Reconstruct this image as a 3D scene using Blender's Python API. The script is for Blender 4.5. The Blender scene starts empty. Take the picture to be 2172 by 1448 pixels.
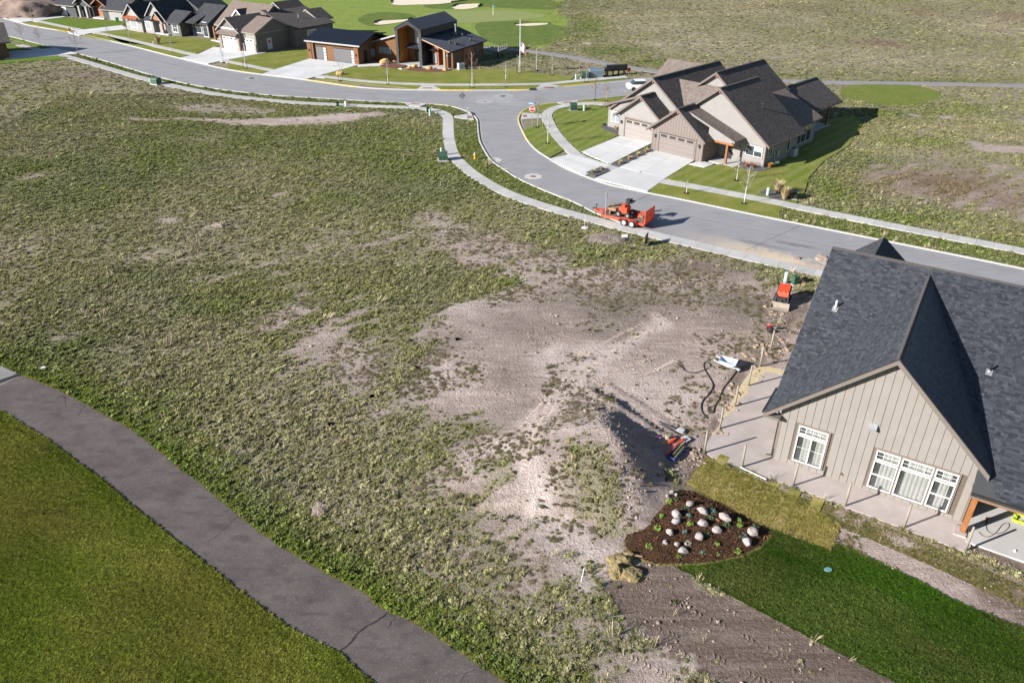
import bpy, bmesh, math, random
import numpy as np
from mathutils import Vector, Matrix, noise
from mathutils.geometry import tessellate_polygon

S = bpy.context.scene
COL = S.collection
rnd = random.Random(7)
nrng = np.random.default_rng(7)

# ------------------------------------------------------------------ camera
CAM_H, PITCH, F_PX = 29.0, math.radians(30.7), 1650.0      # drone height, downward tilt, focal length for a 2172 px wide frame
cam = bpy.data.cameras.new('drone_camera')
camo = bpy.data.objects.new('drone_camera', cam)
COL.objects.link(camo)
camo.location = (0, 0, CAM_H)
camo.rotation_euler = (math.radians(90) - PITCH, 0, 0)
cam.sensor_fit = 'HORIZONTAL'
cam.sensor_width = 36.0
cam.lens = 36.0 * F_PX / 2172.0
cam.clip_start = 0.5
cam.clip_end = 4000
S.camera = camo

# ------------------------------------------------------------------ sky and sun
SUN_AZ = math.radians(203.0)      # where the sun stands, counter-clockwise from +X
SUN_EL = math.radians(23.0)
W = bpy.data.worlds.new('World')
S.world = W
W.use_nodes = True
wn = W.node_tree.nodes
wl = W.node_tree.links
bgn = wn['Background']
sky = wn.new('ShaderNodeTexSky')
sky.sky_type = 'NISHITA'
sky.sun_disc = False
sky.sun_elevation = SUN_EL
sky.sun_rotation = math.radians(90) - SUN_AZ
sky.altitude = 900
sky.air_density = 1.0
sky.dust_density = 0.6
sky.ozone_density = 1.4
wl.new(sky.outputs[0], bgn.inputs[0])
bgn.inputs[1].default_value = 0.055
sl = bpy.data.lights.new('sun', 'SUN')
sl.energy = 5.0
sl.angle = math.radians(0.5)
sl.color = (1.0, 0.955, 0.90)
so = bpy.data.objects.new('sun', sl)
COL.objects.link(so)
sdir = Vector((math.cos(SUN_AZ) * math.cos(SUN_EL), math.sin(SUN_AZ) * math.cos(SUN_EL), math.sin(SUN_EL)))
so.rotation_euler = sdir.to_track_quat('Z', 'Y').to_euler()
so.location = sdir * 100
S.view_settings.view_transform = 'Standard'
S.view_settings.look = 'None'
S.view_settings.exposure = 1.2
S.view_settings.gamma = 1
S.view_settings.use_curve_mapping = False

# ------------------------------------------------------------------ helpers
cP, sP = math.cos(PITCH), math.sin(PITCH)
def G(u, v, z=0.0):
    """survey point: where the sight line of a photo pixel meets the level z"""
    a = (u - 1086) / F_PX; b = (v - 724) / F_PX
    dx, dy, dz = a, cP - b * sP, -sP - b * cP
    t = (z - CAM_H) / dz
    return Vector((dx * t, dy * t, z))
def GL(pts, z=0.0): return [G(u, v, z) for u, v in pts]

def smooth(pts, n=6, closed=False):
    P = [Vector(p) for p in pts]; out = []
    N = len(P); rng = range(N if closed else N - 1)
    for i in rng:
        p1, p2 = P[i], P[(i + 1) % N]
        p0 = P[i - 1] if (closed or i > 0) else p1 * 2 - p2
        p3 = P[(i + 2) % N] if (closed or i + 2 < N) else p2 * 2 - p1
        for k in range(n):
            t = k / n; t2 = t * t; t3 = t2 * t
            out.append(0.5 * ((2 * p1) + (p2 - p0) * t + (2 * p0 - 5 * p1 + 4 * p2 - p3) * t2 + (3 * p1 - p0 - 3 * p2 + p3) * t3))
    if not closed: out.append(P[-1].copy())
    return out

def resample(pts, step):
    L = [0.0]
    for a, b in zip(pts, pts[1:]): L.append(L[-1] + (b - a).length)
    n = max(1, round(L[-1] / step)); out = []; j = 0
    for i in range(n + 1):
        d = L[-1] * i / n
        while j < len(pts) - 2 and L[j + 1] < d: j += 1
        s = L[j + 1] - L[j]
        t = 0 if s < 1e-9 else (d - L[j]) / s
        out.append(pts[j].lerp(pts[j + 1], min(1, t)))
    return out

def normals2(pts):
    out = []
    for i in range(len(pts)):
        a = pts[max(0, i - 1)]; b = pts[min(len(pts) - 1, i + 1)]
        d = (b - a); d.z = 0; d.normalize()
        out.append(Vector((-d.y, d.x, 0)))     # to the left of travel
    return out
def offset(pts, d):
    return [p + n * d for p, n in zip(pts, normals2(pts))]

class MB:
    def __init__(s): s.v = []; s.f = []; s.c = []
    def add(s, vs, fs):
        o = len(s.v); s.v += [tuple(x) for x in vs]; s.f += [tuple(i + o for i in f) for f in fs]; return s
    def box(s, c, d, rz=0.0, tilt=None):
        x, y, z = d[0] / 2, d[1] / 2, d[2] / 2
        vs = [Vector((sx * x, sy * y, sz * z)) for sz in (-1, 1) for sy in (-1, 1) for sx in (-1, 1)]
        M = Matrix.Rotation(rz, 3, 'Z')
        if tilt is not None: M = M @ tilt
        c = Vector(c)
        return s.add([M @ v + c for v in vs], [(0, 2, 3, 1), (4, 5, 7, 6), (0, 1, 5, 4), (2, 6, 7, 3), (0, 4, 6, 2), (1, 3, 7, 5)])
    def bx(s, x0, x1, y0, y1, z0, z1):
        return s.box(((x0 + x1) / 2, (y0 + y1) / 2, (z0 + z1) / 2), (x1 - x0, y1 - y0, z1 - z0))
    def prism(s, poly, off):
        """poly: list of 3D points, extruded by vector off"""
        n = len(poly); P = [Vector(p) for p in poly]; off = Vector(off)
        tri = tessellate_polygon([P]) if n > 4 else None
        fs = [tuple(range(n - 1, -1, -1)), tuple(range(n, 2 * n))] if n <= 4 else [tuple(reversed(t)) for t in tri] + [tuple(i + n for i in t) for t in tri]
        fs += [(i, (i + 1) % n, (i + 1) % n + n, i + n) for i in range(n)]
        return s.add(P + [p + off for p in P], fs)
    def cyl(s, p0, p1, r0, r1=None, n=8, cap=True):
        r1 = r0 if r1 is None else r1
        p0, p1 = Vector(p0), Vector(p1); d = (p1 - p0).normalized()
        a = d.orthogonal().normalized(); b = d.cross(a)
        vs = [p + (a * math.cos(2 * math.pi * k / n) + b * math.sin(2 * math.pi * k / n)) * r for p, r in ((p0, r0), (p1, r1)) for k in range(n)]
        fs = [(k, (k + 1) % n, (k + 1) % n + n, k + n) for k in range(n)]
        if cap: fs += [tuple(range(n - 1, -1, -1)), tuple(range(n, 2 * n))]
        return s.add(vs, fs)
    def tube(s, pts, r, n=6):
        pts = [Vector(p) for p in pts]; R = r if isinstance(r, (list, tuple)) else [r] * len(pts)
        vs = []; up = Vector((0, 0, 1)); fs = []
        for i, p in enumerate(pts):
            d = (pts[min(i + 1, len(pts) - 1)] - pts[max(i - 1, 0)]).normalized()
            a = d.cross(up) if abs(d.z) < 0.95 else d.cross(Vector((1, 0, 0)))
            a.normalize(); b = a.cross(d)
            vs += [p + (a * math.cos(2 * math.pi * k / n) + b * math.sin(2 * math.pi * k / n)) * R[i] for k in range(n)]
        for i in range(len(pts) - 1):
            fs += [(i * n + k, i * n + (k + 1) % n, (i + 1) * n + (k + 1) % n, (i + 1) * n + k) for k in range(n)]
        fs += [tuple(range(n - 1, -1, -1)), tuple(range((len(pts) - 1) * n, len(pts) * n))]
        return s.add(vs, fs)
    def blob(s, c, r, seed=0, amp=0.18, sub=2, freq=1.3, flat=None):
        bm = bmesh.new(); bmesh.ops.create_icosphere(bm, subdivisions=sub, radius=1.0)
        c = Vector(c); vs = []
        for v in bm.verts:
            q = v.co.copy()
            k = 1 + amp * noise.noise(q * freq + Vector((seed * 3.7, seed * 1.3, 0))) + amp * 0.5 * noise.noise(q * freq * 2.3 + Vector((0, seed * 2.1, 5)))
            w = Vector((q.x * r[0], q.y * r[1], q.z * r[2])) * k
            if flat is not None and w.z < -flat * r[2]: w.z = -flat * r[2]
            vs.append(w + c)
        bm.verts.index_update()
        fs = [tuple(v.index for v in f.verts) for f in bm.faces]
        bm.free(); return s.add(vs, fs)
    def build(s, name, mat, parent=None, smooth=False, loc=None, rotz=0.0):
        me = bpy.data.meshes.new(name)
        me.from_pydata([tuple(v) for v in s.v], [], s.f)
        me.update()
        bm = bmesh.new(); bm.from_mesh(me)
        if len(bm.faces) < 60000: bmesh.ops.recalc_face_normals(bm, faces=bm.faces)
        bm.to_mesh(me); bm.free()
        if smooth: me.polygons.foreach_set('use_smooth', [True] * len(me.polygons))
        return link(name, me, mat, parent, loc, rotz)

def link(name, me, mat=None, parent=None, loc=None, rotz=0.0):
    if mat is not None and not me.materials: me.materials.append(mat)
    o = bpy.data.objects.new(name, me); COL.objects.link(o)
    if parent is not None: o.parent = parent
    if loc is not None: o.location = loc
    if rotz: o.rotation_euler = (0, 0, rotz)
    return o
def tag(o, label=None, cat=None, group=None, kind=None):
    if label: o['label'] = label
    if cat: o['category'] = cat
    if group: o['group'] = group
    if kind: o['kind'] = kind
    return o
def thing(name, label, cat, loc=(0, 0, 0), rotz=0.0, group=None):
    o = bpy.data.objects.new(name, None); COL.objects.link(o)
    o.empty_display_size = 0.2
    o.location = loc; o.rotation_euler = (0, 0, rotz)
    return tag(o, label, cat, group)
def dup(root, loc=None, rotz=None, label=None, scale=None):
    r = root.copy(); COL.objects.link(r)
    if loc is not None: r.location = loc
    if rotz is not None: r.rotation_euler = (0, 0, rotz)
    if scale is not None: r.scale = (scale,) * 3
    if label: r['label'] = label
    for ch in list(root.children):
        c = ch.copy(); COL.objects.link(c); c.parent = r
        for g in list(ch.children):
            d = g.copy(); COL.objects.link(d); d.parent = c
    return r

# ------------------------------------------------------------------ materials
def srgb(r, g, b):
    f = lambda c: ((c / 255) / 12.92 if c / 255 <= 0.04045 else ((c / 255 + 0.055) / 1.055) ** 2.4)
    return (f(r), f(g), f(b), 1)
class NT:
    def __init__(s, name):
        s.m = bpy.data.materials.new(name); s.m.use_nodes = True
        s.t = s.m.node_tree; s.n = s.t.nodes; s.l = s.t.links
        s.b = s.n['Principled BSDF']
        s.co = s.n.new('ShaderNodeTexCoord').outputs['Object']
    def node(s, typ, **kw):
        n = s.n.new(typ)
        for k, v in kw.items(): setattr(n, k, v)
        return n
    def sock(s, x, inp):
        if hasattr(x, 'default_value') and hasattr(x, 'node'): s.l.new(x, inp)
        else: inp.default_value = x
    def noise(s, scale, detail=4, rough=0.6, vec=None, out='Fac', stretch=None, dist=0.0):
        n = s.node('ShaderNodeTexNoise'); n.inputs['Scale'].default_value = scale
        n.inputs['Detail'].default_value = detail; n.inputs['Roughness'].default_value = rough
        n.inputs['Distortion'].default_value = dist
        v = vec or s.co
        if stretch:
            mp = s.node('ShaderNodeMapping'); mp.inputs['Scale'].default_value = stretch[:3]
            if len(stretch) > 3: mp.inputs['Rotation'].default_value = (0, 0, stretch[3])
            s.l.new(v, mp.inputs[0]); v = mp.outputs[0]
        s.l.new(v, n.inputs['Vector']); return n.outputs[out]
    def voro(s, scale, feature='F1', out='Distance', vec=None):
        n = s.node('ShaderNodeTexVoronoi', feature=feature); n.inputs['Scale'].default_value = scale
        s.l.new(vec or s.co, n.inputs['Vector']); return n.outputs[out]
    def ramp(s, fac, a, b, lo=0.0, hi=1.0):
        n = s.node('ShaderNodeMapRange'); n.inputs[1].default_value = a; n.inputs[2].default_value = b
        n.inputs[3].default_value = lo; n.inputs[4].default_value = hi
        s.l.new(fac, n.inputs[0]); return n.outputs[0]
    def mix(s, fac, a, b, mode='MIX'):
        n = s.node('ShaderNodeMix', data_type='RGBA', blend_type=mode)
        s.sock(fac, n.inputs[0]); s.sock(a, n.inputs[6]); s.sock(b, n.inputs[7]); return n.outputs[2]
    def math(s, op, a, b=0.0):
        n = s.node('ShaderNodeMath', operation=op); s.sock(a, n.inputs[0]); s.sock(b, n.inputs[1]); return n.outputs[0]
    def attr(s, name, typ='GEOMETRY', out='Fac'):
        n = s.node('ShaderNodeAttribute', attribute_type=typ, attribute_name=name); return n.outputs[out]
    def bump(s, h, strength=0.5, dist=0.05):
        n = s.node('ShaderNodeBump'); n.inputs['Strength'].default_value = strength; n.inputs['Distance'].default_value = dist
        s.l.new(h, n.inputs['Height']); s.l.new(n.outputs[0], s.b.inputs['Normal']); return s
    def out(s, col, rough=0.8, metal=0.0, spec=None):
        s.sock(col, s.b.inputs['Base Color']); s.sock(rough, s.b.inputs['Roughness']); s.b.inputs['Metallic'].default_value = metal
        if spec is not None: s.b.inputs['Specular IOR Level'].default_value = spec
        return s.m
MATS = {}
def plain(name, col, rough=0.7, metal=0.0, var=0.12, scale=6.0, bump=0.0, spec=None):
    """a plain surface with a little unevenness in tone, from noise"""
    if name in MATS: return MATS[name]
    t = NT(name)
    f = t.noise(scale, 5, 0.65)
    c2 = tuple(min(1, c * (1 + var)) for c in col[:3]) + (1,); c1 = tuple(c * (1 - var) for c in col[:3]) + (1,)
    if bump: t.bump(t.noise(scale * 4, 4), bump, 0.02)
    MATS[name] = t.out(t.mix(t.ramp(f, 0.3, 0.7), c1, c2), rough, metal, spec)
    return MATS[name]
# ------------------------------------------------------------------ outlines surveyed from the photograph (world metres after G)
def arr(pts): return np.array([(p.x, p.y) for p in pts])
def inside(poly, x, y):
    P = arr(poly) if not isinstance(poly, np.ndarray) else poly
    r = np.zeros(x.shape, bool); n = len(P)
    bb = (x >= P[:, 0].min()) & (x <= P[:, 0].max()) & (y >= P[:, 1].min()) & (y <= P[:, 1].max())
    xs, ys = x[bb], y[bb]; rr = np.zeros(xs.shape, bool)
    for i in range(n):
        x1, y1 = P[i]; x2, y2 = P[(i + 1) % n]
        if y1 == y2: continue
        c = ((y1 > ys) != (y2 > ys)) & (xs < (x2 - x1) * (ys - y1) / (y2 - y1) + x1)
        rr ^= c
    r[bb] = rr; return r
def dist_line(pts, x, y):
    P = arr(pts) if not isinstance(pts, np.ndarray) else pts
    best = np.full(x.shape, 1e9); side = np.zeros(x.shape); along = np.zeros(x.shape); L = 0.0
    for (x1, y1), (x2, y2) in zip(P[:-1], P[1:]):
        dx, dy = x2 - x1, y2 - y1; l2 = dx * dx + dy * dy; l = math.sqrt(l2)
        t = np.clip(((x - x1) * dx + (y - y1) * dy) / l2, 0, 1)
        d = np.hypot(x - x1 - t * dx, y - y1 - t * dy); m = d < best
        best = np.where(m, d, best); side = np.where(m, (x - x1) * dy - (y - y1) * dx, side); along = np.where(m, L + t * l, along); L += l
    return best, np.sign(side), along / L

# value noise, vectorised
_perm = np.random.default_rng(3).random((256, 256))
def vnoise(x, y, s):
    X = x / s + 1000.0; Y = y / s + 1000.0
    xi = np.floor(X).astype(int); yi = np.floor(Y).astype(int); fx = X - xi; fy = Y - yi
    fx = fx * fx * (3 - 2 * fx); fy = fy * fy * (3 - 2 * fy)
    g = lambda i, j: _perm[i & 255, j & 255]
    return (g(xi, yi) * (1 - fx) + g(xi + 1, yi) * fx) * (1 - fy) + (g(xi, yi + 1) * (1 - fx) + g(xi + 1, yi + 1) * fx) * fy
def fnoise(x, y, s, o=3):
    a = 0; w = 0.5; t = 0
    for k in range(o):
        a = a + vnoise(x + 37.7 * k, y - 11.3 * k, s / 2 ** k) * w; t += w; w *= 0.55
    return a / t

road_north = GL([(-60, 24), (0, 37), (64, 55), (148, 69), (258, 93), (380, 124), (483, 148), (561, 159.5), (648, 170), (747, 184), (821, 189.7), (931, 192), (1079, 192), (1134, 190), (1189, 184.5), (1300, 174), (1400, 164), (1520, 150)])
road_south_a = GL([(-60, 62), (12, 76.6), (54, 87), (112, 103), (168, 116), (226, 132), (322, 161), (419, 183.7), (548, 201), (620, 206.5), (700, 211), (780, 216), (850, 219.5), (910, 222), (950, 226), (980, 234), (1001, 244), (1011, 255), (1012.6, 268), (1014, 285), (1018, 304), (1033, 331), (1046, 346), (1073, 364), (1098, 380), (1150, 404), (1220, 432), (1256, 450.5), (1282, 461), (1316, 474), (1336, 481), (1387, 492.5), (1480, 514), (1600, 541), (1735, 573), (1850, 601), (2000, 637), (2172, 679), (2400, 737)])
road_side_b = GL([(1520, 181), (1400, 196), (1293, 208), (1228, 214), (1180, 219), (1144, 224), (1117, 232), (1102, 244), (1099, 258), (1107, 278), (1118, 299), (1135, 318), (1155, 332), (1192, 354.5), (1229, 371), (1284, 391), (1330, 401.5), (1376, 411), (1450, 425.5), (1600, 457), (1800, 497), (2000, 537), (2172, 572), (2400, 620)])
N_ = smooth(road_north, 4); A_ = smooth(road_south_a, 4); B_ = smooth(road_side_b, 4)
road_poly = N_ + B_ + list(reversed(A_))
path_up = smooth(GL([(-120, 740), (0, 774), (47, 796), (117, 824), (224, 879), (298, 924), (355, 971), (410, 1013), (465, 1058), (560, 1134), (676, 1205), (770, 1255), (809, 1288), (872, 1316), (947, 1363), (1029, 1418), (1076, 1448), (1180, 1530)]), 4)
path_lo = smooth(GL([(-140, 820), (0, 875), (32, 894), (99, 934), (149, 973), (206, 1013), (261, 1060), (410, 1180), (560, 1297), (643, 1352), (715, 1386), (739, 1410), (784, 1446), (870, 1530)]), 4)
path_poly = path_up + list(reversed(path_lo))
bpath_c = smooth(GL([(985, 100), (1030, 102), (1100, 107), (1200, 120), (1300, 138.5), (1400, 154), (1500, 166), (1620, 172), (1745, 175.5), (1900, 177), (2172, 182.5), (2500, 190)]), 4)
bed_poly = smooth(GL([(1322, 1158), (1350, 1110), (1381, 1061), (1415, 1032), (1449, 1035), (1520, 1064), (1573, 1093), (1630, 1124), (1633, 1137), (1609, 1163), (1567, 1182), (1502, 1195), (1428, 1199), (1371, 1192)]), 4, True)
sod_poly = GL([(1448, 1037), (1497, 969), (1541, 990), (1700, 1060), (1783, 1112), (1763, 1171), (1700, 1146), (1632, 1124), (1573, 1093), (1520, 1064)])
lawn_sw_poly = path_lo + GL([(870, 1700), (-700, 1700), (-700, 820)])
lawn_se_poly = GL([(1428, 1200), (1502, 1196), (1567, 1183), (1609, 1164), (1634, 1137), (1632, 1124), (1700, 1147), (1763, 1171), (1772, 1152), (1900, 1210), (2040, 1282), (2172, 1335), (2400, 1430), (2400, 1750), (2250, 1640), (1905, 1450), (1780, 1385), (1600, 1290), (1500, 1236)])
graded_poly = GL([(1262, 1232), (1330, 1205), (1371, 1194), (1428, 1201), (1500, 1237), (1600, 1291), (1780, 1386), (1905, 1451), (2250, 1641), (2000, 1750), (1500, 1470), (1400, 1360), (1330, 1300)])
strip_poly = GL([(1772, 1085), (1800, 1070), (1900, 1130), (2030, 1190), (2172, 1262), (2400, 1360), (2400, 1428), (2172, 1334), (2040, 1281), (1900, 1209), (1774, 1150)])

# ------------------------------------------------------------------ the lie of the land
crest = [G(1205, 835, 0.1), G(1255, 900, 0.55), G(1300, 970, 1.2), G(1322, 1030, 1.5), G(1328, 1075, 1.1), G(1318, 1125, 0.2)]
crest_h = [0.05, 0.6, 1.4, 1.8, 1.2, 0.05]
hill = smooth(GL([(1200, 40), (1270, 41), (1400, 46), (1500, 45), (1600, 38), (1700, 21), (1800, 13), (2172, 3), (2500, -4)]), 4)
def height(x, y):
    d, sd, al = dist_line(crest, x, y)
    hh = np.interp(al, np.linspace(0, 1, len(crest_h)), crest_h)
    d = np.maximum(0, d + np.where(sd < 0, 1, -1) * 1.3 * (fnoise(x, y, 1.7, 3) - 0.5))
    w = np.where(sd < 0, 2.3, 6.5)
    h = hh * np.exp(-(d / w) ** 2) + np.where(sd < 0, 1.0, 0.45) * 0.42 * np.minimum(hh, 1) * np.exp(-(d / 2.6) ** 2) * (fnoise(x, y, 1.0, 2) - 0.5)
    near = np.clip((y - 8) / 20, 0, 1)
    h = h + 0.05 * (fnoise(x, y, 9.0) - 0.5) * near
    dh, sdh, alh = dist_line(hill, x, y)
    h = h + 1.9 * np.clip(alh * 7, 0, 1) * np.exp(-(dh / np.where(sdh > 0, 26.0, 9.0)) ** 2) * (y > 150)
    h = h + 0.9 * (fnoise(x, y, 30.0) - 0.5) * np.clip((y - 175) / 30, 0, 1) * np.clip((x - 15) / 25, 0, 1)
    # furrows left by the blade beside the berm
    for pts, dep in (([(1262, 832), (1340, 876), (1425, 925)], 0.26), ([(1300, 815), (1380, 862), (1440, 905)], 0.12)):
        dd, s2, a2 = dist_line(GL(pts), x, y)
        h = h + dep * np.exp(-((dd - 0.28) / 0.25) ** 2) * (s2 > 0) * (1 - 0.4 * a2) - 0.1 * np.exp(-(dd / 0.25) ** 2)
    return h
def hz(p): return float(height(np.array([p.x]), np.array([p.y]))[0])

def blob(x, y, u, v, ru, rv, soft=1.0):
    c = G(u, v); rx = (G(u + ru, v) - c).length; ry = (G(u, v + rv) - c).length
    return np.exp(-((((x - c.x) / rx) ** 2 + ((y - c.y) / ry) ** 2) ** soft))
def soft_poly(x, y, pts, edge):
    P = GL(pts); d, _, _ = dist_line(P + [P[0]], x, y)
    d = np.where(inside(P, x, y), d, -d)
    return np.clip(0.5 + d / (2 * edge), 0, 1)

SWATH = arr(smooth(GL([(1420, 690), (1330, 735), (1240, 785), (1165, 850), (1118, 930), (1108, 1005), (1150, 1090), (1225, 1175), (1285, 1240), (1400, 1330), (1520, 1440)]), 4))
TRENCH = arr(GL([(1700, 625), (1665, 680), (1630, 730), (1590, 790), (1550, 855), (1518, 905), (1490, 950), (1465, 985)]))
def masks(x, y):
    jx = x + 1.6 * (fnoise(x, y, 3.2) - 0.5) * 2; jy = y + 1.6 * (fnoise(x + 50, y, 3.2) - 0.5) * 2
    dirt = 0.92 * soft_poly(jx, jy, [(870, 765), (960, 650), (1090, 625), (1190, 578), (1330, 560), (1470, 540), (1620, 592), (1760, 640), (1740, 760), (1600, 880), (1500, 960), (1450, 1020), (1340, 1020), (1290, 1160), (1315, 1212), (1240, 1235), (1120, 1100), (1040, 1005), (960, 945), (850, 850)], 1.3)
    dirt = np.maximum(dirt, 0.72 * soft_poly(jx, jy, [(870, 440), (960, 468), (1080, 497), (1200, 530), (1240, 570), (1180, 620), (1060, 590), (960, 560), (890, 500)], 1.6))
    dirt = np.maximum(dirt, 0.8 * soft_poly(jx, jy, [(250, 247), (420, 252), (600, 249), (800, 236), (825, 243), (720, 262), (560, 268), (400, 258), (250, 254)], 1.0))
    dirt = np.maximum(dirt, 0.55 * soft_poly(jx, jy, [(330, 222), (480, 215), (600, 232), (560, 246), (400, 240)], 1.5))
    for b in [(690, 720, 70, 60, .78), (610, 670, 50, 50, .62), (760, 790, 60, 50, .8), (640, 620, 60, 30, .5), (540, 560, 120, 26, .45), (340, 545, 60, 16, .5), (440, 592, 60, 14, .55), (440, 292, 60, 12, .45), (60, 370, 50, 10, .6), (130, 380, 30, 7, .5), (350, 462, 25, 9, .6), (468, 478, 18, 9, .7), (515, 437, 18, 6, .6), (585, 418, 30, 14, .5), (130, 705, 60, 14, .5), (240, 750, 40, 18, .55), (280, 760, 45, 25, .5), (1180, 1200, 60, 40, .5), (1090, 1230, 50, 26, .5), (1120, 1280, 60, 30, .45), (1160, 1355, 30, 15, .6), (1000, 1190, 40, 20, .45), (900, 930, 50, 25, .6), (830, 870, 40, 22, .5), (1230, 600, 140, 16, .35), (980, 1020, 60, 30, .8), (1000, 960, 60, 40, .6), (1110, 1130, 50, 40, .7), (760, 540, 120, 40, .3), (640, 800, 60, 50, .3), (180, 155, 40, 5, .5), (1250, 1330, 90, 36, .62), (1390, 1420, 90, 30, .6), (1180, 1290, 60, 30, .6), (1330, 1390, 60, 20, .5), (1070, 1060, 70, 60, .75), (1150, 1160, 70, 50, .75)]:
        dirt = np.maximum(dirt, b[4] * blob(jx, jy, *b[:4]))
    dirt = dirt * (1 - 0.85 * soft_poly(jx, jy, [(1180, 1035), (1225, 1000), (1275, 1000), (1300, 1040), (1325, 1085), (1335, 1140), (1300, 1165), (1235, 1110)], 0.8))
    dc, sc_, ac_ = dist_line(crest, x, y); dirt = np.maximum(dirt, 0.97 * (sc_ < 0) * np.clip(3.6 - dc, 0, 1) * (ac_ < 0.97))
    dirt = dirt * (1 - 0.6 * blob(jx, jy, 1005, 905, 55, 34)) * (1 - 0.35 * blob(jx, jy, 1090, 598, 40, 9))
    # right-hand lot
    dirt = np.maximum(dirt, 0.42 * soft_poly(jx, jy, [(1880, 352), (1980, 318), (2080, 330), (2400, 395), (2400, 500), (2172, 462), (2000, 440), (1850, 405)], 2.0))
    dirt = np.maximum(dirt, 0.8 * soft_poly(jx, jy, [(2030, 296), (2100, 305), (2172, 312), (2400, 335), (2400, 350), (2172, 327), (2080, 318)], 1.0))
    for b in [(1930, 246, 14, 4, .9), (2003, 248, 20, 5, .9), (1805, 232, 12, 4, .9), (1985, 262, 12, 4, .7), (2060, 218, 16, 4, .8), (2125, 195, 14, 3, .8), (2120, 206, 14, 3, .8), (2060, 250, 18, 6, .6), (1960, 278, 22, 5, .6), (1290, 65, 12, 2, .7), (1245, 95, 14, 2.4, .9), (1395, 100, 12, 2.2, .9), (1480, 99, 16, 2.4, .9), (1650, 124, 40, 3, .7), (1560, 80, 40, 4, .4), (1420, 58, 16, 2, .5), (1200, 12, 12, 2, .6), (1155, 98, 22, 3, .5), (1330, 120, 20, 3, .4)]:
        dirt = np.maximum(dirt, b[4] * blob(jx, jy, *b[:4]))
    dirt = np.maximum(dirt, 0.95 * inside(strip_poly, x, y) * np.clip(fnoise(x, y, 2.2) * 1.5 + 0.25, 0, 1))
    # lush green
    # the churned ground frays out in streaks along the way the machine ran
    sx = x * 0.80 + y * 0.60; sy = -x * 0.60 + y * 0.80
    stk = fnoise(sx / 5.0, sy, 0.8, 3) - 0.5
    dirt = np.clip(dirt + (dirt > 0.02) * stk * 1.5 * np.clip(1.15 - dirt, 0.12, 1) * (y < 90), 0, 1)
    lush = np.zeros_like(x)
    dp, sp, _ = dist_line(path_up, x, y)
    lush = np.maximum(lush, np.clip(1.1 - dp / 2.1, 0, 1))
    for b in [(1000, 360, 60, 60, .7), (960, 320, 70, 50, .6), (900, 420, 140, 40, .5), (720, 420, 130, 30, .45), (500, 420, 120, 30, .4), (650, 320, 160, 26, .5), (300, 250, 200, 22, .5), (100, 250, 120, 20, .4), (400, 330, 150, 18, .3), (100, 740, 120, 40, .65), (330, 860, 100, 50, .45), (1240, 540, 90, 20, .6), (1150, 500, 90, 20, .35), (1090, 598, 40, 9, .7), (760, 640, 90, 30, .3), (470, 640, 120, 40, .3), (1440, 1130, 60, 50, .2), (1760, 400, 60, 40, .8), (1820, 340, 70, 30, .7), (1900, 460, 180, 24, .75), (2100, 520, 140, 18, .7), (1950, 300, 120, 12, .6), (1900, 240, 80, 8, .8), (2050, 230, 120, 12, .6), (1760, 446, 60, 10, .8), (1240, 60, 60, 30, .9), (1300, 110, 80, 14, .8), (1380, 132, 60, 8, .8), (1200, 12, 120, 14, .6), (1700, 90, 160, 12, .3), (1900, 70, 120, 16, .35), (1680, 160, 160, 5, .6), (2000, 172, 240, 4, .7), (1130, 120, 80, 9, .7)]:
        lush = np.maximum(lush, b[4] * blob(x, y, *b[:4]))
    lush = np.maximum(lush, 0.62 * np.clip(fnoise(x, y, 11.0) * 1.7 - 0.3, 0, 1) * np.clip((y - 60) / 25, 0, 1) * np.clip((128 - y) / 14, 0, 1) * (x < 25))
    # dry straw and tan grass
    straw = 0.25 + 0.5 * np.clip(fnoise(x, y, 14.0, 2) * 2 - 0.7, 0, 1)
    for b in [(30, 520, 90, 50, .95), (400, 720, 170, 60, .75), (600, 840, 150, 60, .85), (560, 920, 170, 70, .75), (760, 1040, 190, 90, .75), (900, 1180, 200, 90, .7), (250, 640, 160, 50, .7), (180, 160, 220, 16, .6), (500, 175, 200, 10, .5), (480, 520, 140, 40, .4), (1330, 1130, 60, 70, .7), (1270, 1060, 50, 60, .6), (1500, 620, 140, 50, .9), (1400, 560, 120, 22, .75), (1330, 680, 150, 60, .7), (1290, 505, 40, 14, 1), (1600, 100, 400, 26, .95), (1900, 130, 300, 24, .9), (1500, 140, 160, 12, .7), (2100, 60, 200, 30, .9), (1350, 70, 200, 14, .8), (2000, 270, 120, 12, .8), (2120, 290, 100, 14, .95), (1130, 1200, 160, 60, .6), (1230, 150, 70, 7, .9), (900, 230, 120, 6, .4)]:
        straw = np.maximum(straw, b[4] * blob(x, y, *b[:4]))
    brown = np.zeros_like(x)
    for b in [(2000, 390, 150, 36, .95), (2120, 420, 90, 26, .9), (1560, 27, 110, 7, .9), (1860, 94, 60, 7, 1), (1950, 37, 40, 6, .6), (2130, 40, 60, 8, .6), (1720, 36, 40, 7, .5), (160, 160, 120, 12, .6), (340, 200, 60, 6, .4), (1510, 560, 60, 18, .4), (1440, 20, 60, 3, .5)]:
        brown = np.maximum(brown, b[4] * blob(jx, jy, *b[:4]))
    soil = 1.0 * inside(graded_poly, x + 1.1 * (fnoise(x, y, 1.3) - 0.5) * 2, y + 0.5 * (fnoise(x + 20, y, 1.3) - 0.5) * 2) + 0.9 * soft_poly(jx, jy, [(1440, 1010), (1470, 955), (1500, 968), (1446, 1040)], .3) + 0.9 * soft_poly(jx, jy, [(2040, 1252), (2110, 1250), (2172, 1290), (2300, 1350), (2300, 1385), (2172, 1335), (2050, 1285)], .4)
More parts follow.
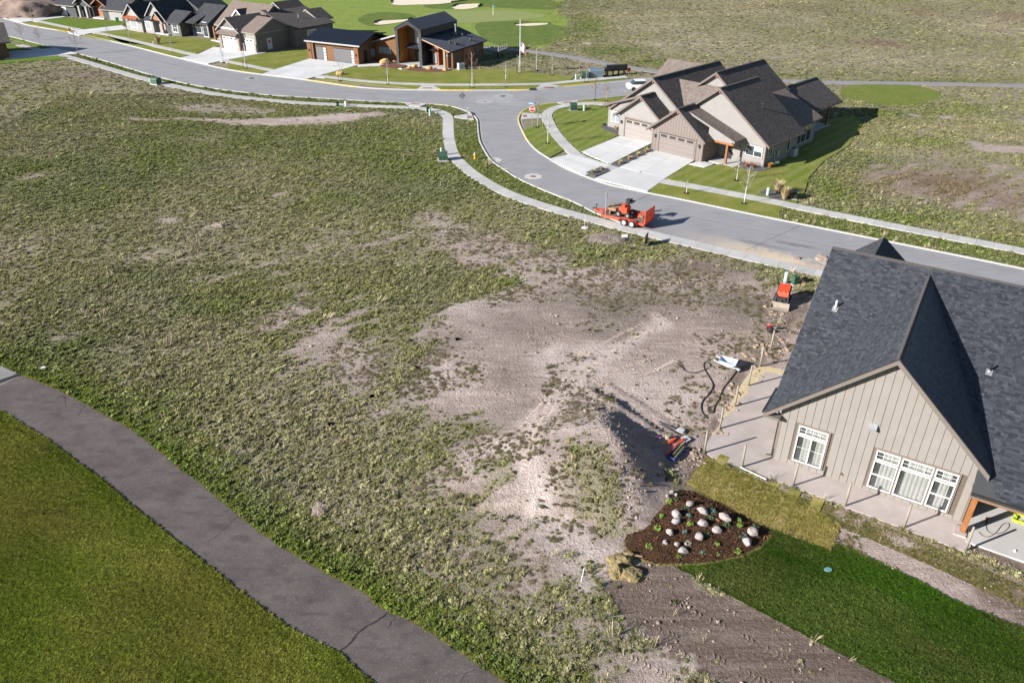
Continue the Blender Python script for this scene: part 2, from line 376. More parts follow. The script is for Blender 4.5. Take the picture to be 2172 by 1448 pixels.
    for pts in ([(2040, 1135), (2080, 1165), (2172, 1205), (2300, 1260)],):
        d3, _, _ = dist_line(GL(pts), x, y); soil = soil + np.clip(1.2 - d3 / 0.5, 0, 1)
    d4, _, _ = dist_line(TRENCH, jx, jy); soil = soil + np.clip(1.25 - d4 / 0.55, 0, 1) * 0.85
    soil = np.clip(soil, 0, 1)
    tread = soft_poly(jx, jy, [(1060, 770), (1200, 730), (1300, 760), (1280, 850), (1180, 930), (1150, 1080), (1090, 1040), (1080, 900)], 1.2)
    grass = np.clip(1.0 - dirt, 0, 1)
    grass = np.where((soil > 0.5), 0.04, grass)
    pale = np.zeros_like(x)
    dl, _, _ = dist_line(SWATH, jx, jy); pale = np.maximum(pale, np.clip(1.5 - dl / 1.0, 0, 1) * 0.9)
    for b in [(1040, 965, 55, 40, 1), (905, 800, 60, 40, .7), (1010, 645, 45, 22, .8), (1060, 585, 60, 18, .6), (1390, 830, 110, 60, .75), (1180, 760, 60, 36, .8), (1250, 775, 70, 26, .9), (960, 470, 60, 16, .5), (1230, 590, 60, 14, .6), (640, 245, 150, 7, .8), (1230, 940, 40, 40, .6), (860, 870, 30, 20, .6), (760, 740, 50, 30, .4)]: pale = np.maximum(pale, b[4] * blob(jx, jy, *b[:4]))
    grey = np.zeros_like(x)
    for b in [(1340, 645, 190, 48, 1), (1150, 715, 90, 55, .8), (1490, 562, 130, 26, .9), (1080, 790, 50, 36, .7), (1290, 700, 110, 30, .7), (1560, 640, 70, 60, .9), (940, 730, 50, 24, .5), (1120, 880, 40, 40, .6), (1020, 910, 80, 40, .7), (1200, 900, 30, 30, .5)]: grey = np.maximum(grey, b[4] * blob(jx, jy, *b[:4]))
    tread = pale - grey * (1 - pale)
    return grass, np.clip(lush * (1 - 0.8 * dirt), 0, 1), np.clip(straw, 0, 1), brown, soil, tread

def axis(a, b, step, grow, lo, hi):
    c = list(np.arange(a, b + step / 2, step)); s = step; q = c[-1]
    while q < hi: s *= grow; q += s; c.append(q)
    s = step; q = c[0]; pre = []
    while q > lo: s *= max(grow, 1.05); q -= s; pre.append(q)
    return np.array(pre[::-1] + c)
gx = axis(-32, 38, 0.28, 1.03, -1500, 1500)
gy = axis(10, 64, 0.28, 1.014, -300, 2600)
XX, YY = np.meshgrid(gx, gy); fx, fy = XX.ravel(), YY.ravel()
fz = height(fx, fy)
M_grass, M_lush, M_straw, M_brown, M_soil, M_tread = masks(fx, fy)
near = (fy < 75) & (np.abs(fx) < 60)
fz = fz + np.where(near, (1 - M_grass) * 0.07 * (fnoise(fx, fy, 0.8, 2) - 0.5), 0)
# keep the land just under everything that is laid on it
flat = inside(road_poly, fx, fy) | inside(path_poly, fx, fy)
fz = np.where(flat, np.minimum(fz, -0.02), fz)
me = bpy.data.meshes.new('ground')
nx, ny = len(gx), len(gy)
me.vertices.add(nx * ny)
me.vertices.foreach_set('co', np.stack([fx, fy, fz], 1).ravel())
ii = (np.arange(ny - 1)[:, None] * nx + np.arange(nx - 1)[None, :]).ravel()
quads = np.stack([ii, ii + 1, ii + nx + 1, ii + nx], 1).ravel()
me.loops.add(len(quads)); me.loops.foreach_set('vertex_index', quads)
me.polygons.add(len(ii)); me.polygons.foreach_set('loop_start', np.arange(len(ii)) * 4); me.polygons.foreach_set('loop_total', np.full(len(ii), 4))
me.update(); me.polygons.foreach_set('use_smooth', np.ones(len(ii), bool))
for nm, a in (('grass', M_grass), ('lush', M_lush), ('straw', M_straw), ('brown', M_brown), ('soil', M_soil), ('tread', M_tread)):
    at = me.attributes.new(nm, 'FLOAT', 'POINT'); at.data.foreach_set('value', a.astype(np.float32))

t = NT('field_soil_and_thatch')
gr, lu, st, br, sb, tr = (t.attr(n) for n in ('grass', 'lush', 'straw', 'brown', 'soil', 'tread'))
n1 = t.noise(0.9, 6, 0.7); n2 = t.noise(4.5, 5, 0.7); n3 = t.noise(11, 4, 0.75); nb = t.noise(0.16, 3, 0.6)
dirtc = t.mix(t.ramp(n1, 0.3, 0.7), (0.275, 0.215, 0.19, 1), (0.46, 0.375, 0.34, 1))
dirtc = t.mix(t.ramp(n2, 0.45, 0.75, 0, 0.75), dirtc, (0.235, 0.19, 0.15, 1))
dirtc = t.mix(t.ramp(n3, 0.5, 0.72, 0, 0.5), dirtc, (0.60, 0.51, 0.45, 1))
drygr = t.mix(t.ramp(n3, 0.35, 0.65), (0.20, 0.17, 0.12, 1), (0.42, 0.36, 0.28, 1))
green = t.mix(t.ramp(n2, 0.3, 0.7), (0.075, 0.09, 0.03, 1), (0.16, 0.175, 0.065, 1))
olive = t.mix(t.ramp(n3, 0.3, 0.7), (0.15, 0.145, 0.08, 1), (0.29, 0.255, 0.165, 1))
sk = t.noise(1.5, 4, 0.7, stretch=(0.22, 1.4, 1, -0.64))
dirtc = t.mix(t.ramp(sk, 0.5, 0.72, 0, 0.6), dirtc, (0.56, 0.475, 0.43, 1)); dirtc = t.mix(t.ramp(sk, 0.47, 0.3, 0, 0.55), dirtc, (0.23, 0.185, 0.155, 1))
cover = t.mix(st, olive, drygr)
cover = t.mix(lu, cover, green)
gmask = t.ramp(t.math('ADD', t.math('MULTIPLY', gr, 1.5), t.math('SUBTRACT', t.math('ADD', t.math('MULTIPLY', n1, 0.55), t.math('MULTIPLY', n2, 0.75)), 0.66)), 0.42, 0.95)
c = t.mix(gmask, dirtc, cover)
grey = t.mix(t.ramp(n2, 0.42, 0.6), (0.15, 0.125, 0.09, 1), (0.40, 0.34, 0.29, 1))
ng = t.math('SUBTRACT', 1.0, gr)
pl = t.ramp(tr, 0.0, 1.0); gy = t.ramp(tr, 0.0, -1.0)
c = t.mix(t.math('MULTIPLY', t.math('MULTIPLY', gy, ng), t.ramp(n2, 0.66, 0.48)), c, t.mix(t.ramp(n3, 0.4, 0.6), (0.075, 0.062, 0.045, 1), (0.23, 0.195, 0.16, 1)))
c = t.mix(t.math('MULTIPLY', t.math('MULTIPLY', pl, ng), t.ramp(n2, 0.3, 0.6, 0.35, 1.0)), c, t.mix(t.ramp(n3, 0.35, 0.6), (0.47, 0.39, 0.355, 1), (0.70, 0.61, 0.565, 1)))
brc = t.mix(t.ramp(n2, 0.3, 0.7), (0.12, 0.075, 0.06, 1), (0.24, 0.16, 0.13, 1))
c = t.mix(t.math('MULTIPLY', br, t.ramp(n1, 0.32, 0.62)), c, brc)
sd_ = G(1850, 1448) - G(1330, 1220); ss = t.noise(1.3, 4, 0.7, stretch=(0.12, 1.5, 1, -math.atan2(sd_.y, sd_.x)))
soc = t.mix(t.ramp(n2, 0.3, 0.7), (0.125, 0.093, 0.074, 1), (0.205, 0.16, 0.132, 1)); soc = t.mix(t.ramp(ss, 0.5, 0.68, 0, 0.6), soc, (0.27, 0.22, 0.19, 1)); soc = t.mix(t.ramp(ss, 0.46, 0.32, 0, 0.6), soc, (0.085, 0.062, 0.049, 1))
c = t.mix(t.math('MULTIPLY', sb, t.ramp(n1, 0.15, 0.4)), c, soc)
big = t.ramp(nb, 0.3, 0.7, 0.86, 1.12)
cmb = t.node('ShaderNodeCombineColor'); [t.l.new(big, cmb.inputs[i]) for i in range(3)]
c = t.mix(1.0, c, cmb.outputs[0], 'MULTIPLY')
# cleat marks of the tracked machine
wv = t.node('ShaderNodeTexWave', wave_type='BANDS', bands_direction='DIAGONAL'); wv.inputs['Scale'].default_value = 2.6; wv.inputs['Distortion'].default_value = 1.2
mp = t.node('ShaderNodeMapping'); mp.inputs['Rotation'].default_value = (0, 0, -0.5); t.l.new(t.co, mp.inputs[0]); t.l.new(mp.outputs[0], wv.inputs['Vector'])
hgt = t.math('ADD', t.math('ADD', t.math('MULTIPLY', n2, 1.0), t.math('MULTIPLY', n3, 0.55)), t.math('MULTIPLY', sk, 0.9))
t.bump(hgt, 1.0, 0.2)
t.out(c, 0.95, 0, 0.1)
tag(link('ground', me, t.m), kind='structure')

EXCL = []; WILD = []; TURF_ = []
def sheet(name, poly, z, mat, parent=None, kind='structure', edge=None, smooth_=False):
    """a flat laid sheet; edge: depth of the skirt it stands on"""
    P = [Vector((p.x, p.y, z)) for p in poly]
    mb = MB(); tri = tessellate_polygon([P]); mb.add(P, [tuple(q) for q in tri])
    if edge:
        n = len(P); lo = [Vector((p.x, p.y, z - edge)) for p in P]
        mb.add(P + lo, [(i, (i + 1) % n, (i + 1) % n + n, i + n) for i in range(n)])
    o = mb.build(name, mat, parent)
    if mat.name == 'weedy_verge': WILD.append((arr(poly), z))
    elif name == 'fairway': TURF_.append(arr(poly))
    elif name == 'rough': pass
    else: EXCL.append(arr(poly))
    return tag(o, kind=kind) if kind else o
# ------------------------------------------------------------------ paving materials
t = NT('road_asphalt')
n1 = t.noise(0.35, 5, 0.6); n2 = t.noise(1.2, 4, 0.6, stretch=(0.25, 1.6, 1, 0.9)); n3 = t.noise(60, 2, 0.8)
c = t.mix(t.ramp(n1, 0.3, 0.7), (0.20, 0.199, 0.208, 1), (0.25, 0.249, 0.259, 1))
c = t.mix(t.ramp(n2, 0.4, 0.75, 0, 0.55), c, (0.295, 0.292, 0.298, 1))
c = t.mix(t.ramp(n3, 0.45, 0.8, 0, 0.5), c, (0.34, 0.335, 0.335, 1))
def stain(u, v, ru, rv, col, amt, rough_noise=0.5):
    global c
    p = G(u, v); d = t.node('ShaderNodeVectorMath', operation='SUBTRACT'); t.l.new(t.co, d.inputs[0]); d.inputs[1].default_value = (p.x, p.y, 0)
    q = (G(u + ru, v + ru * 0.2) - p); L1 = q.length; a = math.atan2(q.y, q.x); L2 = rv
    mp = t.node('ShaderNodeMapping'); mp.vector_type = 'TEXTURE'; mp.inputs['Rotation'].default_value = (0, 0, a); mp.inputs['Scale'].default_value = (L1, L2, 1)
    t.l.new(d.outputs[0], mp.inputs[0])
    ln = t.node('ShaderNodeVectorMath', operation='LENGTH'); t.l.new(mp.outputs[0], ln.inputs[0])
    s = t.math('ADD', ln.outputs['Value'], t.math('MULTIPLY', t.math('SUBTRACT', t.noise(1.1, 5, 0.7), 0.5), 1.9 * rough_noise * 2))
    c = t.mix(t.ramp(s, 0.35, 1.05, amt, 0.0), c, col)
stain(1640, 550, 130, 2.1, (0.52, 0.42, 0.31, 1), 1.0)
stain(1560, 524, 100, 1.9, (0.44, 0.37, 0.30, 1), 0.75)
stain(1720, 570, 60, 0.9, (0.46, 0.33, 0.27, 1), 0.9)
stain(1610, 518, 70, 0.5, (0.13, 0.13, 0.14, 1), 0.6)
stain(1690, 520, 60, 0.45, (0.12, 0.12, 0.13, 1), 0.7)
stain(1480, 500, 80, 0.9, (0.30, 0.27, 0.25, 1), 0.7)
stain(1320, 472, 60, 0.8, (0.27, 0.23, 0.215, 1), 0.7)
stain(1060, 213, 60, 2.2, (0.34, 0.34, 0.34, 1), 0.5)
t.bump(t.noise(90, 2, 0.7), 0.25, 0.01)
M_road = t.out(c, 0.9, 0, 0.25)

t = NT('cart_path_asphalt')
n1 = t.noise(0.5, 5, 0.65); n2 = t.noise(2.2, 4, 0.65); n3 = t.noise(11, 3, 0.85); n4 = t.noise(0.9, 3, 0.5, stretch=(1, 2.2, 1, 0.5))
c = t.mix(t.ramp(n1, 0.3, 0.7), (0.074, 0.062, 0.058, 1), (0.130, 0.109, 0.102, 1))
c = t.mix(t.ramp(n2, 0.55, 0.8, 0, 0.5), c, (0.045, 0.040, 0.040, 1))
c = t.mix(t.ramp(n3, 0.58, 0.75, 0, 0.75), c, (0.30, 0.28, 0.275, 1))
c = t.mix(t.ramp(n3, 0.42, 0.3, 0, 0.6), c, (0.055, 0.05, 0.052, 1))
c = t.mix(t.ramp(n4, 0.52, 0.7, 0, 0.65), c, (0.058, 0.050, 0.049, 1))
vv = t.voro(3.1); c = t.mix(t.ramp(vv, 0.035, 0.05, 0.6, 0.0), c, (0.55, 0.55, 0.53, 1))
t.bump(n3, 0.5, 0.02)
M_path = t.out(c, 0.92, 0, 0.2)

def concrete(name, lo, hi, sc=0.8):
    t = NT(name)
    n1 = t.noise(sc, 5, 0.65); n3 = t.noise(25, 3, 0.7)
    oi = t.node('ShaderNodeObjectInfo').outputs['Random']
    c = t.mix(t.ramp(n1, 0.3, 0.7), lo, hi)
    c = t.mix(t.ramp(n3, 0.5, 0.8, 0, 0.22), c, (lo[0] * .7, lo[1] * .68, lo[2] * .64, 1))
    v = t.ramp(oi, 0, 1, 0.88, 1.04); cm = t.node('ShaderNodeCombineColor'); [t.l.new(v, cm.inputs[i]) for i in range(3)]
    c = t.mix(1.0, c, cm.outputs[0], 'MULTIPLY')
    t.bump(n3, 0.2, 0.01)
    return t.out(c, 0.88, 0, 0.3)
M_conc = concrete('sidewalk_concrete', (0.40, 0.39, 0.375, 1), (0.47, 0.46, 0.445, 1))
M_drive = concrete('driveway_concrete', (0.50, 0.50, 0.495, 1), (0.57, 0.57, 0.565, 1), 0.4)
M_curb = concrete('kerb_concrete', (0.37, 0.36, 0.34, 1), (0.46, 0.45, 0.425, 1), 1.0)
M_gut = concrete('gutter_concrete', (0.30, 0.295, 0.29, 1), (0.37, 0.36, 0.355, 1), 1.0)
M_yellow = plain('kerb_yellow_paint', (0.62, 0.46, 0.10, 1), 0.8, var=0.25, scale=2)
M_brickpad = plain('warning_pad_red', (0.24, 0.115, 0.08, 1), 0.85, var=0.2, scale=8)
M_iron = plain('cast_iron', (0.06, 0.055, 0.055, 1), 0.7, 0.3, var=0.3)
M_black = plain('black_void', (0.012, 0.012, 0.013, 1), 0.9)

# ------------------------------------------------------------------ roads, kerbs, paths
sheet('road', road_poly, 0.012, M_road)
def sweep(name, line, prof, mat, parent=None, kind=None):
    nr = normals2(line); mb = MB(); k = len(prof); vs = []
    for p, n in zip(line, nr):
        vs += [Vector((p.x, p.y, 0)) + n * d + Vector((0, 0, z)) for d, z in prof]
    fs = [(i * k + j, i * k + j + 1, (i + 1) * k + j + 1, (i + 1) * k + j) for i in range(len(line) - 1) for j in range(k - 1)]
    mb.add(vs, fs); o = mb.build(name, mat, parent)
    return tag(o, kind=kind) if kind else o
def kerb(line, side):
    """side +1: the verge is to the left of the line, the road to the right"""
    o = sweep('kerb', line, [(s * side, z) for s, z in ((0.04, -0.05), (0.03, 0.12), (-0.02, 0.135), (-0.13, 0.13), (-0.17, 0.04), (-0.2, 0.03))], M_curb, kind='structure')
    sweep('gutter', line, [(s * side, z) for s, z in ((-0.19, 0.034), (-0.58, 0.017), (-0.60, 0.0))], M_gut, o)
    # joints cut across the kerb every three metres or so
    return o
kn = kerb(N_, 1)
ka = kerb([p for p in A_ if p.x < G(1332, 480).x], -1)
kb = kerb(B_, -1)
def paint(line, side, u0, u1, parent):
    a, b = G(*u0), G(*u1); pts = resample(line, 0.5)
    i = min(range(len(pts)), key=lambda k: (pts[k] - a).length); j = min(range(len(pts)), key=lambda k: (pts[k] - b).length)
    i, j = min(i, j), max(i, j)
    sweep('painted_kerb', pts[i:j + 1], [(s * side, z) for s, z in ((0.02, 0.13), (-0.02, 0.139), (-0.132, 0.135), (-0.176, 0.044))], M_yellow, parent)
for u0, u1 in (((118, 64.5), (148, 70)), ((648, 170), (760, 185)), ((925, 192), (1000, 192)), ((1075, 192), (1134, 190)), ((1180, 185), (1265, 178))): paint(N_, 1, u0, u1, kn)
paint(B_, -1, (1180, 219), (1124, 303), kb)
paint(A_, -1, (930, 223.5), (975, 232), ka)
sheet('cart_path', path_poly, 0.02, M_path, edge=0.1)
M_bpath = concrete('far_path_asphalt', (0.19, 0.18, 0.185, 1), (0.25, 0.24, 0.245, 1))
# the joined branch of the path, paler, behind a dark seam
M_branch = plain('cart_path_pale', (0.20, 0.185, 0.18, 1), 0.92, var=0.15, scale=1.5)
sheet('cart_path_branch', GL([(-160, 700), (0, 776), (46, 795), (40, 800), (0, 818), (-140, 850), (-300, 900)]), 0.026, M_branch)
sheet('patched_seam', GL([(48, 796), (28, 803), (0, 814), (-60, 838), (-60, 828), (0, 806), (25, 797.5), (38, 792)]), 0.030, M_black)
sweep('far_cart_path', bpath_c, [(1.15, -0.25), (1.15, 0.05), (0, 0.06), (-1.15, 0.05), (-1.15, -0.25)], M_bpath, kind='structure')
# cracks in the cart path
M_crack = plain('crack_dark', (0.02, 0.018, 0.018, 1), 0.95)
def crack(pts, w):
    P = resample(smooth(GL(pts), 4), 0.12); r = random.Random(len(pts)); mb = MB(); n = normals2(P); off = 0; vs = []
    for i, (p, q) in enumerate(zip(P, n)):
        off = off * 0.7 + r.uniform(-0.035, 0.035); ww = w * (0.5 + r.random()) * (0.4 if i in (0, len(P) - 1) else 1)
        vs += [Vector((p.x, p.y, 0.0245)) + q * (off + ww), Vector((p.x, p.y, 0.0245)) + q * (off - ww)]
    mb.add(vs, [(2 * i, 2 * i + 1, 2 * i + 3, 2 * i + 2) for i in range(len(P) - 1)])
    tag(mb.build('path_crack', M_crack), kind='structure')
crack([(714, 1386), (735, 1368), (757, 1346), (775, 1329), (800, 1316), (822, 1300), (826, 1294)], 0.05)
crack([(822, 1300), (838, 1306), (832, 1318), (822, 1333)], 0.018)
crack([(75, 842), (120, 838), (150, 850)], 0.012); crack([(112, 852), (135, 838), (140, 865), (165, 852)], 0.012); crack([(165, 880), (185, 858), (205, 872), (175, 876)], 0.012)
def rcrack(pts, w=0.012):
    P = resample(smooth(GL(pts), 3), 0.3); n = normals2(P); r = random.Random(3); vs = []; mb = MB()
    for p, q in zip(P, n): o_ = r.uniform(-.04, .04); vs += [Vector((p.x, p.y, 0.0165)) + q * (o_ + w), Vector((p.x, p.y, 0.0165)) + q * (o_ - w)]
    mb.add(vs, [(2 * i, 2 * i + 1, 2 * i + 3, 2 * i + 2) for i in range(len(P) - 1)]); tag(mb.build('sealed_crack', M_crack), kind='structure')
rcrack([(1270, 467), (1330, 434), (1384, 411)], 0.03); rcrack([(1045, 351), (1110, 336), (1160, 330)], 0.02); rcrack([(1010, 216), (1150, 212), (1290, 200)], 0.02); rcrack([(1580, 532), (1650, 500), (1700, 478)], 0.018); rcrack([(1400, 447), (1700, 510), (2000, 578), (2172, 618)], 0.015); rcrack([(420, 150), (560, 180), (700, 194), (860, 203)], 0.025); rcrack([(60, 68), (220, 103), (420, 150)], 0.025)
crack([(440, 1150), (470, 1128), (500, 1100)], 0.012)
crack([(1010, 1420), (985, 1432), (975, 1448)], 0.012)

# ------------------------------------------------------------------ sidewalks in poured panels
swA = smooth(GL([(40, 96), (100, 110), (156, 124.5), (226, 145), (306, 167.6), (387, 187), (483, 203.5), (612, 217), (700, 222), (790, 226), (870, 229), (915, 233.5), (939, 240), (949.5, 249), (950.5, 262), (950.5, 280), (953, 301.4), (961.4, 329), (980, 350), (1007, 372), (1050, 398), (1100, 420), (1170, 443), (1256, 466), (1292, 475.8), (1328, 485.3), (1363, 493.7), (1480, 521), (1600, 549), (1735, 580), (1900, 619), (2172, 690), (2400, 750)]), 6)
swB = smooth(GL([(1420, 214), (1293, 221.5), (1255, 220.7), (1220, 223), (1192, 227), (1170, 234), (1159.5, 245), (1164, 261), (1176, 282), (1194, 304), (1212, 321), (1232, 336), (1284, 354.5), (1330, 367), (1395, 384), (1500, 403), (1640, 430), (1800, 463), (2000, 502), (2172, 535), (2400, 582)]), 6)
swC = smooth(GL([(-60, 20), (12, 32), (84, 47), (156, 62), (226, 75), (322, 97), (403, 116), (516, 138.6), (600, 155), (685, 164), (784, 175), (895, 180.5), (1005, 181.6), (1145, 179.7), (1226, 173), (1329, 164.6)]), 6)
def sidewalk(line, w, step, single, label, top=0.125):
    root = thing('sidewalk', None, None); root['kind'] = 'structure'
    P = resample(line, step); n = normals2(P); joined = MB()
    for i in range(len(P) - 1):
        a, b = P[i], P[i + 1]; d = (b - a).normalized() * 0.009
        q = [a + n[i] * w / 2 + d, a - n[i] * w / 2 + d, b - n[i + 1] * w / 2 - d, b + n[i + 1] * w / 2 - d]
        z = top + rnd.uniform(-0.004, 0.004)
        q = [Vector((p.x, p.y, 0.0)) for p in q]
        far = (a.y > single)
        mb = joined if far else MB()
        mb.prism(q, (0, 0, z))
        if not far: mb.build('panel', M_conc, root)
    if joined.v: tag(joined.build('panel_row', M_conc, root), kind='stuff')
    # the packed base that shows in the joints
    sweep('base', P, [(w / 2 - 0.02, 0.02), (w / 2 - 0.02, top - 0.02), (-w / 2 + 0.02, top - 0.02), (-w / 2 + 0.02, 0.02)], plain('joint_dirt', (0.16, 0.14, 0.12, 1), 0.95), root)
    return root
sidewalk(swA, 1.5, 1.5, 118, 'field side', 0.06)
sidewalk(swB, 1.5, 1.5, 120, 'house side')
sidewalk(swC, 1.45, 1.5, 0, 'far side')

def slabs(name, quad, nu, nv, z=0.13, mat=None, gap=0.012, bow=None):
    """a drive cast in nu x nv slabs between four corners"""
    root = thing(name, None, None); root['kind'] = 'structure'
    Q = GL(quad); mat = mat or M_drive; EXCL.append(arr(Q))
    def at(s, q): return Q[0].lerp(Q[1], s).lerp(Q[3].lerp(Q[2], s), q)
    for i in range(nu):
        for j in range(nv):
            L = [at(i / nu, j / nv), at((i + 1) / nu, j / nv), at((i + 1) / nu, (j + 1) / nv), at(i / nu, (j + 1) / nv)]
            cc = sum(L, Vector()) / 4
            L = [p + (cc - p).normalized() * gap for p in L]
            MB().prism([Vector((p.x, p.y, 0.015)) for p in L], (0, 0, z - 0.015)).build('slab', mat, root)
    return root
slabs('driveway', [(1166, 338.5), (1209, 329), (1296, 352), (1240, 374.5)], 3, 1)
slabs('driveway', [(1232.6, 324), (1315, 290), (1383, 305), (1294, 350)], 3, 2, 0.128)
slabs('driveway', [(1261, 380.5), (1314, 356.5), (1411, 380), (1373, 408)], 1, 2)
slabs('driveway', [(1314.6, 356), (1387, 320.4), (1474, 341), (1411, 380)], 3, 2, 0.128)
slabs('front_walk', [(1460, 350), (1487, 343), (1514, 350), (1493, 357.5)], 2, 1, 0.12)
slabs('driveway', [(557, 158.5), (648, 170.5), (684, 160), (590, 147)], 3, 1)
slabs('driveway', [(590, 147), (684, 160), (762, 139), (656, 126)], 4, 4, 0.126)
slabs('front_walk', [(757, 139), (800, 136), (806, 141), (762, 143)], 2, 1, 0.12)
slabs('front_walk', [(800, 136), (845, 137), (853, 148), (806, 141)], 2, 1, 0.118)
slabs('driveway', [(380, 124), (441.5, 137), (484, 127.5), (419, 117)], 3, 1)
slabs('driveway', [(419, 117), (484, 128.5), (566, 112.5), (454, 101)], 4, 2, 0.126)
slabs('driveway', [(146, 71.5), (168, 77), (206, 69.5), (172, 65)], 2, 1)
slabs('driveway', [(172, 65), (206, 70), (275, 63), (258, 55)], 2, 2, 0.126)
slabs('driveway', [(19, 41.5), (47, 48.5), (84, 45), (48, 36)], 2, 1)
slabs('driveway', [(48, 36), (84, 45), (140, 37), (103, 30)], 2, 2, 0.126)
slabs('driveway', [(114, 103.5), (166, 115.5), (120, 119), (60, 108)], 2, 1)
slabs('driveway', [(60, 108), (122, 119.5), (10, 128), (20, 110)], 2, 2, 0.126)
# kerb ramps with their red tactile pads, at the corners of the junction
for k, (q, pad) in enumerate([([(1107, 241), (1147, 244), (1150, 252), (1108, 255)], [(1109, 246), (1117.5, 246), (1118, 250.5), (1109.5, 250.5)]),
                 ([(963, 249), (1000, 242), (1005, 256), (968, 252)], [(992, 247.5), (1000.5, 248), (1001, 253), (992, 253)]),
                 ([(885, 190.5), (895, 183), (918, 183), (934, 191)], [(897, 188), (917, 188), (917, 190), (897, 190)]),
                 ([(1135, 189.5), (1150, 181), (1167, 181), (1192, 185)], [(1153, 186.3), (1172, 186), (1172, 188), (1153, 188.2)]),
                 ([(1180, 219), (1228, 215), (1219, 223), (1198, 224)], [(1194, 219), (1212, 218), (1212, 220), (1194, 221)]),
                 ([(858, 220), (905, 223), (890, 228), (868, 226)], [(872, 221), (890, 222), (890, 224), (872, 223)])]):
    root = thing('kerb_ramp', None, None); root['kind'] = 'structure'
    MB().prism([Vector((p.x, p.y, 0.02)) for p in GL(q)], (0, 0, 0.119)).build('slab', M_conc, root)
    MB().prism([Vector((p.x, p.y, 0.10)) for p in GL(pad)], (0, 0, 0.046)).build('tactile_pad', M_brickpad, root)
# storm inlet under the far kerb
MB().prism([Vector((p.x, p.y, 0.02)) for p in GL([(1123, 189.3), (1136, 189), (1136, 192), (1123, 192.2)])], (0, 0, 0.135)).build('storm_inlet', M_black).__setitem__('kind', 'structure')
MB().prism([Vector((p.x, p.y, 0.02)) for p in GL([(998, 240), (1001, 239.5), (1006, 246), (1003, 247)])], (0, 0, 0.135)).build('storm_inlet', M_black).__setitem__('kind', 'structure')

# manhole covers in their concrete collars
def manhole(u, v, r, rc, label, poly=8, cover=True):
    p = G(u, v); root = thing('manhole', label, 'manhole cover', (p.x, p.y, 0.012), 0.3, 'manholes in the road')
    mb = MB(); mb.cyl((0, 0, 0.0), (0, 0, 0.006), r, r, poly); mb.build('collar', M_conc if r < 1.2 and r != 1.1 else M_gut, root)
    if cover:
        mb = MB(); mb.cyl((0, 0, 0.0), (0, 0, 0.014), rc, rc, 16); mb.build('lid', M_brickpad if poly == 8 else M_iron, root)
manhole(1131, 374.5, 1.05, 0.35, 'octagonal concrete manhole collar with rusty lid below the left drive')
manhole(1048.5, 339.5, 0.9, 0.1, 'pale round valve collar beside the kerb near the hydrant', 12)
manhole(1067, 204.5, 1.7, 0.42, 'large manhole patch in the middle of the junction', 14)
manhole(1028, 215.5, 1.35, 0.2, 'faint smaller manhole patch west of the junction middle', 14)
manhole(534, 166.5, 1.1, 0.5, 'manhole with grey lid by the driveway of the brown roofed house', 14)
# ------------------------------------------------------------------ lawns
def lawn_mat(name, dark, light, tan, tan_amt=0.35, stripes=None, fine=30.0):
    t = NT(name)
    n1 = t.noise(0.35, 4, 0.6); n2 = t.noise(2.2, 5, 0.7); n3 = t.noise(fine, 3, 0.75)
    c = t.mix(t.ramp(n2, 0.3, 0.7), dark, light)
    f = t.math('MULTIPLY', t.ramp(n1, 0.42, 0.68), tan_amt)
    c = t.mix(f, c, tan)
    if stripes:
        w = t.node('ShaderNodeTexWave', wave_type='BANDS', bands_direction='X'); w.inputs['Scale'].default_value = stripes[0]; w.inputs['Distortion'].default_value = 0.7; w.inputs['Detail'].default_value = 2
        mp = t.node('ShaderNodeMapping'); mp.inputs['Rotation'].default_value = (0, 0, stripes[1]); t.l.new(t.co, mp.inputs[0]); t.l.new(mp.outputs[0], w.inputs['Vector'])
        c = t.mix(t.math('MULTIPLY', t.ramp(w.outputs['Fac'], 0.35, 0.75), stripes[2]), c, stripes[3])
    c = t.mix(t.ramp(n3, 0.25, 0.5, 0.65, 0.0), c, tuple(x * 0.45 for x in dark[:3]) + (1,))
    c = t.mix(t.ramp(n3, 0.55, 0.8, 0.0, 0.55), c, tuple(min(1, x * 1.5) for x in light[:3]) + (1,))
    t.bump(t.math('ADD', n3, t.math('MULTIPLY', n2, 0.5)), 0.9, 0.08)
    return t.out(c, 0.9, 0, 0.15)
L_SW = lawn_mat('lawn_by_path', (0.062, 0.086, 0.010, 1), (0.11, 0.132, 0.02, 1), (0.12, 0.105, 0.03, 1), 0.55, fine=14)
L_SE = lawn_mat('new_lawn', (0.017, 0.036, 0.004, 1), (0.036, 0.066, 0.008, 1), (0.075, 0.085, 0.03, 1), 0.4, fine=14)
L_YARD = lawn_mat('mown_yard', (0.125, 0.155, 0.022, 1), (0.19, 0.21, 0.04, 1), (0.29, 0.245, 0.085, 1), 0.6, fine=8)
L_STR = lawn_mat('striped_yard', (0.095, 0.145, 0.016, 1), (0.155, 0.20, 0.03, 1), (0.27, 0.225, 0.08, 1), 0.45, (0.21, 0.55, 0.3, (0.27, 0.27, 0.11, 1)), fine=8)
L_STR2 = lawn_mat('striped_side_yard', (0.10, 0.14, 0.016, 1), (0.165, 0.195, 0.03, 1), (0.29, 0.24, 0.08, 1), 0.45, (0.2, 0.75, 0.32, (0.27, 0.26, 0.11, 1)), fine=8)
L_LUSH = lawn_mat('bright_yard', (0.085, 0.14, 0.012, 1), (0.13, 0.19, 0.022, 1), (0.17, 0.19, 0.05, 1), 0.3, fine=6)
L_FAIR = lawn_mat('fairway_turf', (0.13, 0.19, 0.024, 1), (0.19, 0.25, 0.045, 1), (0.23, 0.26, 0.07, 1), 0.6, (0.045, 1.9, 0.45, (0.2, 0.24, 0.07, 1)), fine=1.5)
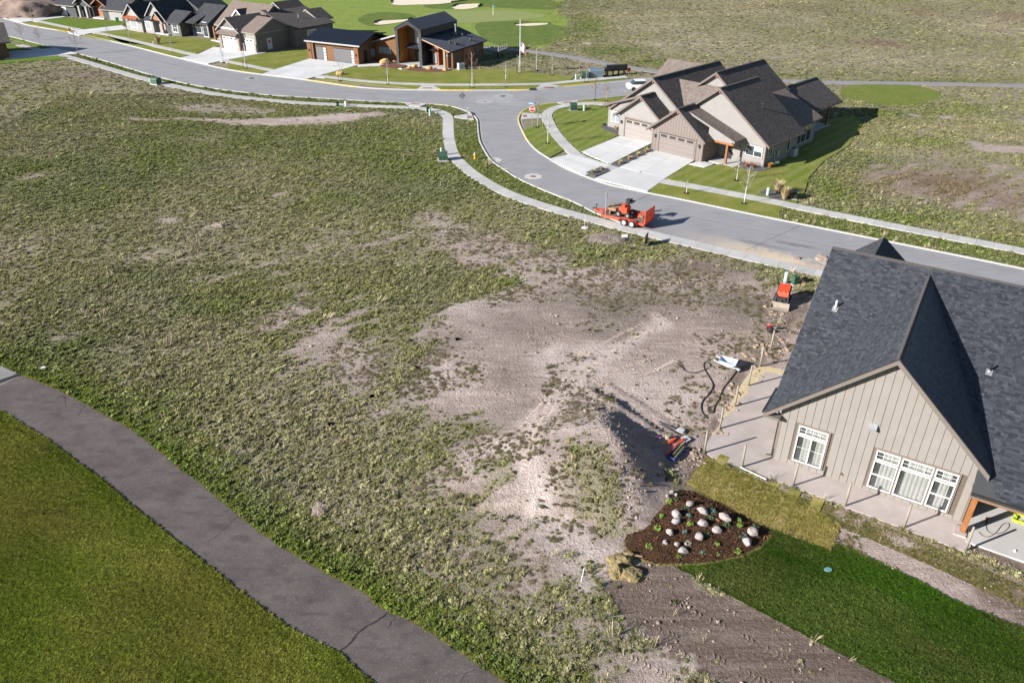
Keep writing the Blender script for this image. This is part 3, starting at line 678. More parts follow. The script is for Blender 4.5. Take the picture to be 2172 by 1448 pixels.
L_ROUGH = lawn_mat('rough_turf', (0.07, 0.115, 0.018, 1), (0.11, 0.16, 0.03, 1), (0.17, 0.17, 0.06, 1), 0.6, fine=2.0)
L_GREEN = lawn_mat('putting_turf', (0.19, 0.225, 0.075, 1), (0.23, 0.265, 0.095, 1), (0.26, 0.28, 0.12, 1), 0.4, fine=3.0)
L_TEE = lawn_mat('tee_turf', (0.10, 0.14, 0.02, 1), (0.145, 0.175, 0.032, 1), (0.2, 0.18, 0.06, 1), 0.6, fine=3.0)
sheet('lawn', lawn_sw_poly, 0.07, L_SW, edge=0.12)
sheet('lawn', lawn_se_poly, 0.06, L_SE, edge=0.12)
def yard(pts, mat, z=0.10, n=3):
    return sheet('lawn', smooth(GL(pts), n, True) if n > 1 else GL(pts), z, mat, edge=0.16)
def strip(a, b, mat, z=0.11):
    """verge between two lines, given as photo points"""
    return sheet('verge', a + list(reversed(b)), z, mat, edge=0.14)
def cut(line, u0, u1):
    a, b = G(*u0), G(*u1); i = min(range(len(line)), key=lambda k: (line[k] - a).length); j = min(range(len(line)), key=lambda k: (line[k] - b).length)
    return line[min(i, j):max(i, j) + 1]
# yards in front of the twin house
yard([(1172, 238), (1200, 230), (1262, 226), (1291, 231.5), (1289, 260), (1311, 288), (1272, 307), (1233, 323.5), (1212, 306), (1192, 284.5), (1177, 260.5)], L_STR, n=1)
yard([(1411, 379.5), (1459, 350.5), (1493, 357.8), (1540, 346), (1560, 355), (1640, 350), (1700, 300), (1755, 255), (1810, 246), (1830, 262), (1800, 310), (1745, 345), (1715, 378), (1706, 410), (1685, 437), (1560, 411)], L_STR2, n=1)
strip(offset(cut(B_, (1374, 411), (1645, 466)), 0.0), offset(cut(swB, (1398, 384.5), (1660, 434)), -0.76), L_YARD)
strip(cut(B_, (1107, 278), (1168, 338)), offset(cut(swB, (1168, 262), (1208, 318)), -0.76), L_STR)
strip(cut(B_, (1103, 242), (1180, 219)), offset(cut(swB, (1159.5, 243), (1198, 226)), -0.76), L_STR)
strip(cut(B_, (1228, 214), (1420, 194)), offset(cut(swB, (1225, 222.5), (1420, 214)), -0.76), L_YARD)
# yards on the far side of the main road
yard([(688, 158), (705, 152), (740, 144), (806, 142.5), (854, 149.5), (900, 146), (960, 150), (1034, 148), (1080, 146), (1150, 158), (1219, 163), (1208, 172), (1145, 177.5), (1005, 179.5), (895, 178.5), (784, 173), (700, 163)], L_YARD, n=1)
yard([(480, 129.5), (540, 118), (564, 113.5), (600, 111), (653, 105), (655, 126), (592, 146.5), (560, 146)], L_YARD, n=1)
yard([(206, 70.5), (267, 64), (330, 76), (400, 80), (451, 86), (470, 97), (455, 101), (416, 114.5), (322, 94.5)], L_YARD, n=1)
yard([(84, 45), (122, 38), (159, 41), (240, 45), (268, 48), (262, 55), (206, 62), (171, 65), (120, 55)], L_LUSH, n=1)
for q in ([(484, 148), (481, 131), (590, 152), (556, 158)], [(262, 93.5), (226, 78), (403, 119), (378, 123)], [(170, 77.5), (206, 72), (322, 99.5), (258, 92)], [(48, 49), (84, 49), (150, 62.5), (140, 69)], [(686, 170), (690, 166), (893, 182.5), (885, 190)], [(936, 191), (920, 183.3), (1148, 181.5), (1133, 189)], [(1194, 184.5), (1169, 180.5), (1320, 167.5), (1325, 171)], [(-40, 30), (-30, 25), (20, 35), (16, 40.5)]):
    sheet('verge', GL(q), 0.11, L_YARD, edge=0.14)
# verges on the field side of the roads
L_WILD = lawn_mat('weedy_verge', (0.055, 0.075, 0.016, 1), (0.10, 0.12, 0.03, 1), (0.2, 0.17, 0.09, 1), 0.4, fine=3)
strip(cut(A_, (168, 116), (858, 220)), offset(cut(swA, (156, 124.5), (868, 229)), 0.75), L_WILD, 0.05)
strip(cut(A_, (907, 222), (1001, 244)), offset(cut(swA, (892, 231), (949.5, 249)), 0.75), L_WILD, 0.05)
strip(cut(A_, (1012, 258), (1330, 479)), offset(cut(swA, (950.5, 256), (1340, 488)), 0.75), L_WILD, 0.05)
strip(cut(B_, (1645, 466), (2400, 620)), offset(cut(swB, (1660, 434), (2400, 582)), -0.76), L_WILD, 0.05)
sheet('verge', GL([(16, 78), (20, 84), (85, 101.5), (112, 103)]), 0.11, L_LUSH, edge=0.14)
yard([(18, 93), (58, 107), (20, 111), (-60, 118), (-80, 100)], L_LUSH, n=1)
yard([(8, 129), (60, 124), (120, 120), (146, 123), (120, 128), (60, 131), (0, 137), (-80, 145), (-80, 130)], L_LUSH, n=1)

# ------------------------------------------------------------------ golf course beyond the houses
sheet('fairway', smooth(GL([(150, 20), (420, -30), (700, -50), (1240, -50), (1205, -8), (1180, 14), (1192, 32), (1232, 50), (1222, 66), (1186, 84), (1150, 102), (1090, 104), (1030, 99), (900, 95), (640, 75), (470, 45), (280, 40)]), 4, True), 0.03, L_FAIR)
sheet('rough', smooth(GL([(1010, 52), (1060, 44), (1130, 46), (1200, 60), (1206, 78), (1150, 96), (1080, 100), (1040, 92), (1015, 72)]), 4, True), 0.045, L_ROUGH)
sheet('rough', smooth(GL([(905, 8), (1000, -2), (1100, -8), (1180, 4), (1185, 20), (1110, 20), (1030, 16), (960, 20), (910, 18)]), 4, True), 0.045, L_ROUGH)
sheet('rough', smooth(GL([(760, 40), (790, 28), (840, 27), (880, 34), (870, 44), (800, 56), (770, 52)]), 4, True), 0.045, L_ROUGH)
sheet('putting_green', smooth(GL([(905, 30), (1000, 24), (1080, 24), (1125, 28), (1158, 34), (1120, 42), (1040, 47), (980, 50), (900, 46)]), 4, True), 0.06, L_GREEN)
sheet('tee_box', smooth(GL([(1782, 196), (1800, 184), (1860, 178.5), (1930, 181), (1985, 193), (1994, 204), (1975, 216), (1920, 224), (1850, 220), (1800, 208)]), 4, True), 0.05, L_TEE)
M_sand = plain('bunker_sand', (0.60, 0.52, 0.41, 1), 0.95, var=0.1, scale=0.5)
for pts in ([(829, 8), (836, 0), (890, -4), (990, -4), (992, 1), (945, 8), (920, 10), (880, 11), (845, 12)], [(960, 16), (972, 11), (1010, 9), (1018, 12), (1010, 17), (985, 20.5), (966, 20)], [(793, 51), (806, 45.5), (850, 43), (872, 41), (860, 46), (830, 51), (805, 53.5)], [(1091, 54), (1110, 51.5), (1140, 50), (1162, 51), (1155, 53.5), (1120, 56)]):
    P = smooth(GL(pts), 4, True)
    sheet('bunker', P, 0.075, M_sand)
    # the far lip, cut into the turf
    back = P[:len(P) // 2 + 2]; mb = MB(); vs = []
    for p in back: vs += [Vector((p.x, p.y, 0.07)), Vector((p.x, p.y + 0.5, 0.42)), Vector((p.x, p.y + 2.2, 0.04))]
    mb.add(vs, [(3 * i + j, 3 * i + j + 1, 3 * i + j + 4, 3 * i + j + 3) for i in range(len(back) - 1) for j in (0, 1)])
    tag(mb.build('bunker_lip', L_ROUGH, smooth=True), kind='structure')

# ------------------------------------------------------------------ sod strips by the patio
t = NT('sod_turf')
n1 = t.noise(1.2, 4, 0.65); n2 = t.noise(5, 4, 0.7); n3 = t.noise(16, 3, 0.7); oi = t.node('ShaderNodeObjectInfo').outputs['Random']
c = t.mix(t.ramp(n2, 0.3, 0.7), (0.14, 0.14, 0.026, 1), (0.25, 0.22, 0.055, 1))
c = t.mix(t.math('MULTIPLY', t.ramp(n1, 0.38, 0.66), t.ramp(oi, 0, 1, 0.3, 0.95)), c, (0.42, 0.33, 0.15, 1))
c = t.mix(t.ramp(n3, 0.25, 0.48, 0.6, 0), c, (0.03, 0.032, 0.008, 1))
t.bump(n3, 0.9, 0.06); M_sod = t.out(c, 0.92, 0, 0.12)
sod = thing('sod_lawn', None, None); sod['kind'] = 'structure'
sod_o = G(1448, 1037); e1s = (G(1763, 1171) - G(1630, 1118)).normalized(); e2s = Vector((-e1s.y, e1s.x, 0))
sp = arr(sod_poly)
for i in range(-2, 24):
    for j in range(-2, 5):
        w, l = 0.62, 1.85
        off = (i % 2) * 0.7
        cc = sod_o + e1s * (i + 0.5) * w + e2s * ((j + 0.5) * l + off - 2.2)
        q = [cc + e1s * a * (w / 2 - 0.022) + e2s * b * (l / 2 - 0.025) for a, b in ((-1, -1), (1, -1), (1, 1), (-1, 1))]
        # clip the strip to the outline of the new lawn
        P = q
        Np = len(sp)
        area = sum(sp[k][0] * sp[(k + 1) % Np][1] - sp[(k + 1) % Np][0] * sp[k][1] for k in range(Np))
        hull = [0, 1, 3, 4, 5, 9]
        ok = inside(sp, np.array([p.x for p in q] + [cc.x]), np.array([p.y for p in q] + [cc.y]))
        if not ok[4] or ok.sum() < 3: continue
        z = 0.056 + rnd.uniform(-0.007, 0.007)
        mb = MB(); mb.prism([Vector((p.x, p.y, 0)) for p in P], (0, 0, z)); mb.build('sod_strip', M_sod, sod)
sheet('sod_base', sod_poly, 0.042, M_sod).parent = sod
# ------------------------------------------------------------------ house helpers
def house(name, label, A, B, twist=0.0, cat='house', group=None):
    a, b = G(*A), G(*B); d = b - a
    return thing(name, label, cat, (a.x, a.y, 0), math.atan2(d.y, d.x) + twist, group)
def uv_box(o, ud, vd):
    me = o.data; uv = me.uv_layers.new(name='UVMap'); ud = Vector(ud).normalized(); vd = Vector(vd).normalized()
    for lp in me.loops:
        c = me.vertices[lp.vertex_index].co; uv.data[lp.index].uv = (c.dot(ud), c.dot(vd))
def roof(parent, pts, mat, th=0.16, name='roof_slope', ud=None):
    """a roof slope as a slab under the polygon pts; the first two points run along the eave"""
    P = [Vector(p) for p in pts]; n = (P[1] - P[0]).cross(P[2] - P[0]).normalized()
    if n.z < 0: n = -n
    mb = MB(); mb.prism(P, -n * th); o = mb.build(name, mat, parent)
    u = ud or (P[1] - P[0]); u = Vector(u).normalized(); uv_box(o, u, n.cross(u)); return o
def beam(mb, p0, p1, w, h, drop=0.0):
    """a board from p0 to p1, w wide sideways and h high, its top on the line"""
    p0, p1 = Vector(p0), Vector(p1); d = (p1 - p0); s = Vector((0, 0, 1)).cross(d)
    if s.length < 1e-6: s = Vector((1, 0, 0))
    s.normalize(); s *= w / 2; dn = Vector((0, 0, -h)); z = Vector((0, 0, -drop))
    vs = [p0 - s + z, p0 + s + z, p1 + s + z, p1 - s + z]
    mb.add(vs + [v + dn for v in vs], [(0, 1, 2, 3), (7, 6, 5, 4), (0, 4, 5, 1), (1, 5, 6, 2), (2, 6, 7, 3), (3, 7, 4, 0)])
def gable(parent, a0, a1, b0, b1, ap, zp, sl, sr, wall_mat, roof_mat, fascia_mat, ovf=0.45, ovb=0.45, ovl=0.6, ovr=0.6, axis='b', back=True, zbase=0.0, front=True, bracket=None, cap=None):
    """walls a0..a1 by b0..b1 under a ridge running along b (or along a when axis == 'a'); sl, sr: slopes"""
    X = (lambda a, b, z: (a, b, z)) if axis == 'b' else (lambda a, b, z: (b, a, z))
    th = 0.16
    zl = zp - (ap - a0) * sl; zr = zp - (a1 - ap) * sr; dz = th * 1.25
    mb = MB(); poly = [X(a0, b0, zbase), X(a1, b0, zbase), X(a1, b0, zr - dz), X(ap, b0, zp - dz), X(a0, b0, zl - dz)]
    mb.prism(poly, Vector(X(0, b1 - b0, 0))); w = mb.build('wall', wall_mat, parent)
    f0, f1 = b0 - ovf, b1 + ovb
    for s, ae, ze in ((-1, a0 - ovl, zp - (ap - a0 + ovl) * sl), (1, a1 + ovr, zp - (a1 + ovr - ap) * sr)):
        roof(parent, [X(ae, f0, ze), X(ae, f1, ze), X(ap, f1, zp), X(ap, f0, zp)], roof_mat)
    mb = MB()
    for bb in ([f0] if front else []) + ([f1] if back else []):
        e = 0.03 if bb == f0 else -0.03
        for ae, ze in ((a0 - ovl, zp - (ap - a0 + ovl) * sl), (a1 + ovr, zp - (a1 + ovr - ap) * sr)):
            beam(mb, X(ae, bb - e, ze + 0.02), X(ap, bb - e, zp + 0.02), 0.07, 0.3)
    for ae, ze in ((a0 - ovl, zp - (ap - a0 + ovl) * sl), (a1 + ovr, zp - (a1 + ovr - ap) * sr)):
        beam(mb, X(ae, f0, ze - 0.02), X(ae, f1, ze - 0.02), 0.08, 0.2)
    mb.build('fascia', fascia_mat, parent)
    if cap is not None:
        mb = MB()
        for s in (-1, 1):
            beam(mb, X(ap + 0.09 * s, f0, zp + 0.035), X(ap + 0.09 * s, f1, zp + 0.035), 0.2, 0.05)
        mb.build('ridge_cap', cap, parent)
    if bracket is not None and front:
        mb = MB(); beam(mb, X(ap, b0 - ovf + 0.05, zp - 0.35), X(ap, b0, zp - 0.35), 0.14, 0.28); mb.build('bracket', bracket, parent)
    return w
def window(parent, plane, a0, a1, z0, z1, frame, glass, trim=None, cols=2, rows=1, depth=0.0, name='window', axis='b', out=-1, tr=0.1, fr=0.05):
    """window on a wall at b == plane (axis 'b') or at a == plane (axis 'a'); out: which way the wall faces"""
    X = (lambda a, d, z: (a, plane + out * d, z)) if axis == 'b' else (lambda a, d, z: (plane + out * d, a, z))
    def bxx(mb, A0, A1, d0, d1, Z0, Z1):
        p, q = X(A0, d0, Z0), X(A1, d1, Z1)
        mb.bx(min(p[0], q[0]), max(p[0], q[0]), min(p[1], q[1]), max(p[1], q[1]), Z0, Z1)
    mb = MB(); root = None
    fr_o = MB()
    for A0, A1, Z0, Z1 in ((a0, a1, z0, z0 + fr), (a0, a1, z1 - fr, z1), (a0, a0 + fr, z0 + fr, z1 - fr), (a1 - fr, a1, z0 + fr, z1 - fr)): bxx(fr_o, A0, A1, 0.0, 0.06, Z0, Z1)
    for k in range(1, cols):
        x = a0 + (a1 - a0) * k / cols; bxx(fr_o, x - fr * 0.5, x + fr * 0.5, 0.0, 0.055, z0 + fr, z1 - fr)
    for k in range(1, rows):
        z = z0 + (z1 - z0) * k / rows; bxx(fr_o, a0 + fr, a1 - fr, 0.0, 0.052, z - fr * 0.5, z + fr * 0.5)
    w = fr_o.build(name, frame, parent)
    for i in range(cols):
        for j in range(rows):
            mb = MB(); x0 = a0 + (a1 - a0) * i / cols; x1 = a0 + (a1 - a0) * (i + 1) / cols; y0 = z0 + (z1 - z0) * j / rows; y1 = z0 + (z1 - z0) * (j + 1) / rows
            bxx(mb, x0 + 0.02, x1 - 0.02, 0.004, 0.028, y0 + 0.02, y1 - 0.02); mb.build('pane', glass, w)
    if trim is not None:
        mb = MB()
        for A0, A1, Z0, Z1 in ((a0 - tr, a1 + tr, z0 - tr, z0 - 0.002), (a0 - tr, a1 + tr, z1 + 0.002, z1 + tr), (a0 - tr, a0 - 0.002, z0 - 0.002, z1 + 0.002), (a1 + 0.002, a1 + tr, z0 - 0.002, z1 + 0.002)): bxx(mb, A0, A1, 0.0, 0.04, Z0, Z1)
        mb.build('window_trim', trim, w)
    return w

def shingle_mat(name, lo, hi, rowh=0.2, colw=0.34, gap=0.55):
    t = NT(name)
    uv = t.node('ShaderNodeTexCoord').outputs['UV']
    b = t.node('ShaderNodeTexBrick'); t.l.new(uv, b.inputs['Vector'])
    b.inputs['Scale'].default_value = 1.0; b.inputs['Brick Width'].default_value = colw; b.inputs['Row Height'].default_value = rowh
    b.inputs['Mortar Size'].default_value = 0.018; b.inputs['Mortar Smooth'].default_value = 0.2; b.inputs['Bias'].default_value = 0.0
    b.inputs['Color1'].default_value = lo; b.inputs['Color2'].default_value = hi; b.inputs['Mortar'].default_value = tuple(x * gap * 0.6 for x in lo[:3]) + (1,)
    n = t.noise(3.0, 4, 0.7)
    c = t.mix(t.ramp(n, 0.35, 0.7, 0, 0.5), b.outputs['Color'], tuple((x + y) / 2 * 1.25 for x, y in zip(lo[:3], hi[:3])) + (1,))
    t.bump(b.outputs['Fac'], -0.6, 0.03)
    return t.out(c, 0.9, 0, 0.25)
M_roof_char = shingle_mat('charcoal_shingle_cover', (0.03, 0.032, 0.037, 1), (0.06, 0.063, 0.07, 1))
M_roof_brown = shingle_mat('brown_shingle_cover', (0.06, 0.051, 0.048, 1), (0.125, 0.11, 0.105, 1))
M_roof_lit = shingle_mat('sunlit_brown_shingle_cover', (0.12, 0.095, 0.082, 1), (0.185, 0.155, 0.14, 1))  # lighter copy of the brown shingle, sunlight on slopes put into colour
M_glass = NT('window_glass'); M_glass = M_glass.out((0.035, 0.045, 0.055, 1), 0.06, 0.0, 0.8)
M_glass2 = NT('window_glass_pale'); M_glass2 = M_glass2.out((0.22, 0.25, 0.28, 1), 0.1, 0.0, 0.7)
M_white = plain('white_frame_paint', (0.72, 0.72, 0.70, 1), 0.5, var=0.05)
M_trim = plain('taupe_trim_paint', (0.155, 0.125, 0.105, 1), 0.7, var=0.1)
M_trim2 = plain('dark_taupe_fascia', (0.115, 0.09, 0.078, 1), 0.7, var=0.1)
M_wood = NT('stained_timber')
wn_ = M_wood.noise(3, 5, 0.6, stretch=(6, 6, 0.5)); M_wood = M_wood.out(M_wood.mix(M_wood.ramp(wn_, 0.3, 0.7), (0.16, 0.058, 0.016, 1), (0.32, 0.13, 0.04, 1)), 0.6)

# ------------------------------------------------------------------ the near house
nh = house('gable_house', 'taupe board and batten house with dark shingle roof, nearest, at right', (1640, 969), (2037, 1111.6), math.radians(2.0))
t = NT('taupe_siding')
n1 = t.noise(1.3, 4, 0.6); n2 = t.noise(30, 2, 0.6, stretch=(1, 1, 0.1))
c = t.mix(t.ramp(n1, 0.3, 0.7), (0.205, 0.187, 0.168, 1), (0.225, 0.207, 0.187, 1))
M_siding = t.out(c, 0.75, 0, 0.3)
M_groove = plain('siding_gap_backing', (0.10, 0.08, 0.066, 1), 0.9)  # darker backing that shows in the gaps between the boards
WB = -0.15; AW = 9.86; APK = 4.9; ZPK = 8.72; SLP = 0.935
# backing walls
mb = MB(); zl = ZPK - APK * SLP - 0.24; zr = ZPK - (AW - APK) * SLP - 0.24
mb.prism([(0, WB, 0), (AW, WB, 0), (AW, WB, zr), (APK, WB, ZPK - 0.24), (0, WB, zl)], (0, 11.0, 0)); mb.build('wall', M_groove, nh)
mb = MB(); mb.prism([(0.0, 2.6, 0), (0.0, 19.6, 0), (0.0, 19.6, 3.2), (0.0, 11.0, 8.7), (0.0, 2.6, 3.3)], (20, 0, 0)); mb.build('wall', M_siding, nh)
# siding boards, one by one, cut round the windows
WINS = [(1.05, 2.63, 0.45, 2.88), (5.13, 9.08, 0.37, 2.85)]
pitch = AW / 24
for k in range(24):
    x0, x1 = k * pitch + 0.011, (k + 1) * pitch - 0.011
    top = lambda x: (ZPK - abs(x - APK) * SLP) - 0.25
    spans = [(0.03, None)]
    for wa0, wa1, wz0, wz1 in WINS:
        wa0 -= 0.1; wa1 += 0.1; wz0 -= 0.1; wz1 += 0.1
        if x1 > wa0 + 0.03 and x0 < wa1 - 0.03: spans = [(0.03, wz0 - 0.003), (wz1 + 0.003, None)]
    for z0, z1 in spans:
        if z1 is None:
            poly = [(x0, WB, z0), (x1, WB, z0), (x1, WB, top(x1))] + ([(APK, WB, top(APK))] if x0 < APK - 0.02 < APK + 0.02 < x1 else []) + [(x0, WB, top(x0))]
        else: poly = [(x0, WB, z0), (x1, WB, z0), (x1, WB, z1), (x0, WB, z1)]
        MB().prism(poly, (0, -0.03, 0)).build('siding_board', M_siding, nh)
mb = MB(); mb.bx(-0.1, AW + 0.02, WB - 0.05, WB, -0.01, 0.028); mb.build('foundation_flashing', M_white, nh)
for x in (-0.05, AW - 0.07): MB().bx(x, x + 0.12, WB - 0.045, WB + 0.08, 0.03, zl - 0.12).build('corner_board', M_trim, nh)
mb = MB(); mb.prism([(-0.03, 0.0, 0.0), (-0.03, 19.5, 0.0), (-0.03, 19.5, 3.2), (-0.03, 11, 8.5), (-0.03, 2.6, 3.3), (-0.03, 0, 3.4)], (0.02, 0, 0)); mb.build('side_wall', M_siding, nh)

# windows with curtains
M_curt = plain('white_curtain', (0.60, 0.60, 0.59, 1), 0.85, var=0.06)
M_room_dim = plain('dim_room_backing', (0.10, 0.115, 0.12, 1), 0.6, var=0.2)
t = NT('clear_pane'); tb = t.node('ShaderNodeBsdfTransparent'); tb.inputs[0].default_value = (0.88, 0.885, 0.88, 1); gb = t.node('ShaderNodeBsdfGlossy'); gb.inputs['Roughness'].default_value = 0.03
fz_ = t.node('ShaderNodeFresnel'); fz_.inputs[0].default_value = 1.5; mxs = t.node('ShaderNodeMixShader')
t.l.new(fz_.outputs[0], mxs.inputs[0]); t.l.new(tb.outputs[0], mxs.inputs[1]); t.l.new(gb.outputs[0], mxs.inputs[2]); t.l.new(mxs.outputs[0], t.n['Material Output'].inputs[0]); M_clear = t.m
def near_window(a0, a1, z0, z1, kind, gap):
    """kind: 'transom', 'slider', 'fixed' or 'hung'; gap: where the curtains leave the room open, 0..1"""
    fr = 0.055; p = WB
    f = MB()
    for A0, A1, Z0, Z1 in ((a0, a1, z0, z0 + fr), (a0, a1, z1 - fr, z1), (a0, a0 + fr, z0 + fr, z1 - fr), (a1 - fr, a1, z0 + fr, z1 - fr)): f.bx(A0, A1, p - 0.115, p - 0.01, Z0, Z1)
    if kind == 'slider': f.bx((a0 + a1) / 2 - 0.035, (a0 + a1) / 2 + 0.035, p - 0.1, p - 0.01, z0 + fr, z1 - fr)
    if kind == 'hung': f.bx(a0 + fr, a1 - fr, p - 0.1, p - 0.01, (z0 + z1) / 2 - 0.03, (z0 + z1) / 2 + 0.03)
    w = f.build('window', M_white, nh)
    MB().bx(a0 + 0.02, a1 - 0.02, p - 0.012, p - 0.004, z0 + 0.02, z1 - 0.02).build('dim_room_sheet', M_room_dim, w)  # dark sheet on the wall; the room's dimness is only its colour
    MB().bx(a0 + fr, a1 - fr, p - 0.093, p - 0.088, z0 + fr, z1 - fr).build('pane', M_clear, w)
    if kind in ('transom', 'slider', 'hung'):
        m = MB(); nv = 3 if kind == 'transom' and a1 - a0 < 1.3 else 4
        if kind == 'transom':
            for k in range(1, nv): x = a0 + (a1 - a0) * k / nv; m.bx(x - 0.008, x + 0.008, p - 0.098, p - 0.083, z0 + fr, z1 - fr)
        zz = z0 + (z1 - z0) * (0.5 if kind == 'transom' else 0.55 if kind == 'slider' else 0.5)
        if kind != 'hung': m.bx(a0 + fr, a1 - fr, p - 0.097, p - 0.084, zz - 0.008, zz + 0.008); m.build('muntin', M_white, w)
    n = 40; vs = []; lo = z0 + fr + 0.04
    for i in range(n + 1):
        s = i / n; x = a0 + fr + 0.02 + (a1 - a0 - 2 * fr - 0.04) * s
        open_ = any(g0 < s < g1 for g0, g1 in gap)
        y = p - 0.045 + 0.022 * math.sin(s * (a1 - a0) * 26) + 0.008 * math.sin(s * 71)
        vs.append((x, y, lo + 0.03 * abs(math.sin(s * 9 + a0)), open_))
    run = []
    for q in vs + [(0, 0, 0, True)]:
        if not q[3]: run.append(q); continue
        if len(run) > 1:
            V = []; [V.extend([(x, y, l), (x, y, z1 - fr)]) for x, y, l, op in run]
            cu = MB(); cu.add(V, [(2 * i, 2 * i + 2, 2 * i + 3, 2 * i + 1) for i in range(len(run) - 1)]); cu.build('curtain', M_curt, w, smooth=True)
        run = []
    return w
def near_trim(a0, a1, z0, z1, mids=(), zm=None):
    m = MB(); p = WB; w = 0.1
    for A0, A1, Z0, Z1 in ((a0 - w, a1 + w, z0 - w, z0), (a0 - w, a1 + w, z1, z1 + w), (a0 - w, a0, z0, z1), (a1, a1 + w, z0, z1)): m.bx(A0, A1, p - 0.07, p - 0.002, Z0, Z1)
    for x in mids: m.bx(x - 0.05, x + 0.05, p - 0.068, p - 0.002, z0, z1)
    if zm: m.bx(a0, a1, p - 0.066, p - 0.002, zm - 0.045, zm + 0.045)
    m.build('window_trim', M_trim, nh)
near_trim(1.05, 2.63, 0.45, 2.88, (), 2.30)
near_window(1.05, 2.63, 2.35, 2.88, 'transom', [(0.05, 0.2)]); near_window(1.05, 2.63, 0.45, 2.25, 'slider', [(0.0, 0.2), (0.56, 0.68)])
near_trim(5.13, 9.08, 0.37, 2.85, (6.36, 7.98), 2.22)
for a0, a1, kd, g in ((5.13, 6.31, 'hung', [(0.0, 0.26)]), (6.41, 7.93, 'fixed', [(0.0, 0.14)]), (8.03, 9.08, 'hung', [(0.0, 0.28), (0.82, 1.0)])):
    near_window(a0, a1, 2.27, 2.85, 'transom', g); near_window(a0, a1, 0.37, 2.17, kd, g)
# vent hood, hose bib
M_galv = plain('galvanised_metal', (0.42, 0.42, 0.44, 1), 0.4, 0.6, var=0.15)
mb = MB(); mb.prism([(4.44, WB - 0.03, 4.0), (4.84, WB - 0.03, 4.0), (4.84, WB - 0.03, 4.42), (4.44, WB - 0.03, 4.42)], (0, -0.02, 0)); mb.prism([(4.46, WB - 0.05, 4.36), (4.46, WB - 0.30, 4.14), (4.46, WB - 0.30, 4.04), (4.46, WB - 0.05, 4.04)], (0.36, 0, 0)); mb.build('vent_hood', M_galv, nh)
mb = MB(); mb.cyl((3.75, WB - 0.03, 0.62), (3.75, WB - 0.14, 0.62), 0.035, 0.03, 8); mb.box((3.75, WB - 0.16, 0.57), (0.05, 0.04, 0.1)); mb.build('hose_bib', plain('brass', (0.35, 0.2, 0.07, 1), 0.4, 0.7), nh)
# gutter end and downspout at the left corner
M_dark = plain('dark_bronze_metal', (0.045, 0.038, 0.034, 1), 0.5, 0.3)
mb = MB(); mb.bx(-0.16, -0.07, -0.02, 0.08, 0.12, 3.05); mb.tube([(-0.12, 0.03, 3.0), (-0.3, 0.03, 3.2), (-0.82, 0.05, 3.33)], 0.045, 6); mb.tube([(-0.115, 0.03, 0.16), (-0.13, 0.02, 0.07), (-0.42, 0.0, 0.05)], 0.05, 6); mb.build('downspout', M_dark, nh)

# --- roof decks under the shingles
M_deck = plain('roof_underlay', (0.04, 0.042, 0.046, 1), 0.95)
RZ, RB = 9.0, 11.0          # main ridge
EL, ER = -0.86, 10.25       # eaves of the cross gable
zeL, zeR = ZPK - (APK - EL) * SLP, ZPK - (ER - APK) * SLP
SM = (RZ - zeL) / (RB - 2.05)                   # pitch of the left part of the main roof
SR_ = (RZ - 2.95) / (RB + 1.4)                  # the flatter right part running out over the porch
F0 = -0.67
planes = [  # eave corner, along the eave, up the slope, width, length, keep(u, v)
]
def deck(p, name='roof_deck'):
    roof(nh, p, M_deck, 0.18, name)
deck([(EL, F0, zeL), (EL, RB, zeL), (APK, RB, ZPK), (APK, F0, ZPK)])
deck([(ER, F0, zeR), (ER, RB, zeR), (APK, RB, ZPK), (APK, F0, ZPK)])
deck([(EL, 2.05, zeL), (APK, 2.05, zeL), (APK, RB, RZ), (EL, RB, RZ)])
deck([(APK + 0.2, -1.4, 2.95), (22, -1.4, 2.95), (22, RB, RZ), (APK + 0.2, RB, RZ)][0:0] or [(9.72, -1.4, 2.95), (22, -1.4, 2.95), (22, RB, RZ), (9.72, RB, RZ)])
deck([(APK, 1.0, RZ - (RB - 1.0) * SR_), (9.72, 1.0, RZ - (RB - 1.0) * SR_), (9.72, RB, RZ), (APK, RB, RZ)])
deck([(EL, 19.9, RZ - 8.9 * 0.62), (22, 19.9, RZ - 8.9 * 0.62), (22, RB, RZ), (EL, RB, RZ)])
# street-side gable seen over the ridge
gable(nh, -0.6, 3.3, 12.0, 17.2, 1.35, 7.75, 0.85, 0.85, M_siding, M_roof_char, M_trim, back=True, ovf=0.0)

# --- shingles: the nearest ones are objects, the rest one joined cover
t = NT('charcoal_shingle')
ca = t.attr('tone', 'GEOMETRY', 'Fac'); n3 = t.noise(45, 2, 0.7); n1 = t.noise(0.5, 3, 0.6)
c = t.mix(ca, (0.010, 0.012, 0.017, 1), (0.068, 0.073, 0.085, 1))
c = t.mix(t.ramp(n3, 0.3, 0.7, 0, 0.35), c, (0.052, 0.058, 0.072, 1)); c = t.mix(t.ramp(n1, 0.4, 0.7, 0, 0.2), c, (0.045, 0.045, 0.05, 1))
M_shingle = t.out(c, 0.62, 0, 0.55)
TH, EXP = 0.014, 0.148
def shingle_geo(o, eu, ev, en, w, tone, store):
    """one tab: o lower left corner, eu along, ev up the slope, en out of the roof"""
    l = EXP + 0.05
    q = [o, o + eu * w, o + eu * w + ev * l, o + ev * l]
    b = len(store[0])
    store[0].extend([q[0] + en * 0.002, q[1] + en * 0.002, q[0] + en * (TH + 0.008), q[1] + en * (TH + 0.008), q[2] + en * 0.004, q[3] + en * 0.004])
    store[1].extend([(b, b + 1, b + 3, b + 2), (b + 2, b + 3, b + 4, b + 5), (b, b + 2, b + 5), (b + 1, b + 4, b + 3)])
    store[2].extend([tone] * 6)
planes = []
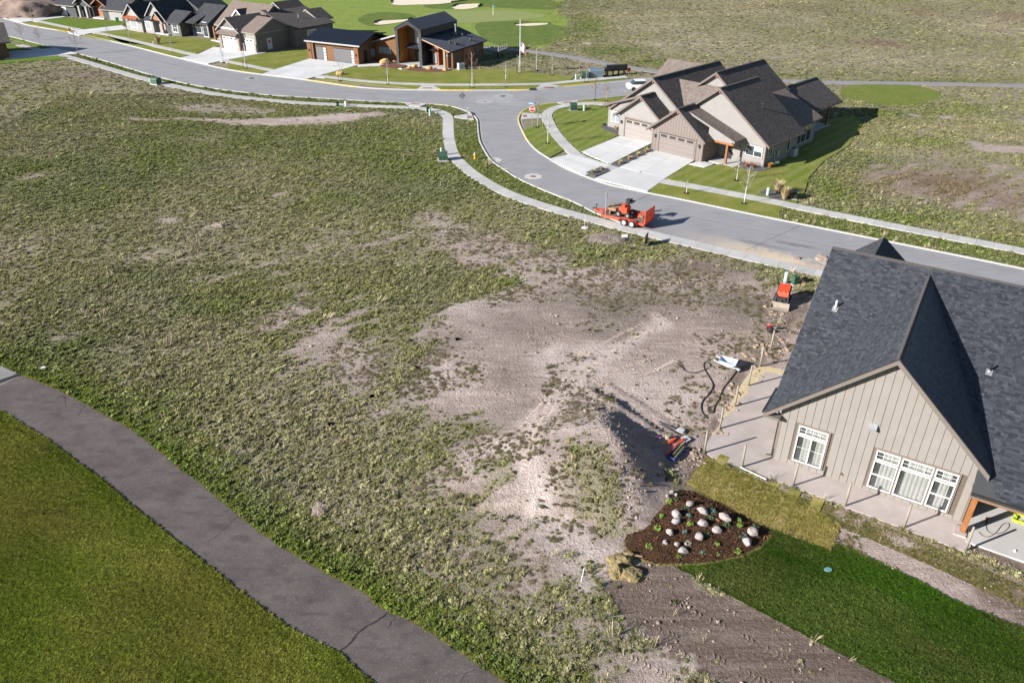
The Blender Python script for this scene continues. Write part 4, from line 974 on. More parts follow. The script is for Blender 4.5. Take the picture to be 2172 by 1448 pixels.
def plane(o, u, top, keep):
    o = Vector(o); u = Vector(u); top = Vector(top); eu = u.normalized(); ev = (top - o); ev = (ev - eu * ev.dot(eu)); L = ev.length; ev.normalize(); en = eu.cross(ev)
    if en.z < 0: en = -en
    planes.append((o, eu, ev, en, u.length, L, keep))
plane((EL - 0.02, F0 - 0.02, zeL - 0.02), (0, RB - F0 - 0.1, 0), (APK, F0, ZPK), lambda p: p.z > RZ - (RB - p.y) * SM - 0.12)
plane((ER + 0.02, F0 - 0.02, zeR - 0.02), (0, RB - F0 - 0.1, 0), (APK, F0, ZPK), lambda p: p.z > RZ - (RB - p.y) * SR_ - 0.12)
plane((EL - 0.03, 2.03, zeL - 0.01), (APK - EL, 0, 0), (EL, RB, RZ), lambda p: p.z > ZPK - (APK - p.x) * SLP - 0.12)
plane((APK, -1.43, 2.94), (13.1, 0, 0), (APK, RB, RZ), lambda p: (p.z > ZPK - (p.x - APK) * SLP - 0.15) and (p.x > 9.7 or p.y > 0.9))
items = []
r = random.Random(11)
for o, eu, ev, en, wid, L, keep in planes:
    rows = int(L / EXP); flip = 1
    for j in range(rows):
        x = -r.random() * 0.2
        while x < wid - 0.05:
            w = r.choice((0.2, 0.14, 0.18, 0.25, 0.32))
            x0 = max(0, x); x1 = min(wid, x + w)
            p = o + eu * x0 + ev * (j * EXP)
            if x1 - x0 > 0.06 and keep(p + eu * (x1 - x0) / 2 + ev * EXP / 2):
                tone = min(1, max(0, r.gauss(0.38, 0.24)))
                items.append((p, eu, ev, en, x1 - x0, tone, w))
            x += w
cl = nh.matrix_basis if False else Matrix.Rotation(-nh.rotation_euler.z, 4, 'Z') @ Matrix.Translation(-nh.location)
camL = cl @ Vector((0, 0, CAM_H))
def facing(it):
    d = camL - it[0]; return it[3].dot(d.normalized())
full = [i for i, it in enumerate(items) if abs(it[4] - it[6]) < 1e-6 and facing(it) > 0.35 and it[6] > 0.19]
full.sort(key=lambda i: (items[i][0] - camL).length / (0.4 + facing(items[i])))
chosen = set(full[:300])
store = ([], [], [])
shared = {}
for i, (p, eu, ev, en, w, tone, w0) in enumerate(items):
    if i in chosen:
        key = (w0, round(tone * 5) / 5)
        if key not in shared:
            s = ([], [], []); shingle_geo(Vector((0, 0, 0)), Vector((1, 0, 0)), Vector((0, 1, 0)), Vector((0, 0, 1)), w0 - 0.006, key[1], s)
            m = bpy.data.meshes.new('shingle'); m.from_pydata([tuple(v) for v in s[0]], [], s[1]); m.update()
            at = m.attributes.new('tone', 'FLOAT', 'POINT'); at.data.foreach_set('value', s[2]); shared[key] = m
        ob = link('shingle', shared[key], M_shingle, nh)
        if eu.cross(ev).dot(en) < 0:   # keep the frame right-handed
            ob.matrix_basis = Matrix((tuple(-eu) + (0,), tuple(ev) + (0,), tuple(en) + (0,), (0, 0, 0, 1))).transposed()
            ob.location = p + eu * (w0 - 0.003)
        else:
            ob.matrix_basis = Matrix((tuple(eu) + (0,), tuple(ev) + (0,), tuple(en) + (0,), (0, 0, 0, 1))).transposed()
            ob.location = p + eu * 0.003
    else: shingle_geo(p + eu * 0.003, eu, ev, en, w - 0.006, tone, store)
m = bpy.data.meshes.new('shingle_cover'); m.from_pydata([tuple(v) for v in store[0]], [], store[1]); m.update()
at = m.attributes.new('tone', 'FLOAT', 'POINT'); at.data.foreach_set('value', store[2])
tag(link('shingle_cover', m, M_shingle, nh), kind='stuff')
# ridge caps, overlapping
t = NT('ridge_shingle'); n3 = t.noise(12, 3, 0.7); M_cap = t.out(t.mix(t.ramp(n3, 0.3, 0.7), (0.05, 0.045, 0.045, 1), (0.085, 0.077, 0.075, 1)), 0.85, 0, 0.3)
def caps(p0, p1, sa, sb, step=0.22):
    p0, p1 = Vector(p0), Vector(p1); n = int((p1 - p0).length / step); d = (p1 - p0).normalized(); side = d.cross(Vector((0, 0, 1))).normalized()
    for i in range(n):
        a = p0 + d * (i * step - 0.03) + Vector((0, 0, 0.045)); b = p0 + d * ((i + 1) * step + 0.03) + Vector((0, 0, 0.025)); w = 0.16
        L = lambda q: q + side * w - Vector((0, 0, w * sa)); Rr = lambda q: q - side * w - Vector((0, 0, w * sb))
        mb = MB(); vs = [L(a), a, Rr(a), L(b), b, Rr(b)]; dn = Vector((0, 0, -0.02))
        mb.add(vs + [v + dn for v in vs], [(0, 1, 4, 3), (1, 2, 5, 4), (0, 6, 7, 1), (1, 7, 8, 2), (3, 9, 6, 0), (2, 8, 11, 5)])
        mb.build('ridge_shingle', M_cap, nh)
caps((APK, F0, ZPK), (APK, 10.4, ZPK), SLP, SLP)
caps((EL, RB, RZ), (17.5, RB, RZ), 0.62, SM)
# fascia boards of the gable and the porch
M_fas = plain('taupe_fascia', (0.135, 0.115, 0.10, 1), 0.7, var=0.08)
for ae, ze in ((EL, zeL), (ER, zeR)):
    mb = MB(); beam(mb, (ae, F0 - 0.02, ze - 0.02), (APK, F0 - 0.02, ZPK - 0.02), 0.05, 0.32); mb.build('rake_board', M_fas, nh)
    mb = MB(); beam(mb, (ae, F0 - 0.04, ze + 0.015), (APK, F0 - 0.04, ZPK + 0.015), 0.06, 0.05); mb.build('drip_edge', M_dark, nh)
mb = MB(); mb.prism([(EL + 0.05, F0, zeL - 0.35), (EL + 0.05, WB, zeL - 0.35), (0.0, WB, zeL - 0.35), (0.0, F0, zeL - 0.35)], (0, 0, 0.16)); mb.build('eave_return', M_fas, nh)
mb = MB(); beam(mb, (EL - 0.02, F0, zeL - 0.02), (EL - 0.02, 2.1, zeL - 0.02), 0.06, 0.22); beam(mb, (EL - 0.02, 2.05, zeL - 0.02), (EL - 0.02, RB, RZ - 0.02), 0.06, 0.26); mb.build('left_fascia', M_fas, nh)
mb = MB(); beam(mb, (EL - 0.09, F0 + 0.02, zeL + 0.01), (EL - 0.09, 2.1, zeL + 0.01), 0.12, 0.13); mb.build('gutter', M_dark, nh)
mb = MB(); beam(mb, (9.7, -1.46, 2.93), (22, -1.46, 2.93), 0.12, 0.14); mb.build('porch_gutter', M_dark, nh)
mb = MB(); beam(mb, (9.74, -1.36, 2.82), (22, -1.36, 2.82), 0.05, 0.22); mb.build('porch_fascia', M_fas, nh)
MB().bx(9.74, 22, -1.34, 5.0, 2.60, 2.64).build('porch_soffit', M_fas, nh)
mb = MB(); beam(mb, (9.86, -1.0, 2.6), (22, -1.0, 2.6), 0.2, 0.26); mb.build('porch_beam', M_wood, nh)
MB().bx(9.87, 10.12, -1.13, -0.88, 0.16, 2.36).build('porch_post', M_wood, nh)
MB().bx(9.86, 22, 5.0, 5.2, 0, 2.62).build('porch_wall', plain('porch_back_wall', (0.20, 0.17, 0.145, 1), 0.8), nh)
for a0 in (11.4, 13.6): window(nh, 5.0, a0, a0 + 1.7, 0.25, 2.3, M_dark, M_glass, None, 2, 1)
# vent pipes through the roof
def vent(x, y, z, h, pm, label):
    mb = MB(); mb.cyl((x, y, z), (x, y, z + h), 0.055, 0.055, 10); p = mb.build('vent_pipe', pm, nh)
    mb = MB(); s = SM if x < 5 else SR_; q = [(x - 0.16, y - 0.24, z - 0.24 * s + 0.045), (x + 0.16, y - 0.24, z - 0.24 * s + 0.045), (x + 0.16, y + 0.12, z + 0.12 * s + 0.045), (x - 0.16, y + 0.12, z + 0.12 * s + 0.045)]
    mb.prism(q, (0, 0, 0.012)); mb.cyl((x, y, z - 0.02), (x, y, z + 0.13), 0.1, 0.06, 10); mb.build('vent_boot', M_galv, p)
vent(0.55, 7.3, RZ - (RB - 7.3) * SM, 0.55, plain('white_vent_pipe', (0.75, 0.75, 0.74, 1), 0.5, var=0.05), '')
vent(9.1, 5.2, RZ - (RB - 5.2) * SR_, 0.5, plain('black_vent_pipe', (0.02, 0.02, 0.02, 1), 0.5), '')
# patio round the house
t = NT('patio_concrete'); n1 = t.noise(0.8, 5, 0.65); n2 = t.noise(3.5, 4, 0.7); n3 = t.noise(30, 2, 0.7)
c = t.mix(t.ramp(n1, 0.3, 0.7), (0.33, 0.285, 0.265, 1), (0.41, 0.36, 0.337, 1)); c = t.mix(t.ramp(n2, 0.55, 0.75, 0, 0.4), c, (0.5, 0.45, 0.42, 1)); c = t.mix(t.ramp(n3, 0.55, 0.8, 0, 0.3), c, (0.24, 0.2, 0.18, 1))
t.bump(n3, 0.3, 0.01); M_patio = t.out(c, 0.9, 0, 0.2)
R_nh = Matrix.Translation(nh.location) @ Matrix.Rotation(nh.rotation_euler.z, 4, 'Z')
def nhw(a, b, z=0.0): return R_nh @ Vector((a, b, z))
pat = [nhw(-3.75, 0.15), nhw(-3.72, -0.9), nhw(-3.62, -1.62), nhw(-3.0, -2.0), nhw(-1.2, -2.02), nhw(1.7, -2.08), nhw(4.5, -2.2), nhw(7.5, -2.3), nhw(10.46, -2.42), nhw(10.5, -1.35), nhw(10.2, 0.4), nhw(0.3, 0.4), nhw(0.3, 9.0), nhw(-1.6, 9.5), nhw(-3.0, 9.2), nhw(-3.5, 6.3), nhw(-3.65, 3.0)]
sheet('patio', smooth(pat, 2, True)[:] if False else pat, 0.05, M_patio, edge=0.12)
M_sandy = plain('yellow_sand', (0.46, 0.37, 0.23, 1), 0.95, var=0.2, scale=3)
sheet('sand_edge', smooth([nhw(-3.8, 2.2), nhw(-3.5, 2.8), nhw(-3.35, 4.0), nhw(-3.5, 4.6), nhw(-3.2, 5.6), nhw(-3.4, 6.4), nhw(-3.05, 7.2), nhw(-3.2, 8.2), nhw(-2.6, 8.9), nhw(-1.6, 9.0), nhw(-1.5, 9.6), nhw(-3.0, 9.6), nhw(-3.75, 8.8), nhw(-3.95, 7.2), nhw(-3.9, 5.2)], 3, True), 0.056, M_sandy)
slab_root = thing('porch_slab', None, None); slab_root['kind'] = 'structure'; slab_root.location = nh.location; slab_root.rotation_euler = nh.rotation_euler
for a0, a1 in ((10.22, 12.85), (12.87, 15.4), (15.42, 18)): MB().bx(a0, a1, -1.66, 5.0, 0, 0.10).build('slab', M_conc, slab_root)
MB().bx(9.62, 10.20, -1.42, -0.66, 0.0, 0.15).build('post_footing', M_patio, nh)
# ------------------------------------------------------------------ twin house across the road
def lap_mat(name, lo, hi, row=0.18, vertical=False):
    t = NT(name)
    w = t.node('ShaderNodeTexWave', wave_type='BANDS', bands_direction='X' if vertical else 'Z', wave_profile='SAW'); w.inputs['Scale'].default_value = 0.3142 / row / 1.0
    t.l.new(t.co, w.inputs['Vector']); n = t.noise(0.8, 4, 0.6)
    c = t.mix(t.ramp(n, 0.3, 0.7), lo, hi); c = t.mix(t.ramp(w.outputs['Fac'], 0.86, 1.0, 0, 0.22), c, tuple(x * 0.4 for x in lo[:3]) + (1,))
    t.bump(w.outputs['Fac'], 0.35, 0.02); return t.out(c, 0.75, 0, 0.3)
M_cream = lap_mat('cream_lap_siding', (0.215, 0.203, 0.195, 1), (0.235, 0.223, 0.214, 1))
M_mauve = plain('mauve_board_siding', (0.155, 0.128, 0.116, 1), 0.75, var=0.06)
M_mdoor = plain('taupe_garage_door', (0.165, 0.14, 0.128, 1), 0.6, var=0.05)
M_cdoor = plain('cream_garage_door', (0.225, 0.20, 0.185, 1), 0.6, var=0.05)
M_ridgec = plain('ridge_cover', (0.045, 0.043, 0.044, 1), 0.9, var=0.2)
M_porchw = plain('porch_timber', (0.2, 0.085, 0.035, 1), 0.6, var=0.2)
M_void = plain('doorway_shade', (0.018, 0.015, 0.014, 1), 0.8)  # near-black: doorway shade put into colour; also used for panes and numerals
dx = house('twin_house', 'cream and taupe twin house with brown shingle gables and two garages', (1381.6, 318.1), (1487.4, 345.7))
def garage_door(root, a0, a1, plane, mat, glass, n=4, z1=2.42, axis='b', wins=True, rows=4):
    d = thing('garage_door', None, None); d.parent = root
    for k in range(rows):
        h = (z1 - 0.03) / rows; MB().bx(a0, a1, plane - 0.05, plane - 0.005, 0.02 + h * k, 0.02 + h * (k + 1) - 0.015).build('door_panel', mat, d)
    if wins:
        w = (a1 - a0) / n
        for k in range(n):
            for j in range(4):
                x = a0 + w * (k + 0.14) + w * 0.72 * j / 4; MB().bx(x, x + w * 0.15, plane - 0.065, plane - 0.045, z1 * 0.82, z1 * 0.94).build('window_pane', glass, d)
    return d
def lamp(root, x, y, z, mat=None):
    mb = MB(); mb.bx(x - 0.08, x + 0.08, y - 0.16, y, z, z + 0.34); mb.bx(x - 0.1, x + 0.1, y - 0.19, y, z + 0.34, z + 0.38); mb.build('wall_lamp', mat or M_dark, root)
# F: front garage in board and batten
gable(dx, 0, 7.29, 0, 4.8, 3.53, 5.78, 0.74, 0.74, M_mauve, M_roof_brown, M_trim2, ovf=0.5, ovl=0.72, ovr=0.5, back=False, bracket=M_wood, cap=M_ridgec)
for k in range(19):
    x = 0.1 + k * 0.394; top = 5.78 - abs(x - 3.53) * 0.74 - 0.24
    if 0.9 < x < 6.3: MB().bx(x - 0.02, x + 0.02, -0.025, 0, 2.62, top).build('batten', M_trim, dx)
    else: MB().bx(x - 0.02, x + 0.02, -0.025, 0, 0.05, top).build('batten', M_trim, dx)
mb = MB(); mb.bx(0.86, 1.02, -0.06, 0, 0, 2.5); mb.bx(6.15, 6.31, -0.06, 0, 0, 2.5); mb.bx(0.86, 6.31, -0.06, 0, 2.5, 2.66); mb.build('door_surround', M_trim, dx)
mb = MB(); mb.bx(1.02, 6.15, -0.02, -0.003, 0, 2.5); mb.build('door_shade_sheet', M_void, dx)  # flat dark sheet for the shade round the door
garage_door(dx, 1.10, 6.13, -0.02, M_mdoor, M_void)
lamp(dx, 0.45, -0.02, 1.7); lamp(dx, 6.8, -0.02, 1.7)
# G2: second garage, set back
gable(dx, -6.83, 0.2, 2.05, 9, -3.44, 5.76, 0.74, 0.74, M_cream, M_roof_brown, M_trim2, ovf=0.5, ovl=0.71, ovr=0.5, back=False, bracket=M_wood, cap=M_ridgec)
mb = MB(); mb.bx(-6.03, -5.87, 1.99, 2.05, 0, 2.5); mb.bx(-0.9, -0.74, 1.99, 2.05, 0, 2.5); mb.bx(-6.03, -0.74, 1.99, 2.05, 2.5, 2.66); mb.build('door_surround', M_trim, dx)
MB().bx(-5.87, -0.9, 2.03, 2.047, 0, 2.5).build('door_shade_sheet', M_void, dx)
garage_door(dx, -5.79, -0.92, 2.03, M_cdoor, M_void); lamp(dx, -6.45, 2.03, 1.7)
# M1 and M2: the two great gables; M3 the right front gable
gable(dx, -9.9, 0.8, 4.4, 18.6, -3.5, 7.55, 0.73, 0.73, M_cream, M_roof_brown, M_trim2, ovf=0.5, ovl=0.2, ovr=0.2, bracket=M_wood, cap=M_ridgec)
gable(dx, -1.5, 7.2, 8.4, 18.8, 3.0, 8.62, 0.75, 0.75, M_cream, M_roof_brown, M_trim2, ovf=0.5, ovl=0.3, ovr=0.1, bracket=M_wood, cap=M_ridgec)
# M3 drawn with a short left slope
M3P, M3Z = 6.74, 8.12
mb = MB(); mb.prism([(3.3, 3.44, 0), (13.48, 3.44, 0), (13.48, 3.44, M3Z - (13.48 - M3P) * 0.73 - 0.2), (M3P, 3.44, M3Z - 0.2), (3.3, 3.44, M3Z - (M3P - 3.3) * 0.73 - 0.2)], (0, 7.6, 0)); mb.build('wall', M_cream, dx)
roof(dx, [(14.09, 2.94, M3Z - 7.35 * 0.73), (14.09, 11.5, M3Z - 7.35 * 0.73), (M3P, 11.5, M3Z), (M3P, 2.94, M3Z)], M_roof_brown)
roof(dx, [(3.3, 2.94, M3Z - 3.44 * 0.73), (3.3, 11.5, M3Z - 3.44 * 0.73), (M3P, 11.5, M3Z), (M3P, 2.94, M3Z)], M_roof_brown)
mb = MB(); beam(mb, (14.09, 2.92, M3Z - 7.35 * 0.73), (M3P, 2.92, M3Z + 0.02), 0.07, 0.3); beam(mb, (3.3, 2.92, M3Z - 3.44 * 0.73), (M3P, 2.92, M3Z + 0.02), 0.07, 0.3); beam(mb, (14.1, 2.94, M3Z - 7.35 * 0.73), (14.1, 11.5, M3Z - 7.35 * 0.73), 0.08, 0.18); mb.build('fascia', M_trim2, dx)
mb = MB(); [beam(mb, (M3P + s, 2.94, M3Z + 0.03), (M3P + s, 11.5, M3Z + 0.03), 0.2, 0.05) for s in (-0.09, 0.09)]; mb.build('ridge_cap', M_ridgec, dx)
mb = MB(); beam(mb, (M3P, 3.0, M3Z - 0.35), (M3P, 3.44, M3Z - 0.35), 0.14, 0.28); mb.build('bracket', M_wood, dx)
roof(dx, [(14.3 - 0.3, 11.45, 2.55), (14.0, 11.5, 2.55), (M3P, 11.5, M3Z - 0.02), (M3P, 11.45, M3Z - 0.02)], M_roof_brown, name='roof_edge')
# left wing under a low lean-to, porch lean-to on the right
mb = MB(); mb.prism([(-10.43, 4.17, 0), (-5.2, 4.17, 0), (-5.2, 4.17, 5.0), (-10.43, 4.17, 3.15)], (0, 9, 0)); mb.build('wall', M_cream, dx)
roof(dx, [(-11.06, 3.67, 3.09), (-11.06, 14, 3.09), (-5.05, 14, 5.2), (-5.05, 3.67, 5.2)], M_roof_brown)
mb = MB(); beam(mb, (-11.06, 3.65, 3.09), (-5.05, 3.65, 5.2), 0.07, 0.28); beam(mb, (-11.08, 3.67, 3.08), (-11.08, 14, 3.08), 0.08, 0.2); mb.build('fascia', M_trim2, dx)
roof(dx, [(10.75, 1.0, 3.0), (10.75, 3.46, 3.0), (3.9, 3.46, 5.4), (3.9, 1.0, 5.4)], M_roof_lit)
mb = MB(); beam(mb, (10.75, 0.98, 3.0), (3.9, 0.98, 5.4), 0.07, 0.22); mb.build('fascia', M_cream, dx)
mb = MB(); mb.prism([(7.0, 1.3, 2.62), (10.2, 1.3, 2.62), (10.2, 1.3, 2.95), (7.0, 1.3, 4.05)], (0, 0.08, 0)); mb.build('porch_gable_infill', M_cream, dx)
mb = MB(); beam(mb, (7.3, 1.4, 2.62), (10.4, 1.4, 2.62), 0.2, 0.26); mb.build('porch_beam', M_wood, dx)
MB().bx(9.5, 9.75, 1.32, 1.57, 0.12, 2.36).build('porch_post', M_porchw, dx)
MB().bx(7.4, 11.0, 1.0, 3.4, 0, 0.12).build('porch_floor', M_conc, dx)
mb = MB(); mb.bx(8.2, 9.2, 3.38, 3.43, 0.12, 2.25); mb.build('front_door', M_void, dx)
MB().bx(7.31, 7.33, 0.1, 4.7, 0.05, 2.6).build('side_siding', plain('taupe_side_boards', (0.19, 0.14, 0.11, 1), 0.8), dx)
# roof slopes facing the street between the gables; sunlight is in their lighter colour
def street_slope(a0, a1, bt, zt, bb, zb, m=M_roof_lit): roof(dx, [(a0, bb, zb), (a1, bb, zb), (a1, bt, zt), (a0, bt, zt)], m)
street_slope(-3.0, 3.6, 8.45, 6.9, 3.2, 3.0)
street_slope(-9.9, -3.6, 16.2, 7.45, 9.8, 3.0)
roof(dx, [(-9.9, 20.5, 4.3), (-3.6, 20.5, 4.3), (-3.6, 16.2, 7.45), (-9.9, 16.2, 7.45)], M_roof_brown)
street_slope(1.2, 3.6, 10.3, 7.3, 6.5, 4.6)
MB().bx(-9.6, -5, 10.4, 19.8, 0, 3.0).build('wall', M_cream, dx)
# right rear: flatter slope, rear porch
roof(dx, [(12.75, 11.0, 3.0), (12.75, 18.6, 3.0), (6.9, 18.6, 5.67), (6.9, 11.0, 5.67)], M_roof_lit)
mb = MB(); beam(mb, (12.77, 11.0, 2.99), (12.77, 18.6, 2.99), 0.08, 0.2); mb.build('fascia', M_trim2, dx)
MB().bx(5.0, 12.5, 10.9, 17.5, 0, 2.92).build('wall', M_cream, dx)
gable(dx, 3.0, 10.2, 18.7, 21.5, 6.5, 5.55, 0.58, 0.58, M_cream, M_roof_brown, M_trim2, ovf=0.3, ovb=6.7, ovl=0.6, ovr=0.6, cap=M_ridgec)
MB().bx(10.02, 10.28, 25.8, 26.06, 0.1, 3.2).build('porch_post', M_porchw, dx)
MB().bx(3, 10.6, 21.5, 26.4, 0, 0.16).build('rear_patio', M_conc, dx)
# windows
window(dx, 3.44, 10.94, 13.1, 1.1, 2.32, M_white, M_glass, M_trim, 2, 1)
MB().bx(12.06, 13.02, 3.38, 3.41, 1.75, 2.28).build('window_blind', M_curt, dx)
window(dx, 12.5, 12.6, 16.4, 0.55, 2.5, M_white, M_glass, M_trim, 3, 1, axis='a', out=1)
window(dx, 13.48, 4.0, 5.0, 1.1, 2.3, M_white, M_glass, M_trim, 2, 1, axis='a', out=1)
window(dx, 13.48, 8.4, 9.2, 0.9, 2.3, M_white, M_glass, M_trim, 1, 1, axis='a', out=1)
window(dx, 12.5, 11.2, 12.0, 1.3, 2.1, M_white, M_glass, M_trim, 1, 1, axis='a', out=1)
window(dx, 4.17, -9.9, -8.3, 0.9, 2.35, M_white, M_glass2, M_trim, 2, 1)
# house number, lamps, pipes, downspout leaders
mb = MB(); mb.cyl((10.2, 7.3, 5.4), (10.2, 7.3, 6.15), 0.07, 0.07, 8); mb.box((10.2, 7.3, 6.2), (0.24, 0.24, 0.1)); mb.build('flue_pipe', M_dark, dx)
mb = MB(); mb.tube([(13.46, 3.36, 2.7), (13.5, 3.36, 0.2), (14.3, 2.6, 0.08)], 0.05, 6); mb.tube([(9.4, 1.2, 0.1), (9.9, 0.3, 0.07), (9.1, -0.1, 0.06)], 0.05, 6); mb.build('downspout', M_trim, dx)
mb = MB(); mb.tube([(-0.72, 0.05, 2.6), (-0.3, 0.05, 2.35), (-0.06, 0.05, 2.3), (-0.06, 0.05, 0.1)], 0.045, 6); mb.build('downspout', M_trim, dx)
mb = MB(); mb.tube([(-7.5, 2.1, 2.65), (-7.1, 2.1, 2.4), (-6.89, 2.1, 2.35), (-6.89, 2.1, 0.1)], 0.045, 6); mb.build('downspout', M_trim, dx)
mb = MB(); mb.bx(13.5, 13.7, 6.0, 6.5, 0.7, 1.6); mb.cyl((13.56, 5.6, 0.5), (13.56, 5.6, 1.3), 0.09, 0.09, 8); mb.build('meter_box', M_galv, dx)

# ------------------------------------------------------------------ the modern metal-roofed house
t = NT('navy_standing_seam'); n1 = t.noise(0.6, 3, 0.6); M_metal = t.out(t.mix(n1, (0.012, 0.016, 0.026, 1), (0.022, 0.028, 0.042, 1)), 0.32, 0.35)
M_seam = plain('standing_seam_rib', (0.035, 0.042, 0.058, 1), 0.4, 0.3, var=0.1)
M_mwall = plain('charcoal_metal_wall', (0.035, 0.035, 0.038, 1), 0.5, 0.25, var=0.12)
M_ochre = lap_mat('ochre_plank_siding', (0.145, 0.064, 0.026, 1), (0.17, 0.078, 0.033, 1), 0.3)
M_rust = plain('rust_panel', (0.25, 0.085, 0.03, 1), 0.65, var=0.12)
M_umber = plain('umber_siding', (0.13, 0.075, 0.04, 1), 0.8, var=0.15)
M_cedar = lap_mat('cedar_cladding', (0.36, 0.125, 0.022, 1), (0.44, 0.165, 0.035, 1), 0.2)
md = house('modern_house', 'modern tan house with navy standing seam metal roofs and tall glazed entry', (656.6, 125.9), (757.9, 137.9))
def seams(root, pts, step=0.46, h=0.05):
    P = [Vector(p) for p in pts]; mb = MB(); e = P[1] - P[0]; n = int(e.length / step)
    for k in range(n + 1):
        s = k / n; beam(mb, P[0].lerp(P[1], s) + Vector((0, 0, h)), P[3].lerp(P[2], s) + Vector((0, 0, h)), 0.06, h + 0.01)
    tag(mb.build('roof_seam', M_seam, root), kind='stuff')
def mroof(root, pts, th=0.22): o = roof(root, pts, M_metal, th); seams(root, pts); return o
# garage block
mb = MB(); mb.prism([(0, 0.35, 0), (0, 9.2, 0), (0, 9.2, 3.2), (0, 4.4, 4.75), (0, 0.35, 3.4)], (11.5, 0, 0)); mb.build('wall', M_ochre, md)
MB().bx(11.5, 11.52, 0.36, 9.1, 0, 3.2).build('side_wall', M_umber, md)
for x0, x1 in ((-0.15, 0.75), (10.6, 11.6)): MB().bx(x0, x1, -0.1, 0.35, 0, 3.3).build('pier', M_ochre, md)
mb = MB(); mb.bx(0.75, 1.2, 0.0, 0.33, 0, 3.2); mb.build('pier_return', M_umber, md)
mroof(md, [(-0.2, -0.6, 3.46), (12.45, -0.6, 3.46), (12.45, 4.4, 5.0), (-0.2, 4.4, 5.0)]); mroof(md, [(12.45, 9.6, 3.4), (-0.2, 9.6, 3.4), (-0.2, 4.4, 5.0), (12.45, 4.4, 5.0)])
mb = MB(); beam(mb, (-0.2, -0.62, 3.46), (12.45, -0.62, 3.46), 0.1, 0.24); mb.build('gutter', M_galv, md)
for a0, a1 in ((1.65, 4.0), (5.7, 10.42)):
    d = thing('garage_door', None, None); d.parent = md
    MB().bx(a0 - 0.1, a1 + 0.05, 0.32, 0.345, 0, 2.5).build('door_shade_sheet', M_void, d)
    for k in range(5): MB().bx(a0, a1, 0.27, 0.32, 0.02 + 0.47 * k, 0.47 + 0.47 * k).build('door_panel', plain('charcoal_door', (0.10, 0.10, 0.108, 1), 0.5, var=0.1), d)
    for k in range(5): MB().bx(a1 - 0.62, a1 - 0.06, 0.25, 0.275, 0.09 + 0.47 * k, 0.40 + 0.47 * k).build('window_pane', plain('frosted_pane', (0.55, 0.58, 0.62, 1), 0.35, var=0.06), d)
for x in (0.3, 11.1): lamp(md, x, -0.1, 1.5)
MB().bx(11.53, 11.56, 1.6, 2.6, 0, 2.2).build('side_door', M_void, md)
window(md, 11.53, 3.6, 5.0, 0.7, 2.2, M_dark, M_glass2, None, 1, 1, axis='a', out=1)
# link between garage and tower
mb = MB(); mb.prism([(11.6, 4.9, 0), (17.2, 4.9, 0), (17.2, 4.9, 4.75), (11.6, 4.9, 3.1)], (0, 7, 0)); mb.build('wall', M_ochre, md)
mroof(md, [(11.2, 4.4, 3.35), (11.2, 12.2, 3.35), (17.1, 12.2, 5.05), (17.1, 4.4, 5.05)])
mb = MB(); beam(mb, (11.2, 4.38, 3.35), (17.1, 4.38, 5.05), 0.1, 0.25); mb.build('gutter', M_galv, md)
window(md, 4.9, 12.5, 15.4, 1.3, 2.6, M_dark, M_glass2, None, 3, 1)
# tower with its portal
def portal(z_out, th, a0, a1, ap, zs, zp, b0, b1, mat, name):
    mb = MB()
    o = [(a0, 0), (a0, zs), (ap, zp), (a1, zs), (a1, 0)]; i_ = [(a0 + th, 0), (a0 + th, zs - th * 0.45), (ap, zp - th * 1.15), (a1 - th, zs - th * 0.45), (a1 - th, 0)]
    for k in range(4):
        q = [o[k], o[k + 1], i_[k + 1], i_[k]]; mb.prism([(x, b0, z) for x, z in q], (0, b1 - b0, 0))
    return mb.build(name, mat, md)
TA0, TA1, TP = 17.05, 22.6, 19.85
portal(0, 0.55, TA0, TA1, TP, 6.15, 7.55, 4.0, 6.9, M_mwall, 'portal_frame')
mb = MB()
for k in range(7): 
    for x in (TA0 + 0.04 + 0.0 * k, ): pass
for k in range(12):
    s = k / 11; 
    for a_, b_ in (((TA0, 6.15), (TP, 7.55)), ((TA1, 6.15), (TP, 7.55))):
        x = a_[0] + (b_[0] - a_[0]) * s; z = a_[1] + (b_[1] - a_[1]) * s; mb.bx(x - 0.02, x + 0.02, 3.96, 4.0, z - 0.58, z - 0.02)
mb.build('portal_rib', M_seam, md)
mb = MB(); mb.prism([(TA0 + 0.02, 6.9, 0), (TA1 - 0.02, 6.9, 0), (TA1 - 0.02, 6.9, 6.0), (TP, 6.9, 7.3), (TA0 + 0.02, 6.9, 6.0)], (0, 9.4, 0)); mb.build('wall', M_ochre, md)
MB().bx(TA1 - 0.02, TA1 + 0.02, 6.8, 16.3, 3.4, 6.1).build('metal_wall', M_mwall, md)
mb = MB()
for k in range(22): mb.bx(TA1 + 0.02, TA1 + 0.05, 4.4 + 0.54 * k, 4.44 + 0.54 * k, 4.4, 6.1)
tag(mb.build('wall_rib', M_seam, md), kind='stuff')
MB().bx(TA1 - 0.01, TA1 + 0.02, 4.0, 6.8, 0, 6.1).build('metal_wall', M_mwall, md)
MB().bx(TA0 + 0.55, TA0 + 0.58, 4.3, 6.9, 0, 5.85).build('cedar_panel', M_cedar, md)
mb = MB(); mb.prism([(TA0 + 0.6, 4.35, 5.86), (TP, 4.35, 6.9), (TP, 6.85, 6.9), (TA0 + 0.6, 6.85, 5.86)], (0, 0, -0.03)); mb.prism([(TA1 - 0.6, 4.35, 5.86), (TP, 4.35, 6.9), (TP, 6.85, 6.9), (TA1 - 0.6, 6.85, 5.86)], (0, 0, -0.03)); mb.build('cedar_ceiling', M_cedar, md)
